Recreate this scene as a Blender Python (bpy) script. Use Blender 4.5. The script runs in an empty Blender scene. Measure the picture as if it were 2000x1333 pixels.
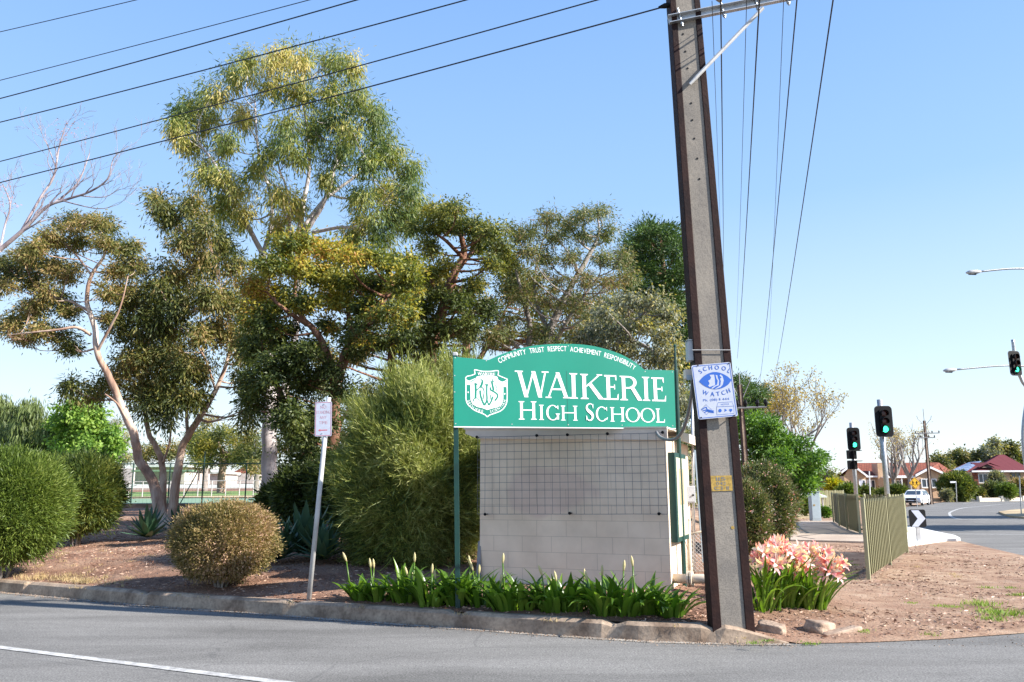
import bpy, bmesh, math, random
import numpy as np
from mathutils import Vector, Matrix, noise
from mathutils.geometry import delaunay_2d_cdt
V = Vector
R = math.radians
random.seed(7)
S = bpy.context.scene
COL = S.collection

# ------------------------------------------------------------------ camera, sky, sun, exposure
EYE, FPX = 1.5, 1560.0
PITCH, ROLL = R(10.5), R(0.2)
F_ = V((0, math.cos(PITCH), math.sin(PITCH)))
U0 = V((0, -math.sin(PITCH), math.cos(PITCH)))
X0 = V((1, 0, 0))
U_ = U0 * math.cos(ROLL) + X0 * math.sin(ROLL)
R_ = X0 * math.cos(ROLL) - U0 * math.sin(ROLL)
cam = bpy.data.objects.new('camera', bpy.data.cameras.new('camera'))
COL.objects.link(cam)
M = Matrix.Identity(4)
for i in range(3):
    M[i][0], M[i][1], M[i][2] = R_[i], U_[i], -F_[i]
M[2][3] = EYE
cam.matrix_world = M
cam.data.sensor_width = 36
cam.data.lens = FPX / 2000 * 36
cam.data.clip_end = 3000
S.camera = cam

SUN_EL, SUN_AZ = R(34), math.atan2(0.95, -0.31)
w = bpy.data.worlds.new('World'); S.world = w; w.use_nodes = True
nt = w.node_tree
sky = nt.nodes.new('ShaderNodeTexSky'); sky.sky_type = 'NISHITA'; sky.sun_disc = False
sky.sun_elevation = SUN_EL; sky.sun_rotation = SUN_AZ
sky.air_density = 1.0; sky.dust_density = 0.6; sky.ozone_density = 2.0
bg = nt.nodes['Background']; bg.inputs[1].default_value = 0.13
tcw = nt.nodes.new('ShaderNodeTexCoord'); sx = nt.nodes.new('ShaderNodeSeparateXYZ'); nt.links.new(tcw.outputs['Generated'], sx.inputs[0])
gr_ = nt.nodes.new('ShaderNodeValToRGB'); nt.links.new(sx.outputs[2], gr_.inputs[0])      # clear dry air: pale blue low down, deeper above
STOPS = ((0, (.90, .97, 1.0)), (.14, (.66, .84, 1.0)), (.34, (.36, .60, .98)), (.62, (.22, .44, .90)), (1, (.12, .28, .72)))
while len(gr_.color_ramp.elements) < len(STOPS): gr_.color_ramp.elements.new(.5)
for el_, (p_, c_) in zip(gr_.color_ramp.elements, STOPS): el_.position = p_
for el_, (p_, c_) in zip(gr_.color_ramp.elements, STOPS): el_.color = (*c_, 1)
vm = nt.nodes.new('ShaderNodeVectorMath'); vm.operation = 'SCALE'; vm.inputs['Scale'].default_value = 4.0; nt.links.new(gr_.outputs[0], vm.inputs[0])
mw = nt.nodes.new('ShaderNodeMix'); mw.data_type = 'RGBA'; mw.inputs[0].default_value = .84
nt.links.new(sky.outputs[0], mw.inputs[6]); nt.links.new(vm.outputs[0], mw.inputs[7]); nt.links.new(mw.outputs[2], bg.inputs[0])
sd = V((math.cos(SUN_EL) * 0.95 / math.hypot(.95, .31), -math.cos(SUN_EL) * 0.31 / math.hypot(.95, .31), math.sin(SUN_EL)))
sl = bpy.data.lights.new('sun', 'SUN'); sl.energy = 5.0; sl.angle = R(0.53); sl.color = (1, .955, .88)
so = bpy.data.objects.new('sun', sl); COL.objects.link(so)
so.rotation_euler = sd.to_track_quat('Z', 'Y').to_euler()
S.view_settings.view_transform = 'Standard'; S.view_settings.look = 'None'
S.view_settings.exposure = 1.15; S.view_settings.gamma = 1
S.cycles.max_bounces = 6; S.cycles.diffuse_bounces = 2; S.cycles.transparent_max_bounces = 8

# ------------------------------------------------------------------ placing helpers
def ray(x, y): return F_ * FPX + R_ * (x - 1000) + U_ * (666.5 - y)
def P(x, y, Y):
    d = ray(x, y); t = Y / d.y
    return V((d.x * t, Y, EYE + d.z * t))
def G(x, y, z=0.0):
    d = ray(x, y); t = (z - EYE) / d.z
    return V((d.x * t, d.y * t, z))
def lerp(a, b, t): return a + (b - a) * t
def sst(a, b, x):
    t = min(1, max(0, (x - a) / (b - a))); return t * t * (3 - 2 * t)

EDGE0 = [(2.8, 8.22), (3.5, 8.27), (4.3, 8.42), (5.2, 8.7), (6.0, 9.0), (7.5, 9.7), (9, 11.3), (10.2, 14), (11.3, 18.2), (12.3, 21.8)]
def edge_d(x, y):
    best = 9
    for (a, b_), (c, d) in zip(EDGE0, EDGE0[1:]):
        L2 = (c - a) ** 2 + (d - b_) ** 2; t = min(1, max(0, ((x - a) * (c - a) + (y - b_) * (d - b_)) / L2))
        best = min(best, math.hypot(x - a - t * (c - a), y - b_ - t * (d - b_)))
    return best
KERB = [(-60, 40), (-40, 29.6), (-25, 21.6), (-14, 15.9), (-7.68, 12.5), (-4.72, 10.98), (-2.47, 10.02), (-0.9, 9.33), (0.54, 8.7), (1.3, 8.42), (2.01, 8.27), (2.8, 8.2)]
def kerb_y(x):
    for (a, b), (c, d) in zip(KERB, KERB[1:]):
        if x <= c: return lerp(b, d, (x - a) / (c - a))
    return KERB[-1][1]
def H(x, y):
    """height of the natural ground"""
    d = max(0, y - kerb_y(min(x, 2.8)) - .15) * .93
    l = .15 + .1 * min(d, 1.6) + .05 * max(0, min(d, 14) - 1.6) + .012 * max(0, min(d, 90) - 14)
    rr = .05 + .0 * d
    k = sst(1.3, 4.6, x - .16 * max(0, y - 9))
    z = lerp(l, rr, k)
    if x > 1.4: z = min(z, lerp(.16, .03, sst(1.4, 2.9, x)) + .12 * max(0, y - 8.35))
    if 2.2 < x < 14 and y < 23: z = min(z, .007 + .10 * edge_d(x, y))
    z += .018 * noise.noise(V((x * .9, y * .9, 0))) * sst(0, 1.2, d) * (1 if x < 2.6 else .5)
    return z

# ------------------------------------------------------------------ materials
def mat(name): 
    m = bpy.data.materials.new(name); m.use_nodes = True
    return m, m.node_tree, m.node_tree.nodes['Principled BSDF']
def N(nt, t, **k):
    n = nt.nodes.new(t)
    for a, b in k.items():
        if hasattr(n, a) and a not in ('Scale', 'Detail'): setattr(n, a, b)
        else: n.inputs[a].default_value = b
    return n
def ramp(nt, src, stops):
    r = nt.nodes.new('ShaderNodeValToRGB')
    e = r.color_ramp.elements
    while len(e) < len(stops): e.new(.5)
    for el, (p, c) in zip(e, stops): el.position = p; el.color = (*c, 1) if len(c) == 3 else c
    nt.links.new(src, r.inputs[0]); return r.outputs[0]
def mixc(nt, f, a, b, mode='MIX'):
    m = nt.nodes.new('ShaderNodeMix'); m.data_type = 'RGBA'; m.blend_type = mode
    for i, v in ((0, f), (6, a), (7, b)):
        if hasattr(v, 'is_linked'): nt.links.new(v, m.inputs[i])
        else: m.inputs[i].default_value = v if i == 0 else (*v[:3], 1)
    return m.outputs[2]
def coords(nt, scale=(1, 1, 1), kind='Object'):
    tc = nt.nodes.new('ShaderNodeTexCoord'); mp = nt.nodes.new('ShaderNodeMapping'); mp.inputs[3].default_value = scale
    nt.links.new(tc.outputs[kind], mp.inputs[0]); return mp.outputs[0]
def nz(nt, co, scale, detail=4, rough=.55, dist=0):
    n = nt.nodes.new('ShaderNodeTexNoise'); n.inputs['Scale'].default_value = scale; n.inputs['Detail'].default_value = detail
    n.inputs['Roughness'].default_value = rough; n.inputs['Distortion'].default_value = dist
    nt.links.new(co, n.inputs['Vector']); return n.outputs[0]
def bump(nt, b, src, st, dist=.02):
    n = nt.nodes.new('ShaderNodeBump'); n.inputs['Strength'].default_value = st; n.inputs['Distance'].default_value = dist
    nt.links.new(src, n.inputs['Height']); nt.links.new(n.outputs[0], b.inputs['Normal'])
def simple(name, c, rough=.6, metal=0, var=.12, scale=6, c2=None, bmp=0, spec=.5, fine=None):
    m, t, b = mat(name); co = coords(t)
    n = nz(t, co, scale, 6)
    c2 = c2 or tuple(v * (1 - var * 2) for v in c)
    cc = ramp(t, n, [(.35, c2), (.62, c)])
    if fine:
        f = nz(t, co, fine, 3)
        cc = mixc(t, .6, cc, ramp(t, f, [(.3, (.55,) * 3), (.6, (1.1,) * 3)]), 'MULTIPLY')
    t.links.new(cc, b.inputs['Base Color']); b.inputs['Roughness'].default_value = rough; b.inputs['Metallic'].default_value = metal
    b.inputs['Specular IOR Level'].default_value = spec
    if bmp: bump(t, b, nz(t, co, scale * 8, 5), bmp)
    return m
def leafmat(name, cols, trans=.35, rough=.5, patch=.35, spec=.35, pscale=.7):
    """leaf colour: varies from leaf to leaf and, softly, from bough to bough"""
    m, t, b = mat(name)
    g = t.nodes.new('ShaderNodeNewGeometry')
    co = coords(t)
    p = nz(t, co, pscale, 2)
    mt = t.nodes.new('ShaderNodeMath'); mt.operation = 'MULTIPLY_ADD'
    mx = t.nodes.new('ShaderNodeMix'); mx.data_type = 'FLOAT'; mx.inputs[0].default_value = patch
    t.links.new(g.outputs['Random Per Island'], mx.inputs[2])
    st = ramp(t, p, [(.38, (0, 0, 0)), (.62, (1, 1, 1))])
    t.links.new(st, mx.inputs[3])
    n = len(cols)
    cc = ramp(t, mx.outputs[0], [(.12 + .76 * i / max(1, n - 1), c) for i, c in enumerate(cols)])
    t.links.new(cc, b.inputs['Base Color']); b.inputs['Roughness'].default_value = rough
    b.inputs['Specular IOR Level'].default_value = spec
    tr = t.nodes.new('ShaderNodeBsdfTranslucent')
    t.links.new(mixc(t, 1, cc, (1.3, 1.35, .6), 'MULTIPLY'), tr.inputs[0])
    ms = t.nodes.new('ShaderNodeMixShader'); ms.inputs[0].default_value = trans
    t.links.new(b.outputs[0], ms.inputs[1]); t.links.new(tr.outputs[0], ms.inputs[2])
    t.links.new(ms.outputs[0], t.nodes['Material Output'].inputs[0])
    return m
def barkmat(name, stops, sc=(3, 3, .8), bmp=.5):
    m, t, b = mat(name); co = coords(t, sc)
    n = nz(t, co, 1.6, 8, .65, .6)
    t.links.new(ramp(t, n, stops), b.inputs['Base Color']); b.inputs['Roughness'].default_value = .8
    b.inputs['Specular IOR Level'].default_value = .25
    bump(t, b, nz(t, co, 6, 6), bmp, .03); return m

mats = {}
# asphalt
m, t, b = mat('asphalt'); co = coords(t)
big = nz(t, coords(t, (.35, 1.6, 1)), .8, 5, .6)
c = ramp(t, big, [(.3, (.150, .143, .133)), (.7, (.235, .225, .210))])
fine = nz(t, co, 60, 4, .8)
c = mixc(t, .8, c, ramp(t, fine, [(.36, (.34,) * 3), (.5, (.95,) * 3), (.66, (1.75,) * 3)]), 'MULTIPLY')
c = mixc(t, .55, c, ramp(t, nz(t, co, 14, 6, .7), [(.3, (.72,) * 3), (.6, (1.08,) * 3)]), 'MULTIPLY')
c = mixc(t, .5, c, ramp(t, nz(t, coords(t, (.25, .8, 1)), 1.1, 4, .6, 1.5), [(.40, (.70,) * 3), (.52, (1,) * 3)]), 'MULTIPLY')
vo = t.nodes.new('ShaderNodeTexVoronoi'); vo.feature = 'DISTANCE_TO_EDGE'; vo.inputs['Scale'].default_value = .28
t.links.new(mixc(t, .25, co, nz(t, co, 2.2, 6)), vo.inputs['Vector'])
c = mixc(t, ramp(t, vo.outputs[0], [(0, (.3,) * 3), (.0028, (0,) * 3)]), c, (.05, .05, .052))
t.links.new(c, b.inputs['Base Color']); b.inputs['Roughness'].default_value = .9; b.inputs['Specular IOR Level'].default_value = .2
bump(t, b, fine, .35, .006); mats['asphalt'] = m
# earth with leaf litter
m, t, b = mat('earth'); co = coords(t)
c = ramp(t, nz(t, co, .9, 6, .62), [(.3, (.16, .088, .062)), (.5, (.30, .175, .12)), (.7, (.42, .28, .20))])
c = mixc(t, .75, c, ramp(t, nz(t, co, 38, 5, .75), [(.32, (.35, .3, .27)), (.5, (.9,) * 3), (.7, (1.45, 1.4, 1.3))]), 'MULTIPLY')
sxyz = t.nodes.new('ShaderNodeSeparateXYZ'); t.links.new(co, sxyz.inputs[0])      # the trodden corner is dustier than the mulched bed
mr = t.nodes.new('ShaderNodeMapRange'); mr.inputs[1].default_value = 2.2; mr.inputs[2].default_value = 5.5; t.links.new(sxyz.outputs[0], mr.inputs[0])
pn = ramp(t, nz(t, co, .55, 6, .65), [(.36, (.25,) * 3), (.6, (1,) * 3)])
dust = mixc(t, 1, mr.outputs[0], pn, 'MULTIPLY')
dc = ramp(t, nz(t, co, 2.6, 7, .65), [(.34, (.23, .14, .092)), (.5, (.41, .275, .185)), (.68, (.52, .395, .29))])
dc = mixc(t, .6, dc, ramp(t, nz(t, co, 60, 4, .75), [(.32, (.65, .62, .6)), (.5, (.97,) * 3), (.7, (1.2,) * 3)]), 'MULTIPLY')
c = mixc(t, dust, c, dc)
t.links.new(c, b.inputs['Base Color']); b.inputs['Roughness'].default_value = .95; b.inputs['Specular IOR Level'].default_value = .15
bump(t, b, nz(t, co, 22, 8, .7), .8, .04); mats['earth'] = m
mats['sand'] = simple('dusty_sand', (.40, .29, .21), .95, c2=(.24, .16, .11), scale=2.2, bmp=.6, fine=50, spec=.15)
mats['kerb'] = simple('old_concrete', (.44, .33, .24), .9, c2=(.20, .14, .10), scale=3.2, bmp=.3, fine=30, spec=.2)
mats['gutter'] = simple('gutter_grit', (.42, .38, .33), .95, c2=(.22, .19, .16), scale=3, bmp=.5, fine=60, spec=.2)
mats['concrete'] = simple('pole_concrete', (.31, .27, .225), .9, c2=(.22, .195, .17), scale=2.2, bmp=.18, fine=70, spec=.2)
mats['footpath'] = simple('footpath_concrete', (.52, .42, .33), .9, c2=(.40, .31, .24), scale=.8, bmp=.3, fine=30, spec=.2)
mats['island'] = simple('new_concrete', (.72, .70, .66), .85, var=.06, scale=1.5, bmp=.2, spec=.2)
mats['line'] = simple('road_paint', (.56, .55, .52), .85, c2=(.30, .29, .28), scale=7, spec=.2, fine=60)
mats['rust'] = simple('dark_rusty_steel', (.034, .014, .011), .7, c2=(.016, .007, .007), scale=5, bmp=.2, spec=.2)
mats['galv'] = simple('galvanised_steel', (.50, .51, .52), .45, .75, scale=12)
mats['galvpale'] = simple('pale_grey_post', (.55, .54, .53), .55, .1, scale=8)
mats['green'] = simple('sign_green', (.003, .22, .15), .38, var=.05, scale=1.1)
mats['dkgreen'] = simple('post_green', (.007, .052, .040), .5, var=.15, scale=5)
mats['white'] = simple('sign_white', (.86, .86, .86), .45, var=.02)
mats['offwhite'] = simple('aged_sign_white', (.53, .56, .66), .5, var=.05, scale=20)
mats['blue'] = simple('sign_blue', (.022, .12, .50), .5, var=.05)
mats['signred'] = simple('faded_red', (.62, .12, .16), .5, var=.1, scale=30)
mats['fadered'] = simple('very_faded_red', (.64, .40, .46), .5, var=.1, scale=40)
mats['black'] = simple('matt_black', (.008, .008, .010), .6, spec=.2)
mats['cable'] = simple('cable_black', (.02, .02, .025), .5)
mats['conduit'] = simple('grey_conduit', (.22, .22, .23), .5)
mats['cream'] = simple('cream_paint', (.74, .65, .52), .6, var=.06, scale=4, bmp=.1)
mats['fascia'] = simple('fascia_paint', (.72, .60, .50), .6, var=.05, scale=5)
mats['pipe'] = simple('cream_pipe', (.62, .52, .40), .55, var=.12, scale=8)
mats['fence'] = simple('olive_fence_paint', (.185, .172, .085), .6, var=.05, scale=3)
mats['fencepost'] = simple('pale_fence_post', (.34, .33, .20), .5, var=.05, scale=3)
mats['yellow'] = simple('yellow_plate', (.52, .33, .07), .6, var=.22, scale=30)
mats['signyellow'] = simple('warning_yellow', (.85, .46, .02), .5, var=.03)
mats['stone'] = simple('pale_stone', (.42, .31, .23), .9, c2=(.25, .17, .12), scale=5, bmp=.6, fine=25)
mats['mesh'] = simple('mesh_wire', (.13, .13, .15), .5, .3)
mats['boxgrey'] = simple('meter_box_grey', (.50, .51, .52), .5, var=.06)
mats['cabinet'] = simple('blue_grey_cabinet', (.40, .48, .52), .5, var=.04)
mats['noticepanel'] = simple('faded_notice', (.62, .60, .42), .35, var=.08, scale=3)
mats['carpaint'] = simple('white_car_paint', (.80, .80, .81), .25, var=.01)
mats['rubber'] = simple('rubber', (.02, .02, .02), .8)
mats['court'] = simple('court_green', (.19, .29, .19), .9, var=.05)
mats['lawn'] = simple('lawn_turf', (.20, .30, .08), .95, c2=(.13, .20, .05), scale=.6, fine=8)
mats['drygrass'] = simple('dry_ground', (.50, .38, .22), .95, c2=(.34, .25, .14), scale=.5, fine=12)
mats['palewall'] = simple('pale_render', (.58, .52, .47), .8, var=.04, scale=2)
mats['paleroof'] = simple('pale_roof', (.62, .66, .60), .6, var=.04)
mats['timber'] = simple('old_timber', (.18, .13, .10), .9, scale=3)
def glassm(name, c=(.05, .07, .09)):
    m, t, b = mat(name); b.inputs['Base Color'].default_value = (*c, 1); b.inputs['Roughness'].default_value = .08; return m
mats['glass'] = glassm('window_glass'); mats['headlamp'] = glassm('headlamp_glass', (.5, .52, .55))
def brickm(name, c1, c2, mo, sx, sz, bw=.5, rh=.25, ms=.02, bm=.3):
    m, t, b = mat(name); tc = t.nodes.new('ShaderNodeUVMap')
    br = t.nodes.new('ShaderNodeTexBrick'); br.inputs['Scale'].default_value = 1
    br.inputs['Brick Width'].default_value = sx; br.inputs['Row Height'].default_value = sz
    br.inputs['Mortar Size'].default_value = ms; br.inputs['Mortar Smooth'].default_value = .2
    br.inputs['Color1'].default_value = (*c1, 1); br.inputs['Color2'].default_value = (*c2, 1); br.inputs['Mortar'].default_value = (*mo, 1)
    t.links.new(tc.outputs[0], br.inputs['Vector'])
    c = mixc(t, .5, br.outputs[0], ramp(t, nz(t, coords(t), 3.5, 6), [(.3, (.82,) * 3), (.7, (1.08,) * 3)]), 'MULTIPLY')
    t.links.new(c, b.inputs['Base Color']); b.inputs['Roughness'].default_value = .85; b.inputs['Specular IOR Level'].default_value = .2
    if bm:
        inv = t.nodes.new('ShaderNodeMath'); inv.operation = 'SUBTRACT'; inv.inputs[0].default_value = 1
        t.links.new(br.outputs['Fac'], inv.inputs[1]); bump(t, b, inv.outputs[0], bm, .01)
    return m, t, b, c
m, t, b, c = brickm('painted_block', (.79, .655, .515), (.77, .635, .50), (.58, .475, .37), .4, .2, ms=.0035, bm=.35)
uv = t.nodes.new('ShaderNodeUVMap'); mp = t.nodes.new('ShaderNodeMapping')   # mauve overpainted patch on the wall
mp.inputs[1].default_value = (-.97, -1.18, 0); t.links.new(uv.outputs[0], mp.inputs[0])
mp2 = t.nodes.new('ShaderNodeMapping'); mp2.inputs[3].default_value = (1.5, 2.9, 1); t.links.new(mp.outputs[0], mp2.inputs[0])
wn = t.nodes.new('ShaderNodeVectorMath'); wn.operation = 'MULTIPLY_ADD'; wn.inputs[1].default_value = (.9, .9, 0); t.links.new(mp2.outputs[0], wn.inputs[2])
nn_ = t.nodes.new('ShaderNodeTexNoise'); nn_.inputs['Scale'].default_value = 2.3; t.links.new(uv.outputs[0], nn_.inputs['Vector'])
sb = t.nodes.new('ShaderNodeVectorMath'); sb.operation = 'SUBTRACT'; sb.inputs[1].default_value = (.5, .5, .5); t.links.new(nn_.outputs[1], sb.inputs[0]); t.links.new(sb.outputs[0], wn.inputs[0])
ln = t.nodes.new('ShaderNodeVectorMath'); ln.operation = 'LENGTH'; t.links.new(wn.outputs[0], ln.inputs[0])
fac = ramp(t, ln.outputs['Value'], [(.80, (.6,) * 3), (1.0, (0,) * 3)])
c2 = mixc(t, fac, c, mixc(t, .9, c, (.80, .72, .80), 'MULTIPLY'))
dr = ramp(t, nz(t, coords(t, (1.2, 1.2, 1)), 1.6, 7, .6), [(.36, (.86, .83, .80)), (.58, (1, 1, 1))])
t.links.new(mixc(t, .6, c2, dr, 'MULTIPLY'), b.inputs['Base Color']); mats['block'] = m
mats['cream_brick'] = brickm('cream_brick', (.56, .37, .23), (.50, .32, .19), (.48, .38, .28), .24, .09, ms=.008)[0]
mats['red_tile'] = brickm('terracotta_tile', (.28, .090, .055), (.19, .062, .04), (.10, .035, .025), .3, .33, ms=.03)[0]
mats['maroon'] = brickm('maroon_sheet_roof', (.15, .036, .042), (.135, .032, .038), (.12, .02, .025), .2, 9, ms=.02)[0]
mats['solar'] = brickm('solar_panel', (.12, .17, .28), (.11, .16, .27), (.40, .43, .48), 1.6, 1.0, ms=.03, bm=0)[0]
m, t, b = mat('green_lamp'); b.inputs['Base Color'].default_value = (.02, .4, .25, 1); b.inputs['Emission Color'].default_value = (.05, 1, .52, 1); b.inputs['Emission Strength'].default_value = 1.8; mats['greenlamp'] = m
mats['deadlamp'] = simple('unlit_lens', (.06, .012, .008), .3)
# barks
mats['gum'] = barkmat('gum_bark', [(.32, (.13, .08, .06)), (.45, (.34, .21, .15)), (.58, (.52, .40, .32)), (.75, (.66, .58, .50))], (1.2, 1.2, .5))
mats['whitegum'] = barkmat('pale_gum_bark', [(.3, (.30, .25, .24)), (.5, (.52, .46, .45)), (.75, (.70, .66, .66))], (1.2, 1.2, .4), .25)
mats['roughbark'] = barkmat('stringy_bark', [(.3, (.05, .025, .018)), (.5, (.20, .095, .06)), (.7, (.36, .20, .14))], (4, 4, .6), .9)
mats['greybark'] = barkmat('grey_bark', [(.3, (.12, .10, .09)), (.6, (.34, .30, .27))], (3, 3, .8))
mats['deadbark'] = barkmat('bleached_bark', [(.3, (.12, .09, .10)), (.5, (.30, .24, .25)), (.7, (.52, .46, .47))], (2, 2, .8), .3)
# leaves
mats['L_gum'] = leafmat('gum_leaves', [(.045, .085, .026), (.14, .19, .05), (.32, .32, .08), (.55, .43, .15)], pscale=.38, patch=.62)
mats['L_dark'] = leafmat('dark_gum_leaves', [(.030, .046, .015), (.085, .105, .028), (.21, .20, .055), (.38, .26, .11)], pscale=.5, patch=.5)
mats['L_olive'] = leafmat('olive_leaves', [(.04, .062, .02), (.11, .135, .032), (.25, .24, .05), (.38, .30, .05)], pscale=.6, patch=.5)
mats['L_mall'] = leafmat('mallee_leaves', [(.045, .07, .018), (.12, .15, .03), (.27, .27, .05), (.46, .37, .05), (.38, .19, .05)], pscale=.8, patch=.55)
mats['L_grey'] = leafmat('grey_leaves', [(.06, .08, .05), (.15, .17, .12), (.27, .27, .20), (.46, .37, .10)], rough=.45)
mats['L_fine'] = leafmat('fine_leaves', [(.05, .08, .03), (.12, .15, .05), (.21, .21, .08), (.32, .20, .10)], pscale=.6)
mats['L_pine'] = leafmat('pine_needles', [(.025, .055, .014), (.055, .105, .022), (.10, .17, .03)], trans=.2)
mats['L_cas'] = leafmat('casuarina_needles', [(.05, .085, .018), (.14, .18, .035), (.30, .32, .07), (.42, .42, .15)], trans=.2, pscale=1.2)
mats['L_brown'] = leafmat('rusty_leaves', [(.09, .09, .028), (.24, .19, .065), (.40, .28, .13), (.52, .33, .23)], trans=.25)
mats['L_bright'] = leafmat('bright_leaves', [(.028, .075, .012), (.085, .18, .022), (.20, .33, .05)], trans=.35, pscale=1.4)
mats['L_lime'] = leafmat('lime_leaves', [(.08, .17, .025), (.19, .31, .05), (.32, .43, .09)], trans=.35, pscale=1.2)
mats['L_bush'] = leafmat('bush_leaves', [(.05, .085, .015), (.13, .19, .03), (.26, .31, .07)], trans=.3)
mats['L_bush2'] = leafmat('dark_bush_leaves', [(.04, .07, .018), (.10, .14, .03), (.25, .25, .05)], trans=.3)
mats['L_willow'] = leafmat('willow_leaves', [(.06, .09, .025), (.12, .16, .045), (.18, .22, .07)], trans=.3)
mats['L_autumn'] = leafmat('autumn_leaves', [(.20, .14, .03), (.38, .27, .05), (.50, .36, .10)], trans=.4)
mats['L_pink'] = leafmat('pink_leaves', [(.45, .22, .24), (.60, .36, .36)], trans=.4)
mats['L_bottle'] = leafmat('shrub_leaves', [(.04, .06, .024), (.11, .14, .05), (.21, .23, .09), (.32, .15, .13)], trans=.25)
mats['L_agave'] = leafmat('agave_leaves', [(.05, .11, .06), (.12, .21, .12)], trans=.05, rough=.4)
mats['L_lily'] = leafmat('strap_leaves', [(.05, .11, .012), (.12, .23, .02), (.24, .36, .05)], trans=.4, rough=.3, spec=.6)
mats['bud'] = leafmat('flower_buds', [(.30, .36, .10), (.60, .52, .28), (.66, .42, .28)], trans=.25)
mats['petal'] = leafmat('pink_petals', [(.76, .22, .27), (.84, .44, .45), (.87, .66, .64), (.88, .80, .73)], trans=.35, patch=.1)
mats['L_weed'] = leafmat('weed_leaves', [(.15, .26, .04), (.30, .38, .09)], trans=.35)
mats['L_straw'] = leafmat('dry_straw', [(.40, .28, .13), (.60, .46, .25)], trans=.2)
mats['L_litter'] = leafmat('leaf_litter', [(.10, .05, .035), (.26, .13, .085), (.42, .25, .17), (.58, .42, .32)], trans=0, patch=.2)
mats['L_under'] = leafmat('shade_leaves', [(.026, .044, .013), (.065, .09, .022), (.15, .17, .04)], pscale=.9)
mats['L_yellow'] = leafmat('yellow_leaves', [(.30, .30, .02), (.55, .42, .03)], trans=.4)

# ------------------------------------------------------------------ object helpers
def props(o, label=None, cat=None, group=None, kind=None):
    for k, v in (('label', label), ('category', cat), ('group', group), ('kind', kind)):
        if v: o[k] = v
    return o
def thing(name, loc, label, cat, group=None):
    o = bpy.data.objects.new(name, None); COL.objects.link(o); o.location = loc; o.empty_display_size = .2
    return props(o, label, cat, group)
def root_loc(o):
    v = V((0, 0, 0))
    while o: v += o.location; o = o.parent
    return v
class MB:
    def __init__(s): s.v = []; s.f = []; s.uv = None
    def add(s, vs, fs):
        b = len(s.v); s.v += [tuple(v) for v in vs]; s.f += [tuple(b + i for i in f) for f in fs]; return s
    def box(s, c, d, rz=0, m=None):
        hx, hy, hz = d[0] / 2, d[1] / 2, d[2] / 2
        vs = [V((x, y, z)) for x in (-hx, hx) for y in (-hy, hy) for z in (-hz, hz)]
        q = m or Matrix.Rotation(rz, 3, 'Z')
        return s.add([q @ v + V(c) for v in vs], [(0, 1, 3, 2), (4, 6, 7, 5), (0, 4, 5, 1), (2, 3, 7, 6), (0, 2, 6, 4), (1, 5, 7, 3)])
    def tube(s, pts, rad, n=8, cap=True):
        pts = [V(p) for p in pts]
        if not hasattr(rad, '__len__'): rad = [rad] * len(pts)
        base = len(s.v); u = None
        for i, p in enumerate(pts):
            d = (pts[min(i + 1, len(pts) - 1)] - pts[max(i - 1, 0)])
            d = d.normalized() if d.length > 1e-9 else V((0, 0, 1))
            if u is None: u = d.orthogonal().normalized()
            else:
                u = u - d * u.dot(d); u = u.normalized() if u.length > 1e-6 else d.orthogonal().normalized()
            w_ = d.cross(u)
            for k in range(n):
                a = 2 * math.pi * k / n
                s.v.append(tuple(p + (u * math.cos(a) + w_ * math.sin(a)) * rad[i]))
        for i in range(len(pts) - 1):
            for k in range(n):
                a = base + i * n + k; b_ = base + i * n + (k + 1) % n
                s.f.append((a, b_, b_ + n, a + n))
        if cap:
            s.f.append(tuple(base + k for k in range(n))[::-1]); s.f.append(tuple(base + (len(pts) - 1) * n + k for k in range(n)))
        return s
    def prism(s, poly, fr, d0, d1):
        """poly (u,v) list in a frame, extruded along the normal from d0 to d1"""
        n = len(poly); a = [fr.p(u, v, d0) for u, v in poly]; c = [fr.p(u, v, d1) for u, v in poly]
        b = len(s.v); s.v += [tuple(x) for x in a + c]
        s.f.append(tuple(b + i for i in range(n))[::-1]); s.f.append(tuple(b + n + i for i in range(n)))
        for i in range(n): j = (i + 1) % n; s.f.append((b + i, b + j, b + n + j, b + n + i))
        return s
    def flat(s, polys, fr, d):
        for po in polys: s.add([fr.p(u, v, d) for u, v in po], [tuple(range(len(po)))])
        return s
    def build(s, name, m, parent=None, smooth=False, tri=False, bevel=0):
        o0 = root_loc(parent) if parent else V((0, 0, 0))
        me = bpy.data.meshes.new(name)
        me.from_pydata([(v[0] - o0.x, v[1] - o0.y, v[2] - o0.z) for v in s.v], [], s.f)
        if s.uv:
            l = me.uv_layers.new(name='UVMap')
            for lp in me.loops: l.data[lp.index].uv = s.uv(V(s.v[lp.vertex_index]))
        me.materials.append(mats[m] if isinstance(m, str) else m)
        if smooth: me.polygons.foreach_set('use_smooth', [True] * len(me.polygons))
        me.validate()
        o = bpy.data.objects.new(name, me); COL.objects.link(o)
        if parent: o.parent = parent
        if bevel:
            bv = o.modifiers.new('b', 'BEVEL'); bv.width = bevel; bv.segments = 2; bv.limit_method = 'ANGLE'
        return o
class Frame:
    def __init__(s, o, u, v=None):
        s.o = V(o); s.u = V(u).normalized(); s.v = V(v or (0, 0, 1)); s.v = (s.v - s.u * s.v.dot(s.u)).normalized()
        s.n = s.u.cross(s.v)            # points to the viewer when u runs to the right
    def p(s, a, b, c=0): return s.o + s.u * a + s.v * b + s.n * c
    def uv(s, px, py):
        d = ray(px, py); c = V((0, 0, EYE)); t = (s.o - c).dot(s.n) / d.dot(s.n); q = c + d * t - s.o
        return (q.dot(s.u), q.dot(s.v))
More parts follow.
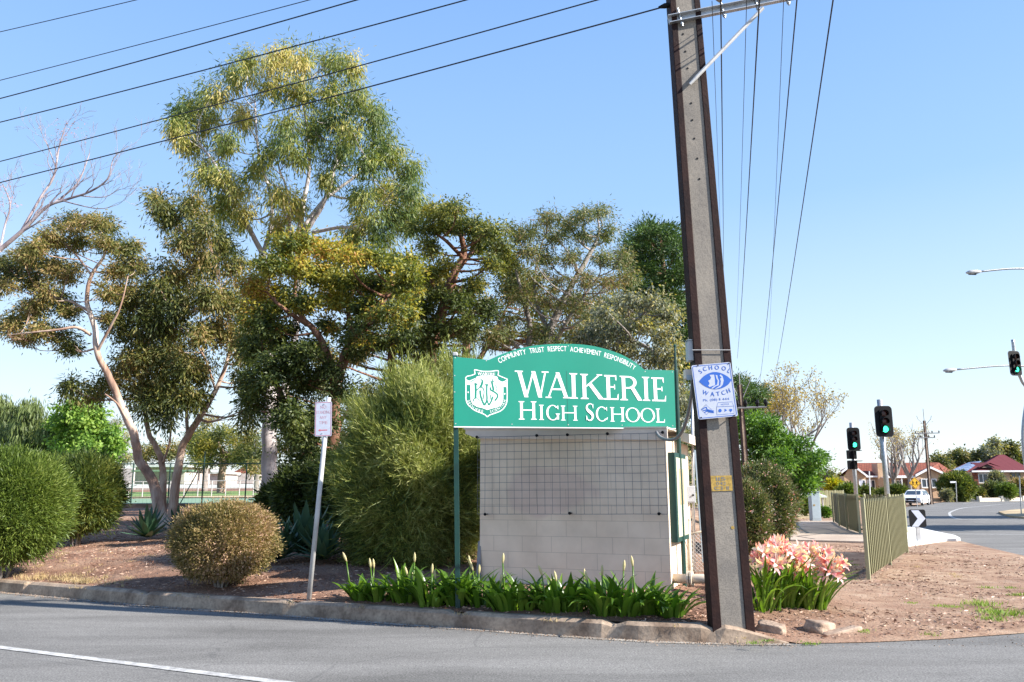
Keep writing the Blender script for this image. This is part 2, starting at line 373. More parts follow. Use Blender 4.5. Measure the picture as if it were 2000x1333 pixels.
def copy_thing(o, loc, rz=0, label=None, sc=1):
    c = o.copy(); COL.objects.link(c); c.location = loc; c.rotation_euler = (0, 0, rz); c.scale = (sc,) * 3
    if label: c['label'] = label
    for ch in o.children:
        d = ch.copy(); COL.objects.link(d); d.parent = c
        for g in ch.children: e = g.copy(); COL.objects.link(e); e.parent = d
    return c
# lettering with the built-in font, one glyph at a time
_gl = {}
def glyph(ch):
    if ch not in _gl:
        cu = bpy.data.curves.new('t', 'FONT'); cu.body = ch; cu.resolution_u = 3
        ob = bpy.data.objects.new('t', cu); COL.objects.link(ob)
        bpy.context.view_layer.update()
        me = bpy.data.meshes.new_from_object(ob.evaluated_get(bpy.context.evaluated_depsgraph_get()))
        pv = [(v.co.x, v.co.y) for v in me.vertices]
        _gl[ch] = [[pv[i] for i in p.vertices] for p in me.polygons]
        bpy.data.objects.remove(ob); bpy.data.curves.remove(cu); bpy.data.meshes.remove(me)
    return _gl[ch]
def layout(text, gap=.09, bold=0):
    """polys of a string with cap height about .7 of the unit, left at 0; returns (polys, width, per-letter centres)"""
    x = 0; out = []
    for ch in text:
        if ch == ' ': x += .34; continue
        g = glyph(ch); xs = [p[0] for po in g for p in po]; a, b_ = min(xs), max(xs)
        out.append(([[(u - a, v) for u, v in po] for po in g], x, b_ - a)); x += b_ - a + gap
    return out, x - gap
def text_line(text, x0, x1, yb, h, bold=0, gap=.09):
    L, wd = layout(text, gap); sx = (x1 - x0) / wd; sy = h / .69; out = []
    offs = [(0, 0)] if not bold else [(-bold, 0), (bold, 0)]
    for polys, x, _ in L:
        for po in polys:
            for ox, oy in offs: out.append([(x0 + ox + (x + u) * sx, yb + v * sy) for u, v in po])
    return out
def text_path(text, fn, h, xs=1.0, gap=.09):
    """fn(t 0..1) -> (x, y, angle): letters set along a curve"""
    L, wd = layout(text, gap); out = []; sc = h / .69
    for polys, x, ww in L:
        X, Y, A = fn((x + ww / 2) / wd); ca, sa = math.cos(A), math.sin(A)
        for po in polys:
            out.append([(X + (u - ww / 2) * sc * xs * ca - (v - .345) * sc * sa, Y + (u - ww / 2) * sc * xs * sa + (v - .345) * sc * ca) for u, v in po])
    return out
def ribbon(pts, ws):
    if not hasattr(ws, '__len__'): ws = [ws] * len(pts)
    out = []; L = []; Rr = []
    for i, (x, y) in enumerate(pts):
        a = pts[max(i - 1, 0)]; b_ = pts[min(i + 1, len(pts) - 1)]; dx, dy = b_[0] - a[0], b_[1] - a[1]; l = math.hypot(dx, dy) or 1
        nx, ny = -dy / l * ws[i] / 2, dx / l * ws[i] / 2
        L.append((x + nx, y + ny)); Rr.append((x - nx, y - ny))
    for i in range(len(pts) - 1): out.append([Rr[i], Rr[i + 1], L[i + 1], L[i]])
    return out
def curve(pts, n=6):
    out = []
    P_ = [pts[0]] + list(pts) + [pts[-1]]
    for i in range(1, len(P_) - 2):
        a, b_, c, d = P_[i - 1:i + 3]
        for k in range(n):
            t = k / n
            out.append(tuple(.5 * ((2 * b_[j]) + (-a[j] + c[j]) * t + (2 * a[j] - 5 * b_[j] + 4 * c[j] - d[j]) * t * t + (-a[j] + 3 * b_[j] - 3 * c[j] + d[j]) * t ** 3) for j in range(len(b_))))
    out.append(tuple(pts[-1])); return out
# serif capitals: unit height, width w
def serif(ch, w):
    T, t_ = .155, .06; s_ = .045; o = []
    def stem(x, y0=0, y1=1, th=T, ser=(1, 1), sw=.09):
        o.append([(x - th / 2, y0), (x + th / 2, y0), (x + th / 2, y1), (x - th / 2, y1)])
        for k, yy, sg in ((ser[0], y0, 1), (ser[1], y1, -1)):
            if k: o.append([(x - th / 2 - sw, yy), (x + th / 2 + sw, yy), (x + th / 2 + sw, yy + sg * s_ * .7), (x + th / 2, yy + sg * s_ * 1.5), (x - th / 2, yy + sg * s_ * 1.5), (x - th / 2 - sw, yy + sg * s_ * .7)][::1 if sg > 0 else -1])
    def dia(x0, y0, x1, y1, th): o.append([(x0 - th / 2, y0), (x1 - th / 2, y1), (x1 + th / 2, y1), (x0 + th / 2, y0)][::1 if y0 > y1 else -1])
    def bar(x0, x1, y, th=t_): o.append([(x0, y - th / 2), (x1, y - th / 2), (x1, y + th / 2), (x0, y + th / 2)])
    def ser(x, y, hw=.13): o.append([(x - hw, y - s_ / 2), (x + hw, y - s_ / 2), (x + hw, y + s_ / 2), (x - hw, y + s_ / 2)])
    if ch == 'I': stem(w / 2)
    elif ch == 'H': stem(.09 + T / 2); stem(w - .09 - T / 2); bar(.09 + T, w - .09 - T, .52)
    elif ch == 'E':
        stem(.09 + T / 2, ser=(0, 0)); x = .09 + T
        o.append([(0, 0), (w - .02, 0), (w - .02, t_), (0, t_)]); o.append([(0, 1 - t_), (w - .08, 1 - t_), (w - .08, 1), (0, 1)])
        bar(x, w * .78, .52)
        o.append([(w - .07, 0), (w, 0), (w + .015, .25), (w - .02, .22)]); o.append([(w - .13, 1), (w - .10, .8), (w - .06, .78), (w - .06, 1)])
        o.append([(w * .78 - .04, .42), (w * .78, .42), (w * .78, .62), (w * .78 - .04, .62)])
    elif ch == 'L':
        stem(.09 + T / 2, ser=(0, 1)); o.append([(0, 0), (w - .02, 0), (w - .02, t_), (0, t_)]); o.append([(w - .08, 0), (w, 0), (w + .01, .26), (w - .02, .24)])
    elif ch == 'W':
        q = w; dia(.13, 1, q * .31, 0, T); dia(q * .53, 1, q * .31, 0, t_ * 1.1); dia(q * .53, 1, q * .73, 0, T); dia(q - .13, 1, q * .73, 0, t_ * 1.1)
        ser(.12, .98, .16); ser(q - .14, .98, .14)
    elif ch == 'A':
        dia(w / 2, 1, .12, 0, t_ * 1.1); dia(w / 2, 1, w - .16, 0, T); bar(w * .27, w * .72, .34); ser(.12, s_ / 2, .12); ser(w - .15, s_ / 2, .15)
    elif ch == 'K':
        stem(.09 + T / 2); dia(w - .13, 1, .25, .50, t_ * 1.4); o.append([(.32, .60), (w - .20, 0), (w + .01, 0), (.45, .68)]); ser(w - .15, 1 - s_ / 2, .12); ser(w - .06, s_ / 2, .12)
    elif ch == 'R':
        stem(.09 + T / 2); x = .09 + T; cx = x + .12
        pts = [(x, .97), (cx, .97)] + [(cx + (w * .34) * math.sin(a), .74 + .23 * math.cos(a)) for a in [R(d) for d in range(15, 181, 15)]] + [(x, .51)]
        ws = [t_] * 2 + [t_ + (T * .95 - t_) * math.sin(R(d)) ** 2 for d in range(15, 181, 15)] + [t_]
        o.extend(ribbon(pts, ws)); o.append([(w * .50, .52), (w - .14, 0), (w + .05, 0), (w * .50 + .17, .54)])
    elif ch in 'OCG':
        a0, a1 = {'O': (0, 360), 'C': (42, 318), 'G': (42, 315)}[ch]; n = 30
        def pt(a, k): return (w / 2 + (w / 2 - (T * .95 if k else 0)) * math.cos(a), .5 + ((.52 - (.055 if k else 0)) * math.sin(a)))
        for i in range(n):
            p, q = R(a0 + (a1 - a0) * i / n), R(a0 + (a1 - a0) * (i + 1) / n)
            o.append([pt(p, 1), pt(p, 0), pt(q, 0), pt(q, 1)])
        if ch in 'CG': o.append([(w * .86, .98), (w * .84, .80), (w * .93, .70), (w * .93, .98)])
        if ch == 'C': o.append([(w * .82, .16), (w * .93, .10), (w * .97, .28), (w * .93, .28)])
        if ch == 'G': stem(w * .88, .05, .44, T, (0, 1), .08)
    elif ch == 'S':
        c = curve([(.90, .80), (.78, .96), (.50, 1.0), (.20, .90), (.14, .72), (.35, .57), (.66, .44), (.84, .26), (.72, .07), (.42, 0), (.16, .08), (.06, .26)], 4)
        n = len(c); ws = [.05 + .13 * math.exp(-((i / n - .5) / .2) ** 2) for i in range(n)]
        o.extend(ribbon([(x * w, .03 + y * .95) for x, y in c], ws))
        o.append([(w * .86, .97), (w * .88, .72), (w * .93, .72), (w * .93, .97)]); o.append([(w * .03, .04), (w * .08, .04), (w * .09, .3), (w * .03, .3)])
    return o

# ================================================================== THE SETTING
def sheet(name, pts, z, m, kind='structure'):
    b = MB(); b.add([(p[0], p[1], z) for p in pts], [tuple(range(len(pts)))])
    o = b.build(name, m); props(o, kind=kind); return o
sheet('ground', [(-1500, -600), (1500, -600), (1500, 2500), (-1500, 2500)], -.35, 'earth')
sheet('road', [(-260, -120), (420, -120), (420, 300), (-260, 300)], 0, 'asphalt')
def gp(x, y, z=0.0): p = G(x, y, z); return (p.x, p.y)
EDGE = [(2.8, 8.22), (3.5, 8.27), (4.3, 8.42), (5.2, 8.7), (6.0, 9.0), (7.5, 9.7), (9, 11.3), (10.2, 14), (11.3, 18.2), gp(1876, 1061), gp(1832, 1046.5), gp(1799, 1039), gp(1771, 1035), (17.5, 37), gp(1768, 991), gp(1823, 984), gp(1886, 976.5), gp(2000, 971), (200, 250)]
bd = [(x, kerb_y(x) + .15) for x in [-200, -150, -100, -60] + [(-60 + i * 2) for i in range(1, 25)] + [-12 + .4 * i for i in range(37)]] + EDGE + [(400, 600), (-200, 600)]
bd[0] = (-200, 110)
dd = []
for a, c in zip(bd, bd[1:] + bd[:1]):
    L = math.hypot(a[0] - c[0], a[1] - c[1]); n = max(1, int(L / (.4 if a[1] < 14 and a[0] > -12 else 2.5 if a[1] < 60 else 40)))
    dd += [(lerp(a[0], c[0], i / n), lerp(a[1], c[1], i / n)) for i in range(n)]
pts = list(dd)
for st, x0, x1, y0, y1 in ((.33, -13, 12, 8.2, 17), (1.2, -30, 30, 17, 45), (1.2, -30, -13, 10, 17), (6, -110, 110, 45, 160), (40, -190, 380, 160, 590)):
    x = x0
    while x < x1:
        y = y0
        while y < y1:
            if y > kerb_y(min(x, 2.8)) + .4: pts.append((x + random.uniform(-.3, .3) * st, y + random.uniform(-.3, .3) * st))
            y += st
        x += st
vo_, _, fo_, *_r = delaunay_2d_cdt([V(p) for p in pts], [(i, (i + 1) % len(dd)) for i in range(len(dd))], [], 1, 1e-4)
b = MB(); b.v = [(p.x, p.y, max(.006, H(p.x, p.y))) for p in vo_]; b.f = [tuple(f) for f in fo_]
land = b.build('earth_bank', 'earth', smooth=True); props(land, kind='structure')
if sum(p.normal.z for p in land.data.polygons[:50]) < 0: land.data.flip_normals()

# kerb along the near road, in cast lengths with open joints, sinking to the road beside the pole
kpts = []
x = -60
while x < 2.82: kpts.append(x); x += .35 if x < -12 else .12
lens_ = 0; b = MB(); seg = []
def kdir(x): a = kerb_y(x - .1); c = kerb_y(x + .1); v = V((.2, c - a, 0)).normalized(); return v, V((-v.y, v.x, 0))
joints = [gp(z_, 1200)[0] for z_ in ()] + [-7.2, -4.95, -2.7, -.62, 1.02, 1.98]
def kprof(x):
    hgt = .165 * (1 - sst(2.05, 2.8, x)) + .004 + .004 * noise.noise(V((x * 2.2, 5, 0))) * (1 if x < 2.3 else .2)
    k = 1
    for j in joints:
        if abs(x - j) < .05: k = .80
    v, n = kdir(x); o = V((x, kerb_y(x), 0)); jit = .003 * noise.noise(V((x * 4, 1, 3)))
    return [o + n * (jit) + V((0, 0, -.05)), o + n * (.018 + jit + (1 - k) * .1) + V((0, 0, hgt * .82 * k)), o + n * (.055) + V((0, 0, hgt * k)), o + n * .17 + V((0, 0, hgt * k - .004)), o + n * .19 + V((0, 0, -.05))]
xs = sorted(set(kpts + [j + d for j in joints for d in (-.02, -.01, .01, .02)]))
rows = [kprof(x) for x in xs]; b = MB(); b.v = [tuple(p) for r in rows for p in r]
for i in range(len(rows) - 1):
    for k in range(4): a = i * 5 + k; b.f.append((a, a + 5, a + 6, a + 1))
props(b.build('kerb', 'kerb'), kind='structure')
b = MB()
rows = []
for x in xs:
    v, n = kdir(x); o = V((x, kerb_y(x), 0)); wv = .085 + .05 * noise.noise(V((x * 1.7, 9, 0)))
    rows += [o - n * wv + V((0, 0, .004)), o + n * .03 + V((0, 0, .004))]
b.v = [tuple(p) for p in rows]; b.f = [(2 * i, 2 * i + 2, 2 * i + 3, 2 * i + 1) for i in range(len(xs) - 1)]
props(b.build('gutter', 'gutter'), kind='structure')
def stripe(name, pl, w_, z=.006):
    b = MB()
    for po in ribbon(pl, w_): b.add([(x, y, z) for x, y in po], [(0, 1, 2, 3)])
    return props(b.build(name, 'line'), kind='structure')
stripe('road_marking', [(-40, 24.9), (-20, 15.36), (-4.98, 8.17), (-1.84, 6.70), (1.2, 5.2)], .10)
# markings of the crossroad
def gpl(l): return [gp(*q) for q in l]
stripe('edge_line', gpl([(1700, 1043), (1800, 1043), (1900, 1044), (2000, 1045), (2300, 1048)]), .13)
stripe('turn_line', curve(gpl([(2200, 976), (2000, 983), (1920, 989), (1880, 993), (1858, 1000), (1855, 1006), (1866, 1013), (1900, 1016), (2000, 1018), (2200, 1020)]), 5), .14)
b = MB()
for x0, x1 in ((1836, 1846), (1864, 1884), (1913, 1933), (1962, 1985), (2015, 2040)):
    p, q = gp(x0, 1030.5), gp(x1, 1031)
    for po in ribbon([p, q], .12): b.add([(x, y, .006) for x, y in po], [(0, 1, 2, 3)])
for x0, x1, y0, y1 in ((1880, 1900, 984, 982), (1940, 1960, 979, 977.5)):
    for po in ribbon([gp(x0, y0), gp(x1, y1)], .14): b.add([(x, y, .006) for x, y in po], [(0, 1, 2, 3)])
props(b.build('lane_dashes', 'line'), kind='structure')
# concrete kerb ramp at the corner, footpath, dusty patches, median
def slab(name, pl, z0, z1, m):
    b = MB(); n = len(pl); b.v = [(x, y, z) for z in (z0, z1) for x, y in pl]
    b.f = [tuple(range(n, 2 * n))] + [(i, (i + 1) % n, n + (i + 1) % n, n + i) for i in range(n)]
    return props(b.build(name, m, bevel=.02), kind='structure')
slab('corner_pavement', [gp(1762, 1074), gp(1800, 1068), gp(1850, 1061), gp(1870, 1061.5), gp(1876, 1059), gp(1867, 1054), gp(1829, 1045.5), gp(1799, 1038.5), gp(1771, 1035), gp(1752, 1040)], -.05, .125, 'island')
pathp = [gp(1543, 1056, .07), gp(1700, 1060, .07), (10.4, 23.6), gp(1632, 1019, .07), gp(1545, 1019, .07)]
slab('footpath', pathp, 0, .10, 'footpath')
b = MB()
for a, c, in ((G(1547, 1026, .104), G(1556, 1053, .104)),):
    q = [(a.x, a.y), (a.x + .15, lerp(a.y, c.y, .35)), (a.x - .25, lerp(a.y, c.y, .6)), (c.x + .45, lerp(a.y, c.y, .85)), (c.x + .5, c.y)]
    for po in ribbon(q, .06): b.add([(x, y, .104) for x, y in po], [(0, 1, 2, 3)])
props(b.build('tar_seam', 'cable'), kind='structure')
slab('dry_verge', [(13.4, 39.5), (14.5, 39.5), (17, 47), (17.5, 56), (8, 56), (11.2, 39.5)], 0, .08, 'drygrass')
slab('median', gpl([(1950, 1003), (1972, 999.5), (2000, 997), (2120, 994), (2300, 1012), (2000, 1014), (1972, 1011)]), -.05, .10, 'drygrass')
slab('far_verge', gpl([(1769, 989.5), (1768, 984), (1840, 979), (1822, 983)]), 0, .07, 'sand')
# far side ground beyond the garden: court, lawn
def lay(name, pl, dz, m, kind='structure', st=1.0):
    """a sheet draped dz above the ground"""
    n = 14; q = [(lerp(lerp(pl[0][0], pl[1][0], i / n), lerp(pl[3][0], pl[2][0], i / n), j / n), lerp(lerp(pl[0][1], pl[1][1], i / n), lerp(pl[3][1], pl[2][1], i / n), j / n)) for j in range(n + 1) for i in range(n + 1)]
    b = MB(); b.v = [(x, y, H(x, y) + dz) for x, y in q]; b.f = [(j * (n + 1) + i, j * (n + 1) + i + 1, (j + 1) * (n + 1) + i + 1, (j + 1) * (n + 1) + i) for j in range(n) for i in range(n)]
    return props(b.build(name, m), kind=kind)
lay('tennis_court', [(-28, 30.5), (-8.5, 30.5), (-9, 42), (-32, 42)], .06, 'court')
lay('dry_strip', [(-40, 42.1), (-8, 42.1), (-8, 48), (-42, 48)], .07, 'drygrass')
lay('lawn', [(-46, 48.1), (-10, 48.1), (-12, 72), (-64, 72)], .08, 'lawn')

# ================================================================== THE SCHOOL SIGN
A0, B0 = P(887, 833, 9.5), P(1320, 836.5, 10.35)
SF = Frame(A0, B0 - A0); SW = (B0 - A0).length
root = thing('school_sign', (A0.x, A0.y, H(A0.x, A0.y)), 'large green school name board with arched top on two posts above the block wall', 'sign')
out = [(885.5, 697), (954.5, 703.5)] + curve([(954.5, 703.5), (986, 690), (1018, 680.5), (1056, 674), (1112, 672), (1160, 676.5), (1207, 690), (1238, 706.5), (1258.5, 722.5)], 5)[1:] + [(1316.5, 723.8)]
op = [(0, 0), (SW, 0)] + [SF.uv(*q) for q in out[::-1]]
b = MB(); b.prism(op, SF, -.028, 0); b.build('board', 'green', root)
b = MB(); b.box(SF.p(SW / 2, -.006, -.018), (SW, .034, .012), m=Matrix((SF.u, -SF.n, SF.v)).transposed())
b.build('bottom_trim', 'white', root)
Lt = MB(); zz = [.0015]
def put(polys, d=None):
    for po in polys: Lt.flat([po], SF, (zz[0] if d is None else d))
    zz[0] += .0003
def words(rows, line_top, line_bot, small=None):
    for ch, x0, x1, big in rows:
        xm = (x0 + x1) / 2
        lb, rb = (line_bot[0], line_bot[1]); lt_, rt = line_top
        yb = lerp(lb[1], rb[1], (xm - lb[0]) / (rb[0] - lb[0])); yt = lerp(lt_[1], rt[1], (xm - lt_[0]) / (rt[0] - lt_[0]))
        if not big: yt = yb + (yt - yb) * .83
        u0, v0 = SF.uv(x0, yb); u1, _ = SF.uv(x1, yb); _, v1 = SF.uv(xm, yt); h = v1 - v0; vb = SF.uv(xm, yb)[1]; h = v1 - vb
        for po in serif(ch, (u1 - u0) / h): Lt.flat([[(u0 + a * h, vb + c * h) for a, c in po]], SF, zz[0]); zz[0] += .00012
        zz[0] = .0015 + (zz[0] - .0015) % .0022
K = lambda x: x / 3.1742 + 860
Ky = lambda y: y / 3.1738 + 640
words([(c, K(a), K(d), 1) for c, a, d in (('W', 470, 674), ('A', 652, 806), ('I', 806, 850), ('K', 870, 1012), ('E', 1020, 1104), ('R', 1116, 1244), ('I', 1252, 1304), ('E', 1313, 1398))],
      ((K(470), Ky(266)), (K(1398), Ky(313))), ((K(470), Ky(430)), (K(1398), Ky(459))))
words([(c, K(a), K(d), g_) for c, a, d, g_ in (('H', 486, 598, 1), ('I', 612, 643, 0), ('G', 657, 738, 0), ('H', 748, 852, 0), ('S', 903, 953, 1), ('C', 965, 1040, 0), ('H', 1054, 1145, 0), ('O', 1150, 1238, 0), ('O', 1242, 1332, 0), ('L', 1338, 1391, 0))],
      ((K(486), Ky(456)), (K(1391), Ky(487))), ((K(486), Ky(570)), (K(1391), Ky(590))))
Lt.build('lettering', 'white', root)
# motto set along the arch
Lt = MB()
mot = curve([(360, 208), (440, 172), (528, 150), (600, 140), (720, 131), (800, 134), (900, 145), (985, 161), (1060, 183), (1140, 212), (1208, 252)], 8)
mot = [SF.uv(K(x), Ky(y)) for x, y in mot]
cl = [0]
for a, c in zip(mot, mot[1:]): cl.append(cl[-1] + math.hypot(a[0] - c[0], a[1] - c[1]))
def along(t, pts=mot, cl=cl):
    s_ = min(max(t, 0), 1) * cl[-1]
    for i in range(len(pts) - 1):
        if cl[i + 1] >= s_ - 1e-9:
            k = (s_ - cl[i]) / (cl[i + 1] - cl[i]); a, c = pts[i], pts[i + 1]
            return lerp(a[0], c[0], k), lerp(a[1], c[1], k), math.atan2(c[1] - a[1], c[0] - a[0])
    return (*pts[-1], 0)
Lx, wd = layout('COMMUNITY  TRUST  RESPECT  ACHIEVEMENT  RESPONSIBILITY', .1)
hh = .064; xs_ = cl[-1] / (wd * hh / .69)
full = 'COMMUNITY  TRUST  RESPECT  ACHIEVEMENT  RESPONSIBILITY'
for wd1 in full.split():
    i0 = full.index(wd1); pre = layout(full[:i0] + wd1[0], .1)[0][-1][1] if i0 else 0; ww1 = layout(wd1, .1)[1]
    Lt = MB(); Lt.flat(text_path(wd1, lambda t, p_=pre, w1_=ww1: along((p_ + t * w1_) / wd), hh, xs_, .1), SF, .002); Lt.build('motto_word', 'white', root)
# crest
Q = lambda x, y: SF.uv(x / 8.332 + 880, y / 8.331 + 680)
em = MB()
def rib(pts, wpx, d, sm=1, b_=None):
    q = [Q(*p) for p in (curve(pts, 6) if sm else pts)]
    ww = [v / 8.332 * .0065 for v in wpx] if hasattr(wpx, '__len__') else wpx / 8.332 * .0065
    if hasattr(ww, '__len__') and len(ww) != len(q): ww = [ww[min(len(ww) - 1, int(i / len(q) * len(ww)))] for i in range(len(q))]
    (b_ or em).flat(ribbon(q, ww), SF, d)
outer = [(250, 520), (250, 700), (252, 840), (275, 910), (325, 965), (400, 1020), (500, 1060), (560, 1088), (596, 1122)]
outer_r = [(596, 1122), (640, 1090), (720, 1062), (820, 1020), (880, 960), (912, 890), (920, 800), (920, 680), (918, 540)]
rib(outer, 15, .0020); rib(outer_r, 15, .0022)
rib([(250, 520), (246, 490), (268, 462), (330, 450), (395, 425)], 14, .0024); rib([(250, 515), (300, 540), (330, 530), (400, 500)], 12, .0026)
rib([(918, 545), (922, 510), (890, 495), (830, 470), (775, 445)], 14, .0024); rib([(915, 520), (880, 545), (830, 555), (770, 520)], 12, .0026)
rib([(395, 430), (395, 400), (388, 362), (415, 358), (500, 378), (585, 383), (670, 380), (740, 370), (775, 375), (778, 400), (770, 450)], 15, .0028)
shield = [(322, 560), (400, 520), (420, 470), (500, 450), (585, 452), (680, 452), (760, 470), (775, 520), (858, 575), (858, 700), (856, 850), (830, 920), (760, 965), (680, 985), (596, 1010), (520, 980), (430, 960), (355, 915), (325, 850)]
sp = [Q(*p) for p in shield]; cx_ = sum(p[0] for p in sp) / len(sp); cy_ = sum(p[1] for p in sp) / len(sp)
em.flat([[sp[i], (cx_, cy_), sp[(i + 1) % len(sp)]] for i in range(len(sp))], SF, .0030)
em.flat([[Q(255, 530), Q(255, 600), Q(322, 600), Q(322, 540)]], SF, .0018); em.flat([[Q(860, 560), Q(860, 630), Q(918, 640), Q(918, 560)]], SF, .0018)
wk = [SF.uv(x / 8.332 + 880, y / 8.331 + 680) for x, y in ((440, 442), (725, 445))]
em.flat(text_line('WAIKERIE', wk[0][0], wk[1][0], wk[0][1], .034, bold=.0015), SF, .0034)
def pathfn(pts):
    q = [Q(*p) for p in curve(pts, 6)]; c = [0]
    for a, d in zip(q, q[1:]): c.append(c[-1] + math.hypot(a[0] - d[0], a[1] - d[1]))
    return lambda t: along(t, q, c)
em.flat(text_path('SEQUERE', pathfn([(288, 850), (305, 905), (350, 955), (410, 1000), (470, 1022), (530, 1035)]), .034, 1.05, .16), SF, .0034)
em.flat(text_path('SCIENTIAM', pathfn([(640, 1038), (700, 1025), (770, 990), (830, 945), (872, 895), (888, 845)]), .032, .92, .12), SF, .0034)
for cx, cy in ((286, 722), (880, 748)): em.flat([[Q(cx + 11 * math.cos(a), cy + 13 * math.sin(a)) for a in [R(-d) for d in range(0, 360, 30)]]], SF, .0034)
em.build('crest', 'white', root)
mo = MB()
for pts_, wv in (([(405, 590), (408, 700), (405, 820)], 34), ([(388, 585), (440, 590)], 22), ([(405, 800), (440, 830), (465, 850), (462, 885)], 10), ([(410, 820), (380, 830), (372, 860), (390, 870)], 14),
                 ([(388, 590), (398, 575), (408, 590)], 14), ([(520, 545), (505, 600), (480, 640)], 34), ([(490, 495), (500, 520), (535, 540)], 16), ([(425, 690), (455, 655), (500, 640), (535, 670), (545, 720), (535, 790), (530, 830)], 16),
                 ([(480, 690), (485, 760), (510, 850), (550, 935)], 30), ([(550, 935), (590, 850), (588, 720), (590, 605)], 26), ([(560, 600), (615, 600)], 22), ([(592, 850), (620, 930)], 22), ([(620, 935), (660, 870), (690, 790)], 24),
                 ([(690, 500), (672, 520), (700, 545), (645, 548)], 14), ([(670, 550), (685, 620), (700, 690)], 30), ([(745, 575), (735, 620), (755, 650), (745, 700)], 12), ([(650, 640), (650, 680), (700, 710), (755, 750), (765, 790), (740, 835), (715, 858)], 26),
                 ([(665, 760), (645, 780), (655, 810), (650, 840)], 14)):
    rib(pts_, wv, .0040 + .00015 * (len(mo.v) % 7), 1, mo)
mo.build('monogram', 'green', root)
# the panel joints and posts
for px in (1107,):
    u = SF.uv(px, 760)[0]; j = MB(); j.flat([[(u, .0), (u + .004, .0), (u + .004, .70), (u, .70)]], SF, .001)
    j.build('panel_joint', 'dkgreen', root)
def post(px, ptop, pbase, Y, w_, name='post', m='dkgreen', cap='galvpale', root=None):
    t_ = P(px, ptop, Y); x2 = P(pbase[0], pbase[1], Y); g = H(x2.x, Y) - .1
    bx_ = lerp(t_.x, x2.x, (t_.z - g) / max(.01, t_.z - x2.z))
    b = MB(); q = w_ / 2; b.v = [(x + i, Y + j, z) for x, z in ((bx_, g), (t_.x, t_.z)) for i, j in ((-q, -q), (q, -q), (q, q), (-q, q))]
    b.f = [(0, 1, 5, 4), (1, 2, 6, 5), (2, 3, 7, 6), (3, 0, 4, 7), (4, 5, 6, 7)]
    o = b.build(name, m, root)
    c = MB(); c.box((t_.x, Y, t_.z + .01), (w_ + .006, w_ + .006, .05)); c.build('post_cap', cap, o, bevel=.012)
post(889, 694, (893.5, 1100), 9.56, .055, root=root)
b = MB(); e = P(1318, 677, 10.42); b.tube([(e.x, e.y, H(e.x, e.y) - .1), e - V((0, 0, .32)), e - V((0, 0, .30)), e], [.028, .028, .02, .012], 10); e2 = e
pr = b.build('post', 'dkgreen', root)
b = MB(); b.tube([e - V((0, 0, .01)), e + V((0, 0, .012)), e + V((0, 0, .03))], [.018, .022, .004], 8); b.build('post_cap', 'dkgreen', pr)
b = MB()
for px, py in ((889, 699), (950, 705), (1110, 676), (1260, 726), (1313, 727), (890, 828), (1000, 829), (1110, 830), (1215, 831), (1314, 832), (888, 734), (888, 766)):
    q = SF.uv(px, py); b = MB(); b.flat([[(q[0] + .007 * math.cos(R(a)), q[1] + .007 * math.sin(R(a))) for a in range(0, 360, 60)]], SF, .002)
    b.build('rivet', 'galvpale', root)

# ================================================================== THE BLOCK BUILDING
WL, WR = P(937, 1100, 10.9), P(1309, 1100, 10.0)
g0 = .12
HF = Frame((WL.x, WL.y, .30), (WR.x - WL.x, WR.y - WL.y, 0)); HW = (V((WR.x, WR.y, 0)) - V((WL.x, WL.y, 0))).length
HD = 1.75
house = thing('block_pump_house', (WL.x, WL.y, .15), 'small cream painted block building with wire mesh on its front wall', 'building')
def fr_box(b, fr, u0, u1, v0, v1, n0, n1): b.prism([(u0, v0), (u1, v0), (u1, v1), (u0, v1)], fr, n0, n1)
zt_l, zt_r = P(937, 856, 10.9).z - .30, P(1302, 857, 10.0).z - .30
b = MB(); b.prism([(0, -.3), (HW, -.3), (HW, zt_r), (0, zt_l)], HF, -HD, 0)
def wuv(v):
    d = v - HF.o; u, vv, n = d.dot(HF.u), d.dot(HF.v), d.dot(HF.n)
    return (u, vv) 
b.uv = wuv; wall = b.build('wall', 'block', house)
# side courses: separate uv so the joints run on round the corner
b = MB(); SD = Frame(HF.p(HW + .002, 0, 0), -HF.n); b.add([SD.p(0, -.3), SD.p(HD, -.3), SD.p(HD, zt_r), SD.p(0, zt_r)], [(0, 1, 2, 3)])
b.uv = lambda v: ((v - SD.o).dot(SD.u) + .2, (v - SD.o).dot(SD.v)); b.build('side_wall', 'block', house)
b = MB()
uL, uR = SFu = (HF.uv(911, 845)[0], HW + .03)
b.prism([(uL, zt_l + .06), (uL + .19, zt_l - .01), (uR, zt_r - .02), (uR, zt_r + .125), (uL, zt_l + .12)], HF, .0, .035)
b.build('fascia', 'fascia', house)
b = MB(); b.prism([(uL - .02, zt_l + .12), (uR + .0, zt_r + .126), (uR + .0, zt_r + .146), (uL - .02, zt_l + .14)], HF, -HD - .05, .05)
b.build('roof', 'cream', house)
b = MB(); b.prism([(HW + .031, zt_r + .02), (HW + .20, zt_r - .03), (HW + .20, zt_r + .09), (HW + .031, zt_r + .125)], HF, -HD - .25, -.62)
b.build('eave', 'cream', house)
